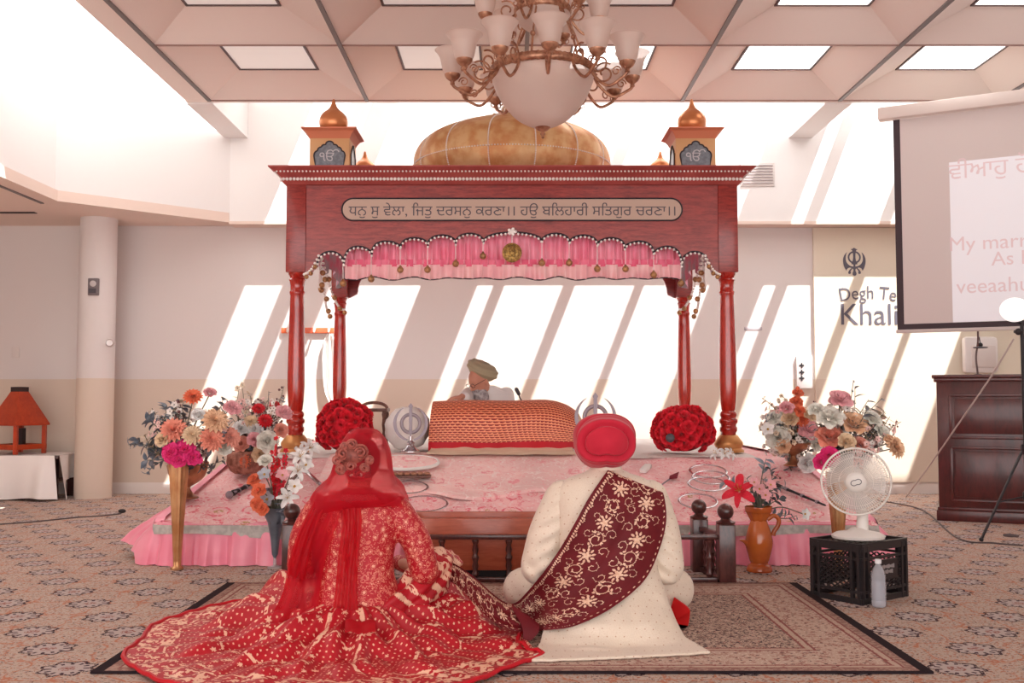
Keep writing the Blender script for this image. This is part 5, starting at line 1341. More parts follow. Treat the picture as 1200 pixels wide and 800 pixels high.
for k in range(3):
    V = np.zeros((10, 12, 3))
    for i, r in enumerate(np.linspace(.03, .138, 10)):
        for j, s_ in enumerate(np.linspace(-.5, .5, 12)): V[i, j] = fp(r, 2 * PI * k / 3 + s_ * 1.55 * (.75 + .4 * r / .138) + .8 * r, .022 * math.sin(-s_ * 2.2) - .004)
    put('blade', G().grid(V), M('clear_blade', (226, 220, 216), .3, Alpha=.55) if k == 0 else bpy.data.materials['clear_blade'], t)
put('blade_hub', G().lathe([(.0, .012), (.03, .008), (.034, -.03)], hc, 24, axis=dirn), m_fan, t)
def glassy(name, c, alpha=.35, rough=.08):
    b = B(name); b.set('Base Color', c); b.set('Roughness', rough); b.set('Transmission Weight', .0); b.set('Alpha', alpha); return b.m
bb_ = F(1030, 711); t = thing('water_bottle', 'clear plastic water bottle on the carpet in front of the crate', 'bottle', bb_)
pr = [(.0, .002), (.030, .002), (.035, .008), (.035, .03), (.0335, .034), (.035, .038), (.035, .12), (.033, .126), (.035, .132), (.034, .15), (.026, .178), (.015, .196), (.013, .205), (.013, .212)]
put('bottle_body', G().lathe(pr, bb_, 28), glassy('clear_plastic', (206, 206, 214), .38), t)
put('water', G().lathe([(.0, .006), (.032, .008), (.032, .13), (0, .131)], bb_, 24), glassy('water', (196, 200, 214), .42), t)
put('cap', G().lathe([(.0155, .206), (.0155, .224), (.014, .226), (0, .226)], bb_, 24), M('white_cap', (226, 226, 230), .4), t)

# ------------------------------------------------------------------ lectern, light stand, screen
m_mah = wood('mahogany', (62, 18, 18), (94, 32, 29), .35, (2, 2, .5), .3, 6)
lx0, lx1, ly, lz = X(1096, 8.16), X(1192, 8.16) + .06, 8.16, Z(447, 8.16)
t = thing('lectern_cabinet', 'dark mahogany lectern cabinet with two raised panels beneath the screen', 'lectern', (lx0, ly, 0))
put('carcass', G().box((lx0, ly, .1), (lx1, ly + .5, lz)), m_mah, t, bevel=.004)
put('plinth', G().box((lx0 - .02, ly - .02, 0), (lx1 + .02, ly + .52, .085)).box((lx0 - .012, ly - .012, .085), (lx1 + .012, ly + .512, .11)), m_mah, t, bevel=.004)
put('top', G().box((lx0 - .035, ly - .035, lz + .03), (lx1 + .035, ly + .535, lz + .055)).box((lx0 - .02, ly - .02, lz), (lx1 + .02, ly + .52, lz + .03)), m_mah, t, bevel=.006)
for z0, z1 in ((Z(584, ly) - .01, Z(524, ly)), (Z(512, ly), Z(463, ly))):
    a, b_ = lx0 + .1, lx1 - .07; g = G()
    for (p, q) in (((a, z0), (b_, z0)), ((a, z1), (b_, z1)), ((a, z0), (a, z1)), ((b_, z0), (b_, z1))): g.bar((p[0], ly - .004, p[1]), (q[0], ly - .004, q[1]), .022, .022)
    g.box((a + .03, ly - .006, z0 + .03), (b_ - .03, ly + .002, z1 - .03)); put('door_panel', g, m_mah, t, bevel=.003)
t.rotation_euler = (0, 0, -.40)
t2 = thing('gooseneck_lamp', 'thin dark reading lamp rising from the top of the lectern', 'lamp', (X(1145, 8.4), 8.4, lz + .056))
b0 = A(X(1145, 8.4), 8.4, lz + .056); tp = P(1146, 387, 8.4)
put('stem', G().tube(spline([b0, b0 + A(-.012, 0, .15), tp + A(-.003, 0, -.1), tp], 16), .008, 8), m_mah, t2)
put('foot', G().lathe([(.035, 0), (.035, .008), (.012, .014)], b0, 16), m_blk, t2)
c = P(1149, 407, 8.4); put('dish', G().lathe([(.0, .008), (.05, .006), (.062, .0), (.05, -.006), (0, -.008)], c, 24), m_mgrey, t2)
put('knob', G().ball(c + A(0.0, -.0, .022), .02, 12, 8).tube([c + A(0, 0, .03), c + A(-.01, 0, .09)], .004, 6), m_blk, t2)
c = P(1146, 416, YW - .06); g = G().box((c[0] - .17, YW - .13, c[2] - .19), (c[0] + .19, YW - .035, c[2] + .19))
t = thing('wall_box', 'white plastic wall unit above the lectern, half behind its lamp', 'wall unit', (c[0], YW - .08, c[2] - .19)); put('housing', g, M('white_plastic', (226, 220, 218), .4), t, bevel=.04)
put('front_cover', G().box((c[0] - .1, YW - .145, c[2] - .13), (c[0] + .15, YW - .12, c[2] + .1)), M('off_white_plastic', (216, 206, 202), .45), t, bevel=.02)
# tripod light stand
sx_, sy_ = X(1198, 7.0) + .0, 7.0
t = thing('light_stand', 'black tripod stand with a round white diffuser globe at the right edge of the stage', 'light stand', (sx_, sy_, 0))
zp = Z(372, sy_); put('pole', G().tube([(sx_, sy_, .25), (sx_, sy_, zp)], .013, 12), m_blk, t)
put('collar', G().lathe([(.026, .60), (.03, .61), (.03, .66), (.024, .67)], (sx_, sy_, 0), 14).lathe([(.022, .28), (.026, .29), (.026, .33), (.02, .34)], (sx_, sy_, 0), 14), m_blk, t)
ft = F(1150, 634); ag = math.atan2(ft[1] - sy_, ft[0] - sx_); rr = math.hypot(ft[1] - sy_, ft[0] - sx_)
for k in range(3):
    a = ag + k * 2 * PI / 3; f = A(sx_ + rr * math.cos(a), sy_ + rr * math.sin(a), .012); o = put('leg', G().bar((sx_ + .02 * math.cos(a), sy_ + .02 * math.sin(a), .63), f, .02, .012), m_blk, t, bevel=.002)
    put('brace', G().bar((sx_, sy_, .31), A(sx_, sy_, .63) * .42 + f * .58, .012, .008), m_blk, o); put('rubber_foot', G().ball(f, .016, 10, 6), m_blk, o)
put('clamp', G().ball((sx_ - .03, sy_ - .01, zp - .10), .025, 10, 8).tube([(sx_ - .06, sy_ - .01, zp - .1), (sx_, sy_ - .01, zp - .1)], .01, 8), m_blk, t)
gc = P(1189, 363, sy_); put('diffuser_globe', G().ball(gc, (.098, .09, .086), 26, 18), M('white_diffuser', (244, 242, 240), .6, Emission_Color=(255, 250, 245), Emission_Strength=.35), t)
put('neck', G().tube([(sx_, sy_, zp - .04), gc - A(0, 0, .07)], .014, 10), m_blk, t)
# screen
A0 = P(1033, 137, 8.5); dr = A(.882, -.471, 0); nr_s = A(-.471, -.882, 0)
ztop, zbot = Z(139, 8.45), Z(388, 8.45); s0 = P(1049, 260, 8.5); s0[2] = 0
t = thing('projector_screen', 'large pull-down projector screen with black borders, faint pink words projected on it', 'screen', (s0[0] + dr[0] * 1.1, s0[1] + dr[1] * 1.1, zbot))
def sp3(a, z, o=0.0): return s0 + dr * a + nr_s * o + A(0, 0, z)
def quad(a0, a1, z0, z1, o, th=.004): return G().poly([sp3(a0, z0, o), sp3(a1, z0, o), sp3(a1, z1, o), sp3(a0, z1, o)], -nr_s * th)
WS = 2.3
put('fabric', quad(.0, WS, zbot, ztop, 0), M('screen_fabric', (214, 202, 199), .8), t, smooth=False)
m_bord = M('black_screen_border', (62, 46, 52), .6)
g = quad(0, .055, zbot, ztop, .002, .002); g.merge(quad(WS - .055, WS, zbot, ztop, .002, .002)); g.merge(quad(.055, WS - .055, zbot + .012, zbot + .062, .002, .002)); put('black_border', g, m_bord, t, smooth=False)
g = G().bar(sp3(-.01, zbot), sp3(WS + .01, zbot), .03, .03); put('weight_bar', g, M('screen_bar', (206, 196, 192), .5), t, bevel=.006)
g = G().bar(sp3(-.12, ztop + .06, .0), sp3(WS + .12, ztop + .06, .0), .11, .11); hs = put('housing', g, M('screen_housing', (226, 214, 208), .5), t, bevel=.015)
put('mount_bracket', G().bar(sp3(1.75, ztop + .115), sp3(1.75, ZC), .2, .012), m_grey, t)
ip = (X(1117, 8.3) - s0[0]) / (dr[0]); iz0, iz1 = zbot + .064, Z(188, 8.22)
pj = put('projected_image', quad(ip, WS - .2, iz0, iz1, .003, .001), M('projected_light', (226, 224, 228), .8, Emission_Color=(230, 228, 235), Emission_Strength=.10), t, smooth=False)
m_pt = M('projected_pink_words', (218, 196, 198), .8, Emission_Color=(230, 210, 214), Emission_Strength=.08)
def swrite(s, x0, y0, D, h, cell=.02):
    g, w__, lo, hi = writing(s, h, cell); g2 = G(); a0 = (X(x0, D) - s0[0]) / dr[0]; z0 = Z(y0, D)
    for v_, f0 in [(np.vstack(g.v), g.f)]: g2.add(np.array([sp3(a0 + v[0] + w__ / 2, z0 + v[2], .005) for v in v_]), f0)
    return put('projected_words', g2, m_pt, pj, smooth=False)
swrite('ਵੀਆਹੁ ਹੋਆ', 1121, 208, 8.22, .19); swrite('My marri', 1121, 293, 8.22, .17); swrite('As I', 1168, 310, 8.1, .16); swrite('veeaahu h', 1126, 343, 8.22, .17)

# ------------------------------------------------------------------ wall lettering and fittings
m_wl = M('slate_wall_letters', (96, 92, 104), .6); yw = YW - .034
def wwrite(name, s, px, py, hpx, label, cat, sx_=1.0, arc=0.0, mat=m_wl, cell=.02):
    g, w__, lo, hi = writing(s, 1.0, cell); k = hpx * yw / FPX / (hi if hi > .2 else 1); v = np.vstack(g.v) * A(k * sx_, 1, k); c = P(px, py, yw)
    if arc:
        a = v[:, 0] / arc; v = np.stack([(arc - 0 + v[:, 2]) * np.sin(a), v[:, 1], (arc + v[:, 2]) * np.cos(a) - arc], 1)
    v = v + A(c[0], yw, c[2]); f0 = g.f; n = len(v); gg = G()
    gg.add(v, f0); gg.add(v + A(0, .006, 0), f0)
    return put(name, gg, mat, label=label, cat=cat, smooth=False)
wwrite('wall_emblem', '☬', 1001.5, 323, 33, 'slate grey khanda emblem on the wall panel above the lettering', 'emblem', 1.05, cell=.008)
wwrite('wall_lettering', 'Degh Te', 1017.5, 350, 15, 'arched slate lettering Degh Te on the wall panel beside the screen', 'lettering', .86, arc=1.6)
wwrite('wall_lettering', 'Khali', 1019, 380, 24, 'large slate lettering Khali on the wall panel beside the screen', 'lettering', 1.0)
m_plate = M('switch_plate', (216, 208, 204), .5)
def plate(name, px0, py0, px1, py1, y, label, cat, mat=m_plate, th=.012):
    a, b_ = P(px0, py1, y), P(px1, py0, y); return put(name, G().box((a[0], y - th, a[2]), (b_[0], y, b_[2])), mat, label=label, cat=cat, bevel=.004)
plate('light_switch', 14, 406, 23.5, 419, YW, 'white light switch on the left wall above the orange lantern', 'switch')
plate('wall_outlet', 78, 536, 86, 549, YW, 'white outlet low on the wall beside the white-clothed table', 'outlet')
plate('wall_sticker', 872, 383, 893, 387, YW, 'tiny grey strip label on the wall right of the canopy', 'label', M('grey_strip', (176, 168, 172), .6), .003)
c = A(X(108.5, 9.83), 9.81, Z(336, 9.82)); t = thing('thermostat', 'grey thermostat box high on the round column', 'thermostat', c)
put('housing', G().box((c[0] - .05, 9.80, c[2] - .085), (c[0] + .05, 9.85, c[2] + .085)), M('grey_plastic', (116, 106, 108), .4), t, bevel=.008)
put('dial', G().lathe([(.03, 0), (.03, .01), (.02, .014), (0, .014)], (c[0] + .005, 9.80, c[2] + .03), 18, axis=(0, -1, 0)), M('pale_dial', (196, 188, 186), .4), t)
put('lower_cover', G().box((c[0] - .035, 9.793, c[2] - .065), (c[0] + .035, 9.80, c[2] - .02)), m_mgrey, t)
c = P(128, 402, 9.86); t = thing('door_bumper', 'small round metal bumper on the right side of the round column', 'bumper', c)
put('knob', G().lathe([(.012, 0), (.014, .03), (.034, .035), (.038, .06), (.03, .075), (0, .078)], (c[0] - .0, 9.885, c[2]), 20, axis=(.3, -1, 0)), M('satin_nickel', (186, 176, 172), .3, .7), t)
put('rosette', G().lathe([(.04, 0), (.04, .006)], (c[0] + .005, 9.89, c[2]), 20, axis=(.3, -1, 0)), m_plate, t)
a, b_ = P(933, 455, YW), P(951, 417, YW); t = thing('outlet_panel', 'tall white outlet panel on the wall above the right flowers', 'outlet', ((a[0] + b_[0]) / 2, YW - .01, a[2]))
put('panel', G().box((a[0], YW - .03, a[2]), (b_[0], YW, b_[2])), m_plate, t, bevel=.005)
for py in (428, 436, 443):
    q = P(939.5, py, YW - .03); g = G().box((q[0] - .026, YW - .034, q[2] - .008), (q[0] + .026, YW - .029, q[2] + .008)).box((q[0] - .008, YW - .0345, q[2] - .026), (q[0] + .008, YW - .029, q[2] + .026)); put('socket', g, m_blk, t, smooth=False)
for px0, px1, py0, py1, lab in ((870, 905, 193, 216, 'long louvred wall vent right of the canopy top'), (449, 481, 193, 206, 'louvred wall vent seen between the left turret and the dome')):
    a, b_ = P(px0, py1, YU - .0), P(px1, py0, YU - .0); t = thing('wall_vent', lab, 'vent', ((a[0] + b_[0]) / 2, YU - .01, a[2]))
    put('vent_frame', G().box((a[0] - .02, YU - .012, a[2] - .02), (b_[0] + .02, YU, b_[2] + .02)), m_plate, t, bevel=.003)
    for q in np.linspace(a[2] + .012, b_[2] - .012, 7): put('louvre', G().bar((a[0], YU - .016, q), (b_[0], YU - .016, q), .012, .008), M('vent_grey', (166, 156, 158), .5), t, smooth=False)
# coat rail and towel
m_or = wood('orange_pine', (206, 84, 48), (224, 112, 70), .4, (1, 4, 4), .2, 8)
a, b_ = P(330, 390.5, YW), P(397, 384, YW); t = thing('coat_rail', 'orange wooden coat rail with pale hooks on the wall behind the left posts', 'coat rail', ((a[0] + b_[0]) / 2, YW - .01, a[2]))
put('rail', G().box((a[0], YW - .025, a[2]), (b_[0], YW, b_[2])), m_or, t, bevel=.004)
for px in (338, 350, 369, 386): q = P(px, 387, YW - .03); put('hook', G().tube(spline([q + A(0, .01, .015), q + A(0, -.03, .01), q + A(0, -.05, -.02), q + A(0, -.05, .02)], 12), .011, 8), M('cream_hook', (236, 226, 214), .4) if px == 338 else bpy.data.materials['cream_hook'], t)
V = np.zeros((40, 26, 3))
for i, s_ in enumerate(np.linspace(0, 1, 40)):
    pl_, pr_ = np.interp(s_, [0, .1, .35, .7, .86, 1], [383, 379, 377, 379, 381, 386]), np.interp(s_, [0, .1, .35, 1], [390, 396, 400, 404]); py = 391 + s_ * (478 - 391)
    for j, v in enumerate(np.linspace(0, 1, 26)): V[i, j] = P(pl_ * (1 - v) + pr_ * v, py - 6 * s_ * (v < .3), YW - .05 - .02 * math.sin(v * 19 + s_ * 2))
g = G().grid(V); V2 = V + A(0, .012, 0); g.grid(V2)
put('hanging_towel', g, m_white, label='white cloth hanging from the coat rail behind the canopy post', cat='towel')

# ------------------------------------------------------------------ left corner: table, lantern
td = 9.72; tx1 = X(74, td); tz = Z(531, td + .1)
t = thing('side_table', 'dark wooden side table hidden under a white cloth in the left corner', 'table', (tx1 - .7, td + .3, 0))
put('tabletop', G().box((tx1 - 1.5, td, tz - .05), (tx1 - .02, td + .55, tz - .02)), m_dwood, t, bevel=.004)
for x in (tx1 - 1.42, tx1 - .09):
    for y in (td + .07, td + .48): put('leg', G().box((x - .035, y - .035, 0), (x + .035, y + .035, tz - .05)), m_dwood, t, bevel=.004)
put('shelf', G().box((tx1 - 1.4, td + .08, .17), (tx1 - .1, td + .47, .2)), m_dwood, t, bevel=.004)
n = 120; s_ = np.linspace(0, 1, n); x = tx1 - 1.55 + s_ * 1.50; g = G()
lo = np.maximum(.012 + .02 * np.sin(s_ * 9) ** 2, 0); V = np.zeros((n, 10, 3))
for j in range(10): V[:, j, 0] = x + .06 * (j / 9) * np.exp(-((s_ - 1) / .12) ** 2); V[:, j, 1] = td - .015 - .05 * (j / 9) * (1 + .5 * np.sin(s_ * 24)) - .12 * (j / 9) * np.exp(-((s_ - .93) / .05) ** 2); V[:, j, 2] = tz - .015 + (lo - tz + .015) * j / 9
g.grid(V)
k = 30; yy = np.linspace(td - .015, td + .57, k); V = np.zeros((k, 8, 3)); hem = tz - .02 - np.interp(np.linspace(0, 1, k), [0, .18, .22, 1], [.42, .36, .24, .22])
for j in range(8): V[:, j, 0] = tx1 - .13 + .12 + .01 * np.sin(yy * 30) + .08 * (j / 7) * np.exp(-((yy - td) / .1) ** 2); V[:, j, 1] = yy; V[:, j, 2] = tz - .015 + (hem - tz + .015) * j / 7
g.grid(V); g.add([(tx1 - 1.55, td - .016, tz - .013), (tx1 - .01, td - .016, tz - .013), (tx1 - .01, td + .57, tz - .013), (tx1 - 1.55, td + .57, tz - .013)], [(0, 1, 2, 3)])
put('tablecloth', g, m_white, label='white tablecloth hanging to the floor over the side table in the left corner', cat='tablecloth')
m_lan = wood('orange_lacquer', (164, 48, 14), (190, 66, 24), .35, (2, 2, 2), .3, 4)
lc = P(22, 500, td + .26); lc[2] = tz - .010; ca, sa = math.cos(-.43), math.sin(-.43)
def lp(u, v, z): return lc + A(u * ca - v * sa, u * sa + v * ca, z)
t = thing('wooden_lantern', 'orange wooden lantern with pyramid roof on the white-clothed side table', 'lantern', lc)
h = .185; ze, zt_ = Z(497, lc[1]) - lc[2], Z(458, lc[1]) - lc[2]
g = G().grid(np.array([[lp(*(q * A(r, r)), z) for q in (A(-1, -1), A(1, -1), A(1, 1), A(-1, 1))] for r, z in ((h - .01, ze - .012), (h + .015, ze - .008), (h + .015, ze + .006), (.055, zt_), (.03, zt_ + .002))]), cv=True); put('pyramid_roof', g, m_lan, t, sharp=20)
g = G().grid(np.array([[lp(*(q * A(r, r)), z) for q in (A(-1, -1), A(1, -1), A(1, 1), A(-1, 1))] for r, z in ((.058, zt_ - .008), (.058, zt_ + .04), (.0, zt_ + .042))]), cv=True); put('roof_cap', g, m_dark, t, sharp=20)
for u in (-1, 1):
    for v in (-1, 1): put('corner_post', G().bar(lp(u * (h - .02), v * (h - .02), .0), lp(u * (h - .02), v * (h - .02), ze), .036), m_lan, t)
put('base_frame', G().bar(lp(-h, -h + .02, .07), lp(h, -h + .02, .07), .03, .05).bar(lp(-h, h - .02, .07), lp(h, h - .02, .07), .03, .05).bar(lp(-h + .02, -h, .07), lp(-h + .02, h, .07), .03, .05).bar(lp(h - .02, -h, .07), lp(h - .02, h, .07), .03, .05), m_lan, t)
g = G().add([lp(-h, -h, .06), lp(h, -h, .06), lp(h, h, .06), lp(-h, h, .06)], [(0, 1, 2, 3)]); put('floor_board', g, m_lan, t)
put('candle_holder', G().bar(lp(-.03, .05, .06), lp(-.03, .05, .25), .07).bar(lp(-.1, 0, .075), lp(.12, .0, .075), .08, .03), m_dark, t)
put('roof_label', G().bar(lp(-.03, -.128, ze + .115), lp(.03, -.128, ze + .115), .004, .022), M('label_paper', (206, 176, 160), .6), t)
# cables
m_cab = M('thin_cable', (96, 84, 84), .6)
def cable(pts, r, label, m=m_cab, grp=None, **k): return put('cable', G().tube(spline(pts, 50), r, 6), m, label=label, cat='cable', **k)
cable([F(0, 614, .006), F(40, 611, .006), F(90, 606, .006), F(120, 604, .006), F(142, 601.5, .006)], .006, 'thin dark cable lying across the carpet at the left')
c = F(143, 601); put('cable_plug', G().ball(c + A(0, 0, .018), (.035, .02, .018), 12, 8), m_blk, label='small black plug at the end of the left floor cable', cat='plug')
c = P(1188, 397, 6.98); cable([c, P(1160, 443, 7.15), P(1125, 494, 7.45), P(1098, 533, 7.9), P(1080, 558, 8.9), F(1062, 582, .01)], .006, 'pale cable running from the light stand down to the wall', M('pale_cable', (186, 170, 164), .5))
cable([F(1030, 586, .006), F(1080, 597, .006), F(1122, 630, .006), F(1165, 636, .006), F(1199, 639, .006)], .006, 'dark cable curving across the carpet in front of the lectern')
c = F(1088, 570, .03) + A(0, -.3, 0); put('power_adapter', G().box((c[0] - .03, c[1] - .04, .0), (c[0] + .04, c[1] + .04, .07)), m_blk, label='black power adapter on the carpet beside the lectern', cat='adapter', bevel=.01)
c = F(1182, 629); put('cable_connector', G().tube([c + A(-.03, .02, .012), c + A(.01, 0, .012), c + A(.06, -.03, .012)], [.008, .014, .006], 8), m_cab, label='grey cable connector on the carpet by the light stand', cat='connector')
# ------------------------------------------------------------------ chandelier
CD = 5.6; cxx = P(636, 90, CD)[0]; cc = A(cxx, CD, 0)
m_brass = M('antique_brass', (196, 148, 120), .38, .65, c2=(152, 104, 82), vs=30)
def shade_mat():
    b = B('alabaster_glass'); b.set('Base Color', b.mix(b.noise(6, 3), (238, 222, 214), (226, 206, 196))); b.set('Roughness', .35); b.set('Subsurface Weight', .0)
    tl = b.t.nodes.new('ShaderNodeBsdfTranslucent'); tl.inputs[0].default_value = lin((240, 222, 212)); mx = b.t.nodes.new('ShaderNodeMixShader'); mx.inputs[0].default_value = .45
    tr = b.t.nodes.new('ShaderNodeBsdfTransparent'); m2 = b.t.nodes.new('ShaderNodeMixShader'); m2.inputs[0].default_value = .12
    b.t.links.new(b.p.outputs[0], mx.inputs[1]); b.t.links.new(tl.outputs[0], mx.inputs[2]); b.t.links.new(mx.outputs[0], m2.inputs[1]); b.t.links.new(tr.outputs[0], m2.inputs[2]); b.t.links.new(m2.outputs[0], b.out.inputs[0]); return b.m
m_shade = shade_mat()
ch = thing('chandelier', 'two-tier brass chandelier with upturned frosted glass shades hanging over the couple', 'chandelier', (cxx, CD, Z(163, CD)))
zr = Z(84, CD); rr = .285
def rope_ring(r, z, h, name):
    a = np.linspace(0, 2 * PI, 160, endpoint=False); V = np.zeros((160, 10, 3))
    for j, q in enumerate(np.linspace(0, 2 * PI, 10, endpoint=False)):
        tw = 1 + .10 * np.sin(a * 60 + q * 2)
        V[:, j, 0] = cxx + (r + h * .35 * math.cos(q) * tw) * np.cos(a); V[:, j, 1] = CD + (r + h * .35 * math.cos(q) * tw) * np.sin(a); V[:, j, 2] = z + h * .5 * math.sin(q) * tw
    return put(name, G().grid(V, cu=True, cv=True), m_brass, ch)
rope_ring(rr - .0, zr, .05, 'ring')
zb_ = Z(150, CD)
pr = spline([(rr - .015, 0, zr - .015), (rr + .005, 0, zr - .04), (rr - .012, 0, zr - .10), (rr - .055, 0, zr - .18), (rr - .13, 0, zb_ + .06), (.06, 0, zb_ + .008), (.012, 0, zb_)], 40)[:, [0, 2]]
put('glass_bowl', G().lathe([tuple(p) for p in pr], cc, 48, cap=False), m_shade, ch, sharp=80)
put('finial', G().lathe([(.002, zb_ - .062), (.01, zb_ - .055), (.007, zb_ - .045), (.016, zb_ - .034), (.008, zb_ - .022), (.03, zb_ - .012), (.045, zb_ + .004), (.04, zb_ + .018)], cc, 20), m_brass, ch)
zu = Z(13, CD); ru = .15
rope_ring(ru, zu, .045, 'ring')
pr = spline([(ru - .01, 0, zu - .015), (ru + .01, 0, zu - .03), (ru - .03, 0, zu - .085), (.06, 0, zu - .12), (.012, 0, zu - .128)], 24)[:, [0, 2]]
put('glass_bowl', G().lathe([tuple(p) for p in pr], cc, 36, cap=False), m_shade, ch, sharp=80)
for k in range(6):
    a = k * PI / 3 + .26; p = [cc + A(rr * .95 * math.cos(a), rr * .95 * math.sin(a), zr), cc + A((rr * .62 + ru * .38) * math.cos(a), (rr * .62 + ru * .38) * math.sin(a), zr * .6 + zu * .4), cc + A(ru * math.cos(a), ru * math.sin(a), zu - .02)]
    g = G().tube(p, .006, 8); 
    for q, s_ in ((p[1], .016), (p[2], .014), (p[0], .014)): g.ball(q, s_, 8, 6)
    put('tie_rod', g, m_brass, ch)
put('stem', G().tube([cc + A(0, 0, zu - .12), cc + A(0, 0, zu + .22)], .012, 12).lathe([(.012, zu + .2), (.04, zu + .22), (.05, zu + .26), (.02, zu + .30), (.008, zu + .34)], cc, 16), m_brass, ch)
for k in range(6):
    a = k * PI / 3; put('upper_rod', G().tube([cc + A(ru * math.cos(a), ru * math.sin(a), zu), cc + A(.045 * math.cos(a), .045 * math.sin(a), zu + .25)], .005, 6), m_brass, ch)
g = G(); zz = zu + .33; i = 0
while zz < ZC - .06:
    r = [cc + A(.012 * math.cos(q) if i % 2 == 0 else 0, 0 if i % 2 == 0 else .012 * math.cos(q), zz + .02 + .024 * math.sin(q)) for q in np.linspace(0, 2 * PI, 12, endpoint=False)]; g.tube(r, .0035, 5, closed=True); zz += .036; i += 1
put('chain', g, m_brass, ch)
put('ceiling_rose', G().lathe([(.01, ZC - .07), (.05, ZC - .05), (.075, ZC - .02), (.08, ZC)], cc, 24), m_brass, ch)
def arm(a, r0, z0, R, zs_, nm='arm', sc=1.0):
    ca, sa = math.cos(a), math.sin(a); q = lambda r, z: cc + A(r * ca, r * sa, z)
    d = R - r0
    pth = spline([q(r0, z0), q(r0 + d * .18, z0 - .075 * sc), q(r0 + d * .52, z0 - .135 * sc), q(r0 + d * .88, z0 - .10 * sc), q(R, zs_ - .045), q(R, zs_ - .02)], 30)
    g = G().tube(pth, .0088 * sc, 9)
    c1 = lambda t, r_, s_: q(r0 + d * .30 + s_ * r_ * (1 - .72 * t) * math.cos(t * 9 + 1), z0 + .0 + r_ * (1 - .72 * t) * math.sin(t * 9 + 1))
    g.tube([c1(t, .065 * sc, 1) for t in np.linspace(0, 1, 34)], .0055 * sc, 7)
    g.tube([q(r0 + d * .72 + .028 * sc * (1 - .7 * t) * math.cos(t * 8), z0 - .06 * sc + .028 * sc * (1 - .7 * t) * math.sin(t * 8)) for t in np.linspace(0, 1, 22)], .004 * sc, 6)
    for s_ in (-1, 1): g.tube([q(R, zs_ - .035) + A(-sa * s_ * x_, ca * s_ * x_, z_) for x_, z_ in ((.0, 0), (.02, -.012), (.034, -.004), (.034, .010), (.026, .012))], .003, 5)
    o = put(nm, g, m_brass, ch)
    put('cup', G().lathe([(.008, zs_ - .05), (.014, zs_ - .045), (.012, zs_ - .03), (.034 * sc, zs_ - .012), (.044 * sc, zs_ + .002), (.046 * sc, zs_ + .012), (.04 * sc, zs_ + .014)], q(R, 0), 20), m_brass, o)
    pp = spline([(.040 * sc, 0, zs_ + .004), (.054 * sc, 0, zs_ + .03 * sc), (.063 * sc, 0, zs_ + .07 * sc), (.072 * sc, 0, zs_ + .108 * sc), (.092 * sc, 0, zs_ + .142 * sc), (.102 * sc, 0, zs_ + .15 * sc)], 22)[:, [0, 2]]
    put('glass_shade', G().lathe([tuple(p) for p in pp], q(R, 0), 30, cap=False), m_shade, o, sharp=80)
for k in range(12): arm(-PI / 2 + .04 + k * PI / 6, rr, zr - .005, .515, Z(91, CD))
for k in range(6): arm(-PI / 2 + PI / 6 + .1 + k * PI / 3, ru, zu - .005, .33, Z(21, CD), sc=.9)
# ------------------------------------------------------------------ flowers
PROTO = {}
def petal(g, ln, wd, tilt, curl, az, r0=.0, z0=0.0, cup=.25, point=.6, nu=6, nv=5, ruff=0.0, mi=0):
    V = np.zeros((nu, nv, 3)); r, z, el = r0, z0, tilt; ca, sa = math.cos(az), math.sin(az)
    for i in range(nu):
        u = i / (nu - 1); w_ = wd * max(.10, math.sin(PI * min(.97, (u * .86 + .10))) ** point) * (1 if u < .99 else .5)
        for j in range(nv):
            v = 2 * j / (nv - 1) - 1; q = cup * w_ * v * v + ruff * math.sin(v * 7 + az * 3) * u; rr = r - q * math.sin(el); zz = z + q * math.cos(el); s_ = w_ * v
            V[i, j] = (rr * ca - s_ * sa, rr * sa + s_ * ca, zz)
        r += ln / (nu - 1) * math.cos(el); z += ln / (nu - 1) * math.sin(el); el += curl / (nu - 1)
    g.grid(V, mi=mi)
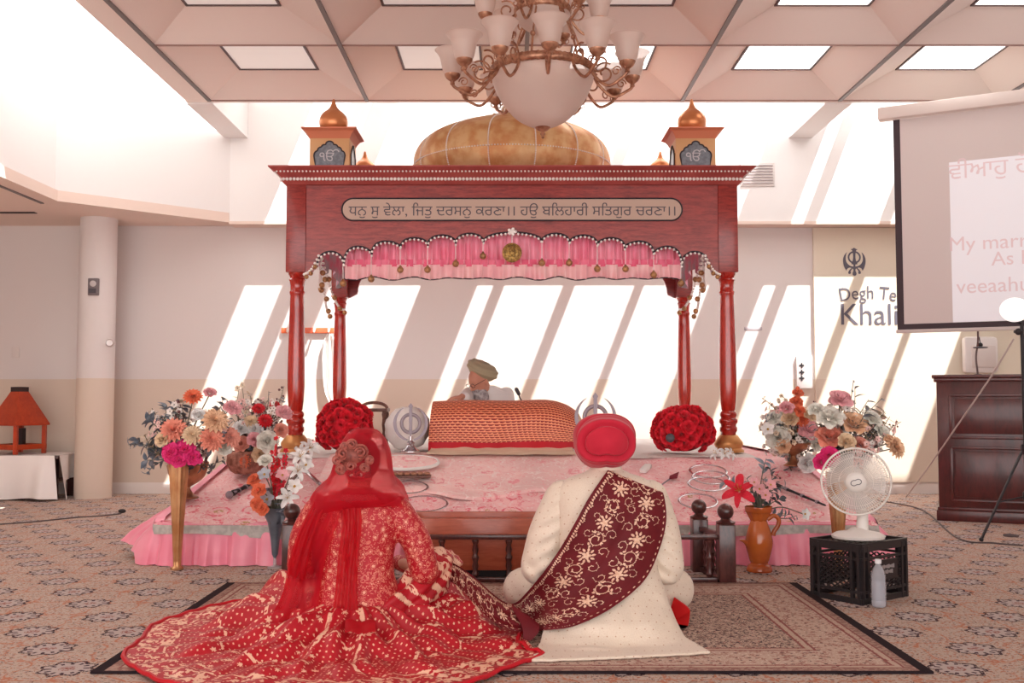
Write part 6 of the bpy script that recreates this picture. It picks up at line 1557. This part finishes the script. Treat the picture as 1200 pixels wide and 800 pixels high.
def bloom_mesh(kind, seed=0):
    rs = np.random.RandomState(seed); g = G(); d = math.radians
    if kind == 'rose':
        for k, (n, ln, wd, t, r0) in enumerate(((3, .5, .22, 88, .04), (4, .55, .28, 80, .08), (5, .62, .34, 66, .13), (6, .70, .40, 46, .17), (7, .78, .44, 22, .2))):
            for i in range(n): petal(g, ln * (1 + .1 * rs.randn() * .5), wd, d(t + rs.randn() * 4), d(-30 + 22 * (k < 2)), 2 * PI * i / n + k * .7 + rs.randn() * .1, r0, .05 * (4 - k) - .1, .5, .45)
    elif kind == 'dahlia':
        for k, (n, ln, wd, t) in enumerate(((7, .34, .10, 78), (10, .5, .13, 62), (13, .68, .15, 44), (15, .82, .17, 25), (16, .92, .18, 6))):
            for i in range(n): petal(g, ln, wd, d(t), d(-18), 2 * PI * i / n + k * .37 + rs.randn() * .05, .06, .03 * (4 - k), .6, .6, 5, 3)
        g.ball((0, 0, .16), .12, 8, 6)
    elif kind == 'carnation':
        for k, (n, ln, wd, t) in enumerate(((6, .5, .28, 82), (8, .6, .32, 62), (9, .7, .36, 40), (9, .8, .4, 16))):
            for i in range(n): petal(g, ln * rs.uniform(.85, 1.1), wd, d(t + rs.randn() * 8), d(-25), 2 * PI * i / n + rs.randn() * .2, .06, .04 * (3 - k), .2, .3, 5, 7, .05)
    elif kind == 'lily':
        for k in range(6): petal(g, 1.15, .24 if k % 2 else .19, d(58 - 8 * (k % 2)), d(-105), PI * k / 3, .05, -.15, .35, .75, 9, 5)
        for k in range(6): a = k * 1.05 + .3; g.tube([(0, 0, -.1), (.12 * math.cos(a), .12 * math.sin(a), .28), (.22 * math.cos(a), .22 * math.sin(a), .5)], .014, 5, mi=1); g.ball((.22 * math.cos(a), .22 * math.sin(a), .5), (.03, .03, .05), 6, 5, mi=1)
    elif kind == 'blossom':
        for k in range(5): petal(g, .95, .42, d(22), d(-12), k * 1.2566, .08, 0, .4, .4, 5, 5)
        g.ball((0, 0, .12), .17, 8, 6, mi=1)
    return g
def prot(kind, col, seed=0):
    k = (kind, col, seed)
    if k not in PROTO:
        nm = {'rose': 'rose', 'dahlia': 'dahlia', 'carnation': 'carnation', 'lily': 'lily', 'blossom': 'blossom'}[kind]
        mn = 'petal_%d_%d_%d' % col; m = bpy.data.materials.get(mn) or M(mn, col, .6, var=.12, vs=14, Sheen_Weight=.1)
        m2 = bpy.data.materials.get('stamen') or M('stamen', (196, 150, 70), .6)
        PROTO[k] = (nm, mesh_of(nm, bloom_mesh(kind, seed), [m, m2], sharp=80))
    return PROTO[k]
def bloom(par, kind, col, p, facing, size, seed=0, roll=0.0, name=None):
    nm, me = prot(kind, col, seed); o = bpy.data.objects.new(name or nm, me); COL.objects.link(o); o.parent = par
    o.location = tuple(np.asarray(p) - wl(par)); q = Vector((0, 0, 1)).rotation_difference(Vector(tuple(nrm(facing)))) @ Euler((0, 0, roll)).to_quaternion()
    o.rotation_euler = q.to_euler(); o.scale = (size,) * 3; return o
m_slate = M('slate_blue_leaf', (108, 118, 132), .55, c2=(150, 156, 164), vs=30)
m_dkleaf = M('dark_leaf', (70, 80, 88), .5, c2=(104, 110, 112), vs=30)
m_cleaf = M('cream_leaf', (206, 188, 164), .6, c2=(186, 164, 138), vs=30)
m_stem = M('grey_green_stem', (112, 110, 96), .6)
m_berry = M('berry', (110, 70, 70), .5)
def leafblade(g, p, d, up, ln, wd, mi=0, curl=.3):
    d = nrm(d); s_ = np.cross(d, up); s_ = nrm(s_) if np.linalg.norm(s_) > 1e-3 else A(1, 0, 0); n = np.cross(s_, d); V = np.zeros((6, 3, 3))
    for i in range(6):
        u = i / 5; w_ = wd * math.sin(PI * min(.98, u * .92 + .06)) ** .8
        for j in (-1, 0, 1): V[i, j + 1] = np.asarray(p) + d * ln * u + s_ * w_ * j * .5 + n * (-curl * ln * u * u + .18 * w_ * abs(j))
    g.grid(V, mi=mi)
def spray(par, name, a, b, mat, kind='leaf', n=9, ln=.05, wd=.022, seed=0, bend=.06, pet=None):
    rs = np.random.RandomState(seed); a, b = np.asarray(a, float), np.asarray(b, float); ax = nrm(b - a); side = nrm(np.cross(ax, rs.randn(3)))
    path = spline([a, a * .6 + b * .4 + side * bend * .6, a * .25 + b * .75 + side * bend * .5, b], 24); g = G().tube(path, np.linspace(.004, .0018, 24), 5, mi=1)
    for k in range(n):
        t = .35 + .65 * k / max(1, n - 1); i = min(22, int(t * 23)); p = path[i]; d = nrm(path[i + 1] - path[i]); q = nrm(np.cross(d, rs.randn(3)))
        if kind == 'leaf': leafblade(g, p, d * .55 + q, d, ln * rs.uniform(.7, 1.15) * (1 - .3 * t), wd * rs.uniform(.8, 1.1) * (1 - .25 * t))
        elif kind == 'round': leafblade(g, p, d * .3 + q, d, ln * .8 * rs.uniform(.7, 1.1), ln * .72)
        elif kind == 'berry': c = p + q * ln * .5; g.tube([p, c], .0012, 4, mi=1); g.ball(c, wd * .5 * rs.uniform(.8, 1.2), 7, 5)
        elif kind == 'tiny':
            c = p + q * ln * rs.uniform(.3, 1); g.tube([p, c], .001, 4, mi=1); h = bloom_mesh('blossom'); Q = Vector((0, 0, 1)).rotation_difference(Vector(tuple(nrm(q + A(0, -.6, .4))))).to_matrix().to_4x4(); g.merge(h, Matrix.Translation(Vector(tuple(c))) @ Q @ Matrix.Scale(wd, 4))
    return put(name, g, [mat, m_stem], par, sharp=80)
def spike(par, name, a, b, col, n=9, size=.022, seed=0):
    """gladiolus-like stem with florets, smaller to the tip"""
    rs = np.random.RandomState(seed); a, b = np.asarray(a, float), np.asarray(b, float); path = spline([a, (a + b) / 2 + A(.01, 0, 0), b], 20); g = G().tube(path, np.linspace(.005, .002, 20), 6, mi=1)
    for k in range(n):
        t = .30 + .7 * k / (n - 1); p = path[min(19, int(t * 19))]; f = nrm(A(rs.uniform(-.9, .9), -1 + rs.uniform(-.3, .5), .35)); h = G()
        for j in range(5): petal(h, 1.0, .42, .9, -.9, j * 1.2566 + k, .06, -.2, .4, .45, 5, 4)
        Q = Vector((0, 0, 1)).rotation_difference(Vector(tuple(f))).to_matrix().to_4x4(); g.merge(h, Matrix.Translation(Vector(tuple(p))) @ Q @ Matrix.Scale(size * (1.1 - .55 * t), 4))
    mn = 'petal_%d_%d_%d' % col; m = bpy.data.materials.get(mn) or M(mn, col, .6, var=.12, vs=14)
    return put(name, g, [m, m_stem], par, sharp=80)
CORAL, PEACH, BEIGE, PINK, HOT, CREAM, ORANGE, RED, WHITE, SALM = (244, 150, 128), (248, 194, 158), (230, 200, 166), (250, 174, 180), (240, 50, 128), (246, 238, 222), (246, 118, 80), (216, 30, 44), (248, 244, 240), (242, 160, 142)
def facing(p, c): d = np.asarray(p) - np.asarray(c); return nrm(d / .25 + A(0, -1.2, .25))
def arrangement(name, label, cat, base, mouth, D, blooms, fills, seed, group=None):
    t = thing(name, label, cat, base, group); rs = np.random.RandomState(seed); mouth = np.asarray(mouth, float); g = G(); n0 = 0
    for k, (kind, col, px, py, spx) in enumerate(blooms):
        d = D + rs.uniform(-.10, .02) - .05; p = P(px, py, d); sz = spx * 1.22 * d / FPX; bloom(t, kind, col, p, facing(p, mouth), sz, k % 3, rs.uniform(0, 6))
        g.tube(spline([mouth + A(0, 0, -.03), mouth * .5 + p * .5 + A(0, .02, .02), p - facing(p, mouth) * sz * .3], 10), .0035, 5)
    for k, (kind, mat, px, py, n, ln, wd) in enumerate(fills):
        p = P(px, py, D + rs.uniform(-.08, .12))
        if kind == 'spike': spike(t, 'flower_spike', mouth, p, mat, n, ln, k + seed)
        else: spray(t, {'leaf': 'leaf_spray', 'round': 'eucalyptus_spray', 'berry': 'berry_spray', 'tiny': 'blossom_spray'}[kind], mouth, p, mat, kind, n, ln, wd, k + seed * 7)
    put('stems', g, m_stem, t); return t
m_gv = M('fluted_gold', (198, 140, 92), .28, .7, c2=(222, 176, 128), vs=6)
m_urn = M('antique_gold_urn', (190, 136, 100), .35, .6, c2=(150, 100, 76), vs=12)
m_wp, m_pk, m_cr2 = M('white_petal', (240, 232, 226), .6), M('pale_pink_petal', (236, 196, 190), .6), M('cream_petal', (232, 214, 190), .6)
def trumpet(t, base, ztop, r0=.028, r1=.092, wk=.02):
    H = ztop - base[2]; pr = [(r0 + .012, 0), (r0 + .014, .012), (r0, .02)] + [(r0 + (r1 - r0) * q ** 1.25, .02 + (H - .02) * q) for q in np.linspace(.05, 1, 24)] + [(r1 - .006, H - .002), (r1 - .012, H - .05)]
    g = G().lathe(pr, base, 72, mod=lambda a, q: 1 + .045 * np.cos(a * 12)); put('fluted_vase', g, m_gv, t, sharp=60)
def urn(t, c, ztop, r=.12):
    H = ztop - c[2]; pr = [(r * .55, 0), (r * .57, .008), (r * .3, .03), (r * .16, .06), (r * .2, .075), (r * .55, .10), (r * .86, .10 + (H - .10) * .3), (r, .10 + (H - .10) * .75), (r * 1.04, H - .005), (r * 1.0, H), (r * .92, H - .01)]
    ps_ = spline([(a, 0, b) for a, b in pr], 50)[:, [0, 2]]; put('urn', G().lathe([tuple(q) for q in ps_], c, 40), m_urn, t, sharp=70)
def rnd_fill(cx, cy, rx, ry, n, seed, mats):
    rs = np.random.RandomState(seed); out = []
    for k in range(n):
        a = rs.uniform(0, 2 * PI); r = math.sqrt(rs.uniform(.15, 1)); kind, mat, m_, ln, wd = mats[k % len(mats)]; out.append((kind, mat, cx + rx * r * math.cos(a), cy + ry * r * math.sin(a), int(m_ * 1.3), ln * 1.3, wd * 1.35))
    return out
# --- left, tall gold vase
b0 = F(207.5, 667); b0[2] = .0; zt = Z(538, b0[1]); mth = A(b0[0] - .0, b0[1], zt - .01)
FM = [('leaf', m_slate, 9, .075, .034), ('tiny', m_wp, 11, .05, .016), ('round', m_slate, 8, .07, .03), ('tiny', m_pk, 10, .05, .015), ('leaf', m_cleaf, 8, .06, .028), ('berry', m_berry, 12, .035, .013)]
t = arrangement('flower_arrangement', 'flowers in tall fluted gold vase left of the stage, coral dahlias over magenta roses', 'flower arrangement', b0, mth, b0[1],
    [('dahlia', CORAL, 203, 504, 14), ('dahlia', CORAL, 248, 515, 13), ('dahlia', PEACH, 252, 493, 14), ('carnation', HOT, 201, 531, 12), ('carnation', HOT, 217, 527, 12), ('carnation', HOT, 227, 536, 10), ('carnation', HOT, 210, 538, 10), ('dahlia', ORANGE, 226, 465, 10), ('rose', PINK, 246, 460, 7), ('carnation', PINK, 271, 478, 10), ('dahlia', SALM, 270, 512, 11), ('dahlia', BEIGE, 226, 510, 11), ('rose', CREAM, 262, 525, 9), ('rose', WHITE, 233, 486, 8), ('rose', BEIGE, 190, 515, 8)],
    [('leaf', m_slate, 150, 521, 10, .08, .04), ('leaf', m_slate, 158, 512, 9, .08, .038), ('leaf', m_slate, 168, 540, 8, .07, .035), ('leaf', m_dkleaf, 248, 552, 8, .07, .036), ('leaf', m_dkleaf, 264, 538, 8, .07, .035), ('leaf', m_slate, 172, 556, 6, .06, .03), ('leaf', m_slate, 268, 470, 6, .10, .03), ('tiny', m_wp, 178, 478, 12, .05, .014), ('tiny', m_pk, 188, 490, 12, .05, .014), ('leaf', m_slate, 208, 472, 8, .08, .034), ('round', m_slate, 262, 466, 8, .07, .03), ('leaf', m_dkleaf, 215, 555, 5, .05, .03)] + rnd_fill(222, 500, 58, 38, 44, 3, FM), 1)
trumpet(t, b0, zt + .01, .022, .06)
# --- left, gold urn behind it on the stage
ub = SP(219, 590); ub[2] += .034
t = thing('gold_urn', 'low gold urn on a foot standing on the stage behind the tall left vase', 'urn', ub)
urn(t, ub, Z(541, ub[1]), .125)
# --- left rear basket
cb = SP(288, 560); cb[2] += .03; zt = Z(528, cb[1])
t = arrangement('flower_arrangement', 'mixed pale and red flowers in a brown basket beside the left front canopy post', 'flower arrangement', cb, A(cb[0], cb[1], zt), cb[1],
    [('rose', WHITE, 282, 502, 9), ('rose', WHITE, 298, 503, 9), ('dahlia', RED, 311, 493, 8), ('carnation', PINK, 332, 484, 10), ('carnation', PINK, 276, 480, 8), ('dahlia', BEIGE, 294, 494, 8), ('rose', CREAM, 313, 517, 12), ('rose', PINK, 298, 515, 8), ('dahlia', RED, 303, 479, 7), ('dahlia', RED, 322, 475, 6), ('rose', SALM, 283, 520, 9), ('dahlia', ORANGE, 287, 540, 8), ('rose', SALM, 329, 504, 8), ('rose', BEIGE, 305, 532, 9)],
    [('tiny', m_cr2, 283, 447, 9, .06, .02), ('leaf', m_cleaf, 281, 452, 6, .06, .026), ('leaf', m_slate, 315, 458, 9, .04, .018), ('berry', m_berry, 333, 452, 9, .05, .016), ('tiny', m_wp, 330, 468, 10, .05, .016), ('round', m_slate, 334, 465, 8, .05, .02), ('leaf', m_slate, 273, 470, 8, .06, .022), ('leaf', m_dkleaf, 272, 490, 7, .06, .022)] + rnd_fill(303, 495, 34, 36, 34, 5, [('leaf', m_slate, 8, .05, .02), ('tiny', m_wp, 10, .05, .015), ('leaf', m_cleaf, 8, .055, .024), ('berry', m_berry, 10, .035, .014), ('tiny', m_pk, 9, .05, .014)]), 2)
H = zt - cb[2]; g = G().lathe([(.07, 0), (.10, .02), (.125, H * .45), (.12, H * .8), (.105, H), (.10, H), (.1, H - .03)], cb, 44, mod=lambda a, q: 1 + .03 * np.cos(a * 22) * np.sign(np.sin(q * 40)))
put('basket', g, M('brown_basket', (128, 76, 64), .6, c2=(190, 130, 112), vs=26, bump=.5, bs=60), t, sharp=70)
# --- left, slate cone vase with gladioli
gb = F(322, 665); gD = gb[1]; mth = P(322, 598, gD)
t = arrangement('flower_arrangement', 'red gladioli and white lilies in a narrow slate cone vase on a clear foot', 'flower arrangement', gb, mth, gD,
    [('lily', WHITE, 352, 535, 11), ('lily', WHITE, 349, 552, 11), ('lily', WHITE, 337, 583, 11), ('blossom', WHITE, 358, 545, 8), ('blossom', WHITE, 345, 570, 8), ('blossom', PINK, 331, 557, 7), ('carnation', ORANGE, 299, 562, 9), ('carnation', ORANGE, 304, 575, 9), ('carnation', ORANGE, 301, 590, 8), ('carnation', ORANGE, 308, 596, 8), ('rose', CREAM, 311, 540, 8), ('blossom', (180, 184, 194), 313, 585, 8), ('blossom', (180, 184, 194), 310, 556, 7)],
    [('spike', RED, 324, 514, 11, .034, 0), ('spike', (214, 40, 60), 335, 528, 11, .034, 0), ('spike', RED, 318, 530, 10, .032, 0), ('spike', WHITE, 352, 556, 8, .03, 0), ('leaf', m_cleaf, 366, 538, 5, .05, .02), ('leaf', m_slate, 306, 570, 5, .11, .03), ('leaf', m_slate, 315, 590, 5, .10, .035), ('leaf', m_slate, 335, 590, 5, .08, .03), ('berry', m_berry, 345, 605, 7, .05, .01)], 4)
H = mth[2] - gb[2]; zz0 = Z(655, gD) - gb[2]
put('cone_vase', G().lathe([(.004, zz0), (.018, zz0 + .03), (.028, zz0 + (H - zz0) * .45), (.044, zz0 + (H - zz0) * .75), (.085, H + .02), (.08, H + .018), (.04, zz0 + (H - zz0) * .72)], gb, 32, mod=lambda a, q: 1 + .06 * np.cos(a * 6) * q), M('slate_glaze', (104, 110, 120), .3, c2=(80, 86, 96), vs=10), t, sharp=70)
put('clear_foot', G().lathe([(.045, 0), (.045, .006), (.01, .016), (.008, zz0 + .02)], gb, 24), glassy('clear_acrylic', (226, 226, 230), .45), t)
# --- right, tall gold vase
vb = F(983, 668); zt = Z(555, vb[1]); mth = A(vb[0], vb[1], zt)
t = arrangement('flower_arrangement', 'large coral, peach and cream arrangement in tall gold vase behind the white fan', 'flower arrangement', vb, mth, vb[1],
    [('rose', CORAL, 972, 511, 15), ('rose', PEACH, 1000, 497, 16), ('carnation', PINK, 985, 469, 14), ('rose', CREAM, 972, 489, 15), ('rose', HOT, 972, 535, 11), ('rose', HOT, 963, 541, 9), ('dahlia', PEACH, 1048, 524, 13), ('rose', PEACH, 1042, 518, 9), ('rose', CREAM, 1022, 491, 11), ('rose', CREAM, 1033, 507, 10), ('rose', BEIGE, 992, 518, 10), ('rose', CREAM, 956, 480, 9), ('rose', SALM, 1008, 520, 9)],
    [('spike', (128, 136, 150), 1000, 447, 9, .018, 0), ('leaf', m_slate, 1002, 452, 5, .10, .03), ('leaf', m_slate, 1018, 468, 5, .09, .026), ('leaf', m_slate, 1034, 466, 5, .09, .026), ('leaf', m_cleaf, 1038, 484, 7, .08, .04), ('berry', m_berry, 1056, 494, 12, .035, .012), ('tiny', m_wp, 1030, 505, 14, .05, .016), ('tiny', m_wp, 1046, 500, 12, .05, .015), ('leaf', m_dkleaf, 1015, 530, 8, .07, .03), ('leaf', m_dkleaf, 990, 535, 8, .07, .03)] + rnd_fill(1002, 500, 48, 36, 44, 9, [('tiny', m_wp, 11, .05, .017), ('leaf', m_slate, 8, .06, .026), ('tiny', m_pk, 10, .05, .015), ('leaf', m_cleaf, 8, .06, .03), ('leaf', m_dkleaf, 8, .06, .026)]), 6)
trumpet(t, vb, zt + .01, .024, .064)
# --- right, urn with flowers on the stage
ub = SP(930, 552); ub[2] += .036; zt = Z(520, ub[1]); mth = A(ub[0], ub[1], zt)
t = arrangement('flower_arrangement', 'cream and pink flowers with orange spike in gold urn beside the right canopy post', 'flower arrangement', ub, mth, ub[1],
    [('carnation', ORANGE, 935, 461, 7), ('carnation', ORANGE, 933, 472, 8), ('carnation', ORANGE, 937, 482, 8), ('carnation', ORANGE, 939, 493, 8), ('carnation', PINK, 947, 504, 13), ('rose', CREAM, 912, 513, 13), ('rose', CREAM, 908, 490, 9), ('rose', WHITE, 946, 542, 11), ('rose', PEACH, 918, 522, 8), ('rose', BEIGE, 926, 490, 9), ('rose', PINK, 922, 478, 8), ('rose', BEIGE, 950, 485, 9), ('blossom', WHITE, 900, 503, 7), ('rose', CREAM, 957, 520, 9)],
    [('spike', ORANGE, 935, 455, 12, .034, 0), ('spike', ORANGE, 937, 462, 12, .034, 0), ('leaf', m_cleaf, 893, 466, 8, .065, .036), ('leaf', m_cleaf, 892, 496, 7, .06, .034), ('leaf', m_slate, 897, 488, 5, .1, .026), ('tiny', m_wp, 897, 520, 12, .05, .016), ('tiny', m_cr2, 916, 462, 12, .05, .016), ('leaf', m_slate, 936, 545, 8, .08, .04), ('leaf', m_dkleaf, 930, 556, 7, .08, .036), ('leaf', m_dkleaf, 950, 528, 8, .07, .03), ('leaf', m_slate, 925, 535, 8, .07, .03), ('berry', m_berry, 956, 470, 9, .05, .012)] + rnd_fill(925, 500, 34, 36, 38, 12, [('tiny', m_wp, 11, .05, .016), ('leaf', m_cleaf, 8, .06, .03), ('tiny', m_pk, 10, .05, .015), ('leaf', m_slate, 8, .055, .024), ('tiny', m_cr2, 10, .05, .015)]), 8)
urn(t, ub, zt + .01, .115)
# --- right front, orange jug with lily
jb = F(890, 669); jD = jb[1]; zt = Z(593, jD); mth = A(jb[0] + .0, jD, zt - .01)
t = arrangement('flower_arrangement', 'red lily and dark foliage in glossy orange ceramic jug on carpet before the stage', 'flower arrangement', jb, mth, jD,
    [('lily', (220, 30, 56), 866, 575, 17), ('blossom', PINK, 890, 573, 6), ('blossom', PINK, 897, 580, 6), ('blossom', PINK, 884, 565, 5), ('blossom', WHITE, 943, 602, 6), ('blossom', PINK, 903, 568, 6)],
    [('leaf', m_slate, 898, 537, 7, .075, .036), ('leaf', m_slate, 902, 548, 7, .075, .036), ('leaf', m_dkleaf, 905, 577, 9, .07, .04), ('leaf', m_dkleaf, 887, 584, 9, .07, .04), ('leaf', m_dkleaf, 897, 588, 9, .065, .036), ('leaf', m_dkleaf, 915, 583, 8, .06, .034), ('leaf', m_slate, 928, 602, 8, .06, .028), ('leaf', m_slate, 921, 570, 6, .06, .03), ('leaf', m_slate, 849, 564, 3, .09, .05), ('leaf', m_dkleaf, 875, 560, 6, .05, .026), ('berry', m_berry, 912, 555, 8, .05, .014), ('leaf', m_slate, 934, 604, 6, .06, .026), ('tiny', m_pk, 893, 560, 10, .05, .014), ('leaf', m_cleaf, 880, 575, 5, .05, .02)], 10)
H = zt; m_jug = M('orange_glaze', (196, 100, 42), .15, c2=(168, 76, 36), vs=5, Coat_Weight=.5)
pr = [(.072, 0), (.074, .012), (.066, .035), (.05, .05), (.058, .075), (.076, .15), (.078, .19), (.066, .25), (.05, .30), (.046, .32), (.056, .36), (.074, H - .005), (.077, H), (.07, H - .004), (.045, H - .06)]
ps_ = spline([(a, 0, b_ * H / .40 if b_ < .37 else b_) for a, b_ in pr], 60)[:, [0, 2]]
put('jug', G().lathe([tuple(q) for q in ps_], jb, 48, mod=lambda a, q: 1 + .05 * np.cos(a * 8) * max(0, q - .45) * 2), m_jug, t, sharp=70)
hd = [jb + A(.045, -.01, H * .80), jb + A(.085, -.012, H * .86), jb + A(.112, -.012, H * .80), jb + A(.106, -.012, H * .70), jb + A(.085, -.012, H * .62), jb + A(.078, -.012, H * .55)]
put('handle', G().tube(spline(hd, 24), .013, 10), m_jug, t)
put('spout_leaf', G().tube(spline([jb + A(-.062, -.02, H * .40), jb + A(-.09, -.025, H * .47), jb + A(-.118, -.025, H * .49)], 10), np.linspace(.018, .004, 10), 8), m_jug, t)
# --- balls of red roses
def rose_ball(px, py, rx, rz, D, n, label, seed):
    c = P(px, py, D); rs = np.random.RandomState(seed); base = A(c[0], c[1], ZS1 + .02); t = thing('rose_ball', label, 'flower ball', base)
    c[2] = max(c[2], base[2] + rz * .92)
    g = G().ball(c, (rx * .86, rx * .8, rz * .86), 20, 14); put('foam_core', g, M('moss_core', (170, 16, 34), .9) if 'moss_core' not in bpy.data.materials else bpy.data.materials['moss_core'], t)
    k = 0; i = 0
    while k < n:
        z = 1 - 2 * (i + .5) / (n * 1.18); a = i * 2.39996; i += 1
        if z < -.72 or i > n * 2: 
            if i > n * 2: break
            continue
        r = math.sqrt(1 - z * z); d = A(r * math.cos(a), r * math.sin(a), z); p = c + d * A(rx, rx * .92, rz) * rs.uniform(.86, .97); bloom(t, 'rose', [(232, 26, 48), (240, 36, 58), (220, 18, 40)][i % 3], p, d + rs.randn(3) * .15, rx * .27 * rs.uniform(.85, 1.15), i % 2, rs.uniform(0, 6)); k += 1
    return t, c
rose_ball(404, 517, .20, .20, 7.25, 70, 'ball of red silk roses behind the bride\'s veil by the left canopy post', 3)
t, c = rose_ball(801, 516, .215, .175, 7.25, 76, 'ball of red silk roses with dark centre disc beside the right canopy post', 5)
p = P(785.5, 513, 7.0); put('centre_disc', G().lathe([(0, .016), (.02, .015), (.03, .008), (.032, 0)], p, 20, axis=(-.15, -1, .1)), m_mgrey, t)

# ------------------------------------------------------------------ things lying on the stage
slope = nrm(A(0, -(ZS1 - ZS0), YS1 - YS0))
def on(px, py, dz=.012): return SP(px, py) + A(0, 0, dz + .008)
def lay(p, q, lift=.014): return SP(*p) + A(0, 0, lift + .008), SP(*q) + A(0, 0, lift + .008)
ring_l = ['steel throwing ring on the right of the stage, farthest from the front edge', 'steel throwing ring second from the back in the row right of the groom', 'steel throwing ring third from the back in the row right of the groom', 'steel throwing ring nearest the ball posts in the row right of the groom']
for k, (px, py, w_) in enumerate(((830, 556, 21), (833, 567, 21), (829, 578.5, 22), (818, 594, 22))):
    c = on(px, py, (.016, .036, .056, .03)[k]); r = w_ * c[1] / FPX; e = nrm(A(0, YS1 - YS0, ZS1 - ZS0)); pts = [c + A(r * math.cos(a), 0, 0) + e * (r * .92 * math.sin(a)) for a in np.linspace(0, 2 * PI, 40, endpoint=False)]
    put('throwing_ring', G().tube(pts, .0085, 7, closed=True, flat=.5), m_chrome, label=ring_l[k], cat='ring', group='steel rings right of the groom')
for k, (px, py, w_, lab) in enumerate(((480, 578.5, 21, 'steel throwing ring on the stage just right of the bride\'s veil'), (497, 598, 27, 'steel throwing ring on the stage behind the left end of the offering box'))):
    c = on(px, py, .034); r = w_ * c[1] / FPX; e = nrm(A(0, YS1 - YS0, ZS1 - ZS0)); pts = [c + A(r * math.cos(a), 0, 0) + e * (r * .8 * math.sin(a)) for a in np.linspace(0, 2 * PI, 40, endpoint=False)]
    put('throwing_ring', G().tube(pts, .008, 7, closed=True, flat=.5), m_chrome, label=lab, cat='ring', group='steel rings beside the bride')
c = on(476, 552, .034); t = thing('oval_cushion', 'white-edged pale pink oval cushion on the stage beside the bride\'s veil', 'cushion', c)
g = G().ball((0, 0, .02), (.22, .12, .024), 30, 10); Rt = np.array(Matrix.Rotation(math.atan2(ZS1 - ZS0, YS1 - YS0), 3, 'X')); g.v = [v @ Rt.T + c for v in g.v]; put('pad', g, m_pink2, t); put('piping', G().tube([c + Rt @ A(.22 * math.cos(a), .12 * math.sin(a), .018) for a in np.linspace(0, 2 * PI, 40, endpoint=False)], .012, 7, closed=True), m_white, t)
a, b_ = lay((457, 568), (505, 567), .044); c = (a + b_) / 2
t = thing('decorated_tray', 'long brown decorated tray on the stage between the bride and the red cloth', 'tray', c)
g = G().bar(a, b_, .10, .016); put('tray_base', g, m_carve, t, bevel=.005); g = G()
for q in np.linspace(.1, .9, 6): g.ball(a * (1 - q) + b_ * q + A(0, 0, .018), (.024, .03, .014), 8, 6)
put('ornaments', g, M('dull_rose_gold', (190, 140, 116), .4, .4), t)
def sword(p, q, w_, label, sheath, name='ceremonial_sword', tip=None):
    a, b_ = lay(p, q, .022); t = thing(name, label, 'sword', (a + b_) / 2); d = b_ - a
    put('scabbard', G().tube([a + d * .0, a + d * .02, a + d * .55, a + d * .68], [.004, w_ * .7, w_, w_], 10, flat=.6), sheath, t); put('guard', G().bar(a + d * .69 - A(0, .04, 0), a + d * .69 + A(0, .04, 0), .018, .012), m_silv, t, bevel=.003)
    put('grip', G().tube([a + d * .70, a + d * .8, a + d * .92], [w_ * .8, w_ * 1.0, w_ * .8], 10), m_blk, t); put('pommel', G().ball(b_ - d * .05, w_ * 1.25, 10, 8), m_silv, t); g = G()
    for q_ in (.12, .35, .6): g.tube([a + d * q_, a + d * (q_ + .03)], w_ * 1.15, 10, flat=.7)
    put('scabbard_bands', g, m_silv, t); return t
sword((968, 598), (895, 567), .014, 'dark sheathed sword lying diagonally on the right of the stage behind the jug', m_blk)
sword((299, 570), (267, 586), .02, 'short black sheathed dagger on the left of the stage before the basket', m_blk, 'ceremonial_dagger')
a, b_ = lay((352, 556), (374, 577), .05); t = thing('steel_blade', 'bright steel blade lying on the stage left of the bride\'s veil', 'blade', (a + b_) / 2); put('blade', G().bar(a, b_, .034, .008), m_chrome, t, bevel=.003); put('tang', G().tube([b_, b_ + (b_ - a) * .2], .01, 8), m_silv, t)
a, b_ = lay((771, 576), (792, 561), .02); d = b_ - a; t = thing('arrow', 'small arrow with maroon fletching lying on the stage right of the groom\'s shoulder', 'arrow', (a + b_) / 2)
put('shaft', G().tube([a, b_], .005, 6), m_silv, t); n_ = nrm(np.cross(d, slope)); put('fletching', G().poly([a + d * .62, a + d * .8 + n_ * .035, b_ + d * .18, a + d * .8 - n_ * .02], slope * .006), M('maroon_feather', (120, 20, 40), .6), t, smooth=False)
a, b_ = lay((753, 557), (760, 550), .02); put('folded_tissue', G().bar(a, b_, .05, .03), m_white, label='small white folded tissue on the stage behind the groom\'s right shoulder', cat='tissue', bevel=.008)
c = on(848, 540, .012); t = thing('fallen_flower', 'white paper flower lying at the foot of the right front canopy post', 'flower', c)
for k in range(3): bloom(t, 'lily', WHITE, c + A((k - 1) * .05, -.03 * (k % 2), .03), A((k - 1) * .7, -.6, .6), .055, 0, k)
c = on(357, 541, .03); t = thing('fallen_flower', 'white star-shaped paper flower at the foot of the left front canopy post', 'flower', c)
for k in range(2): bloom(t, 'lily', WHITE, c + A(-.02 + k * .06, -.03, .03 + .03 * k), A(k - .5, -.8, .5), .075, 0, k)
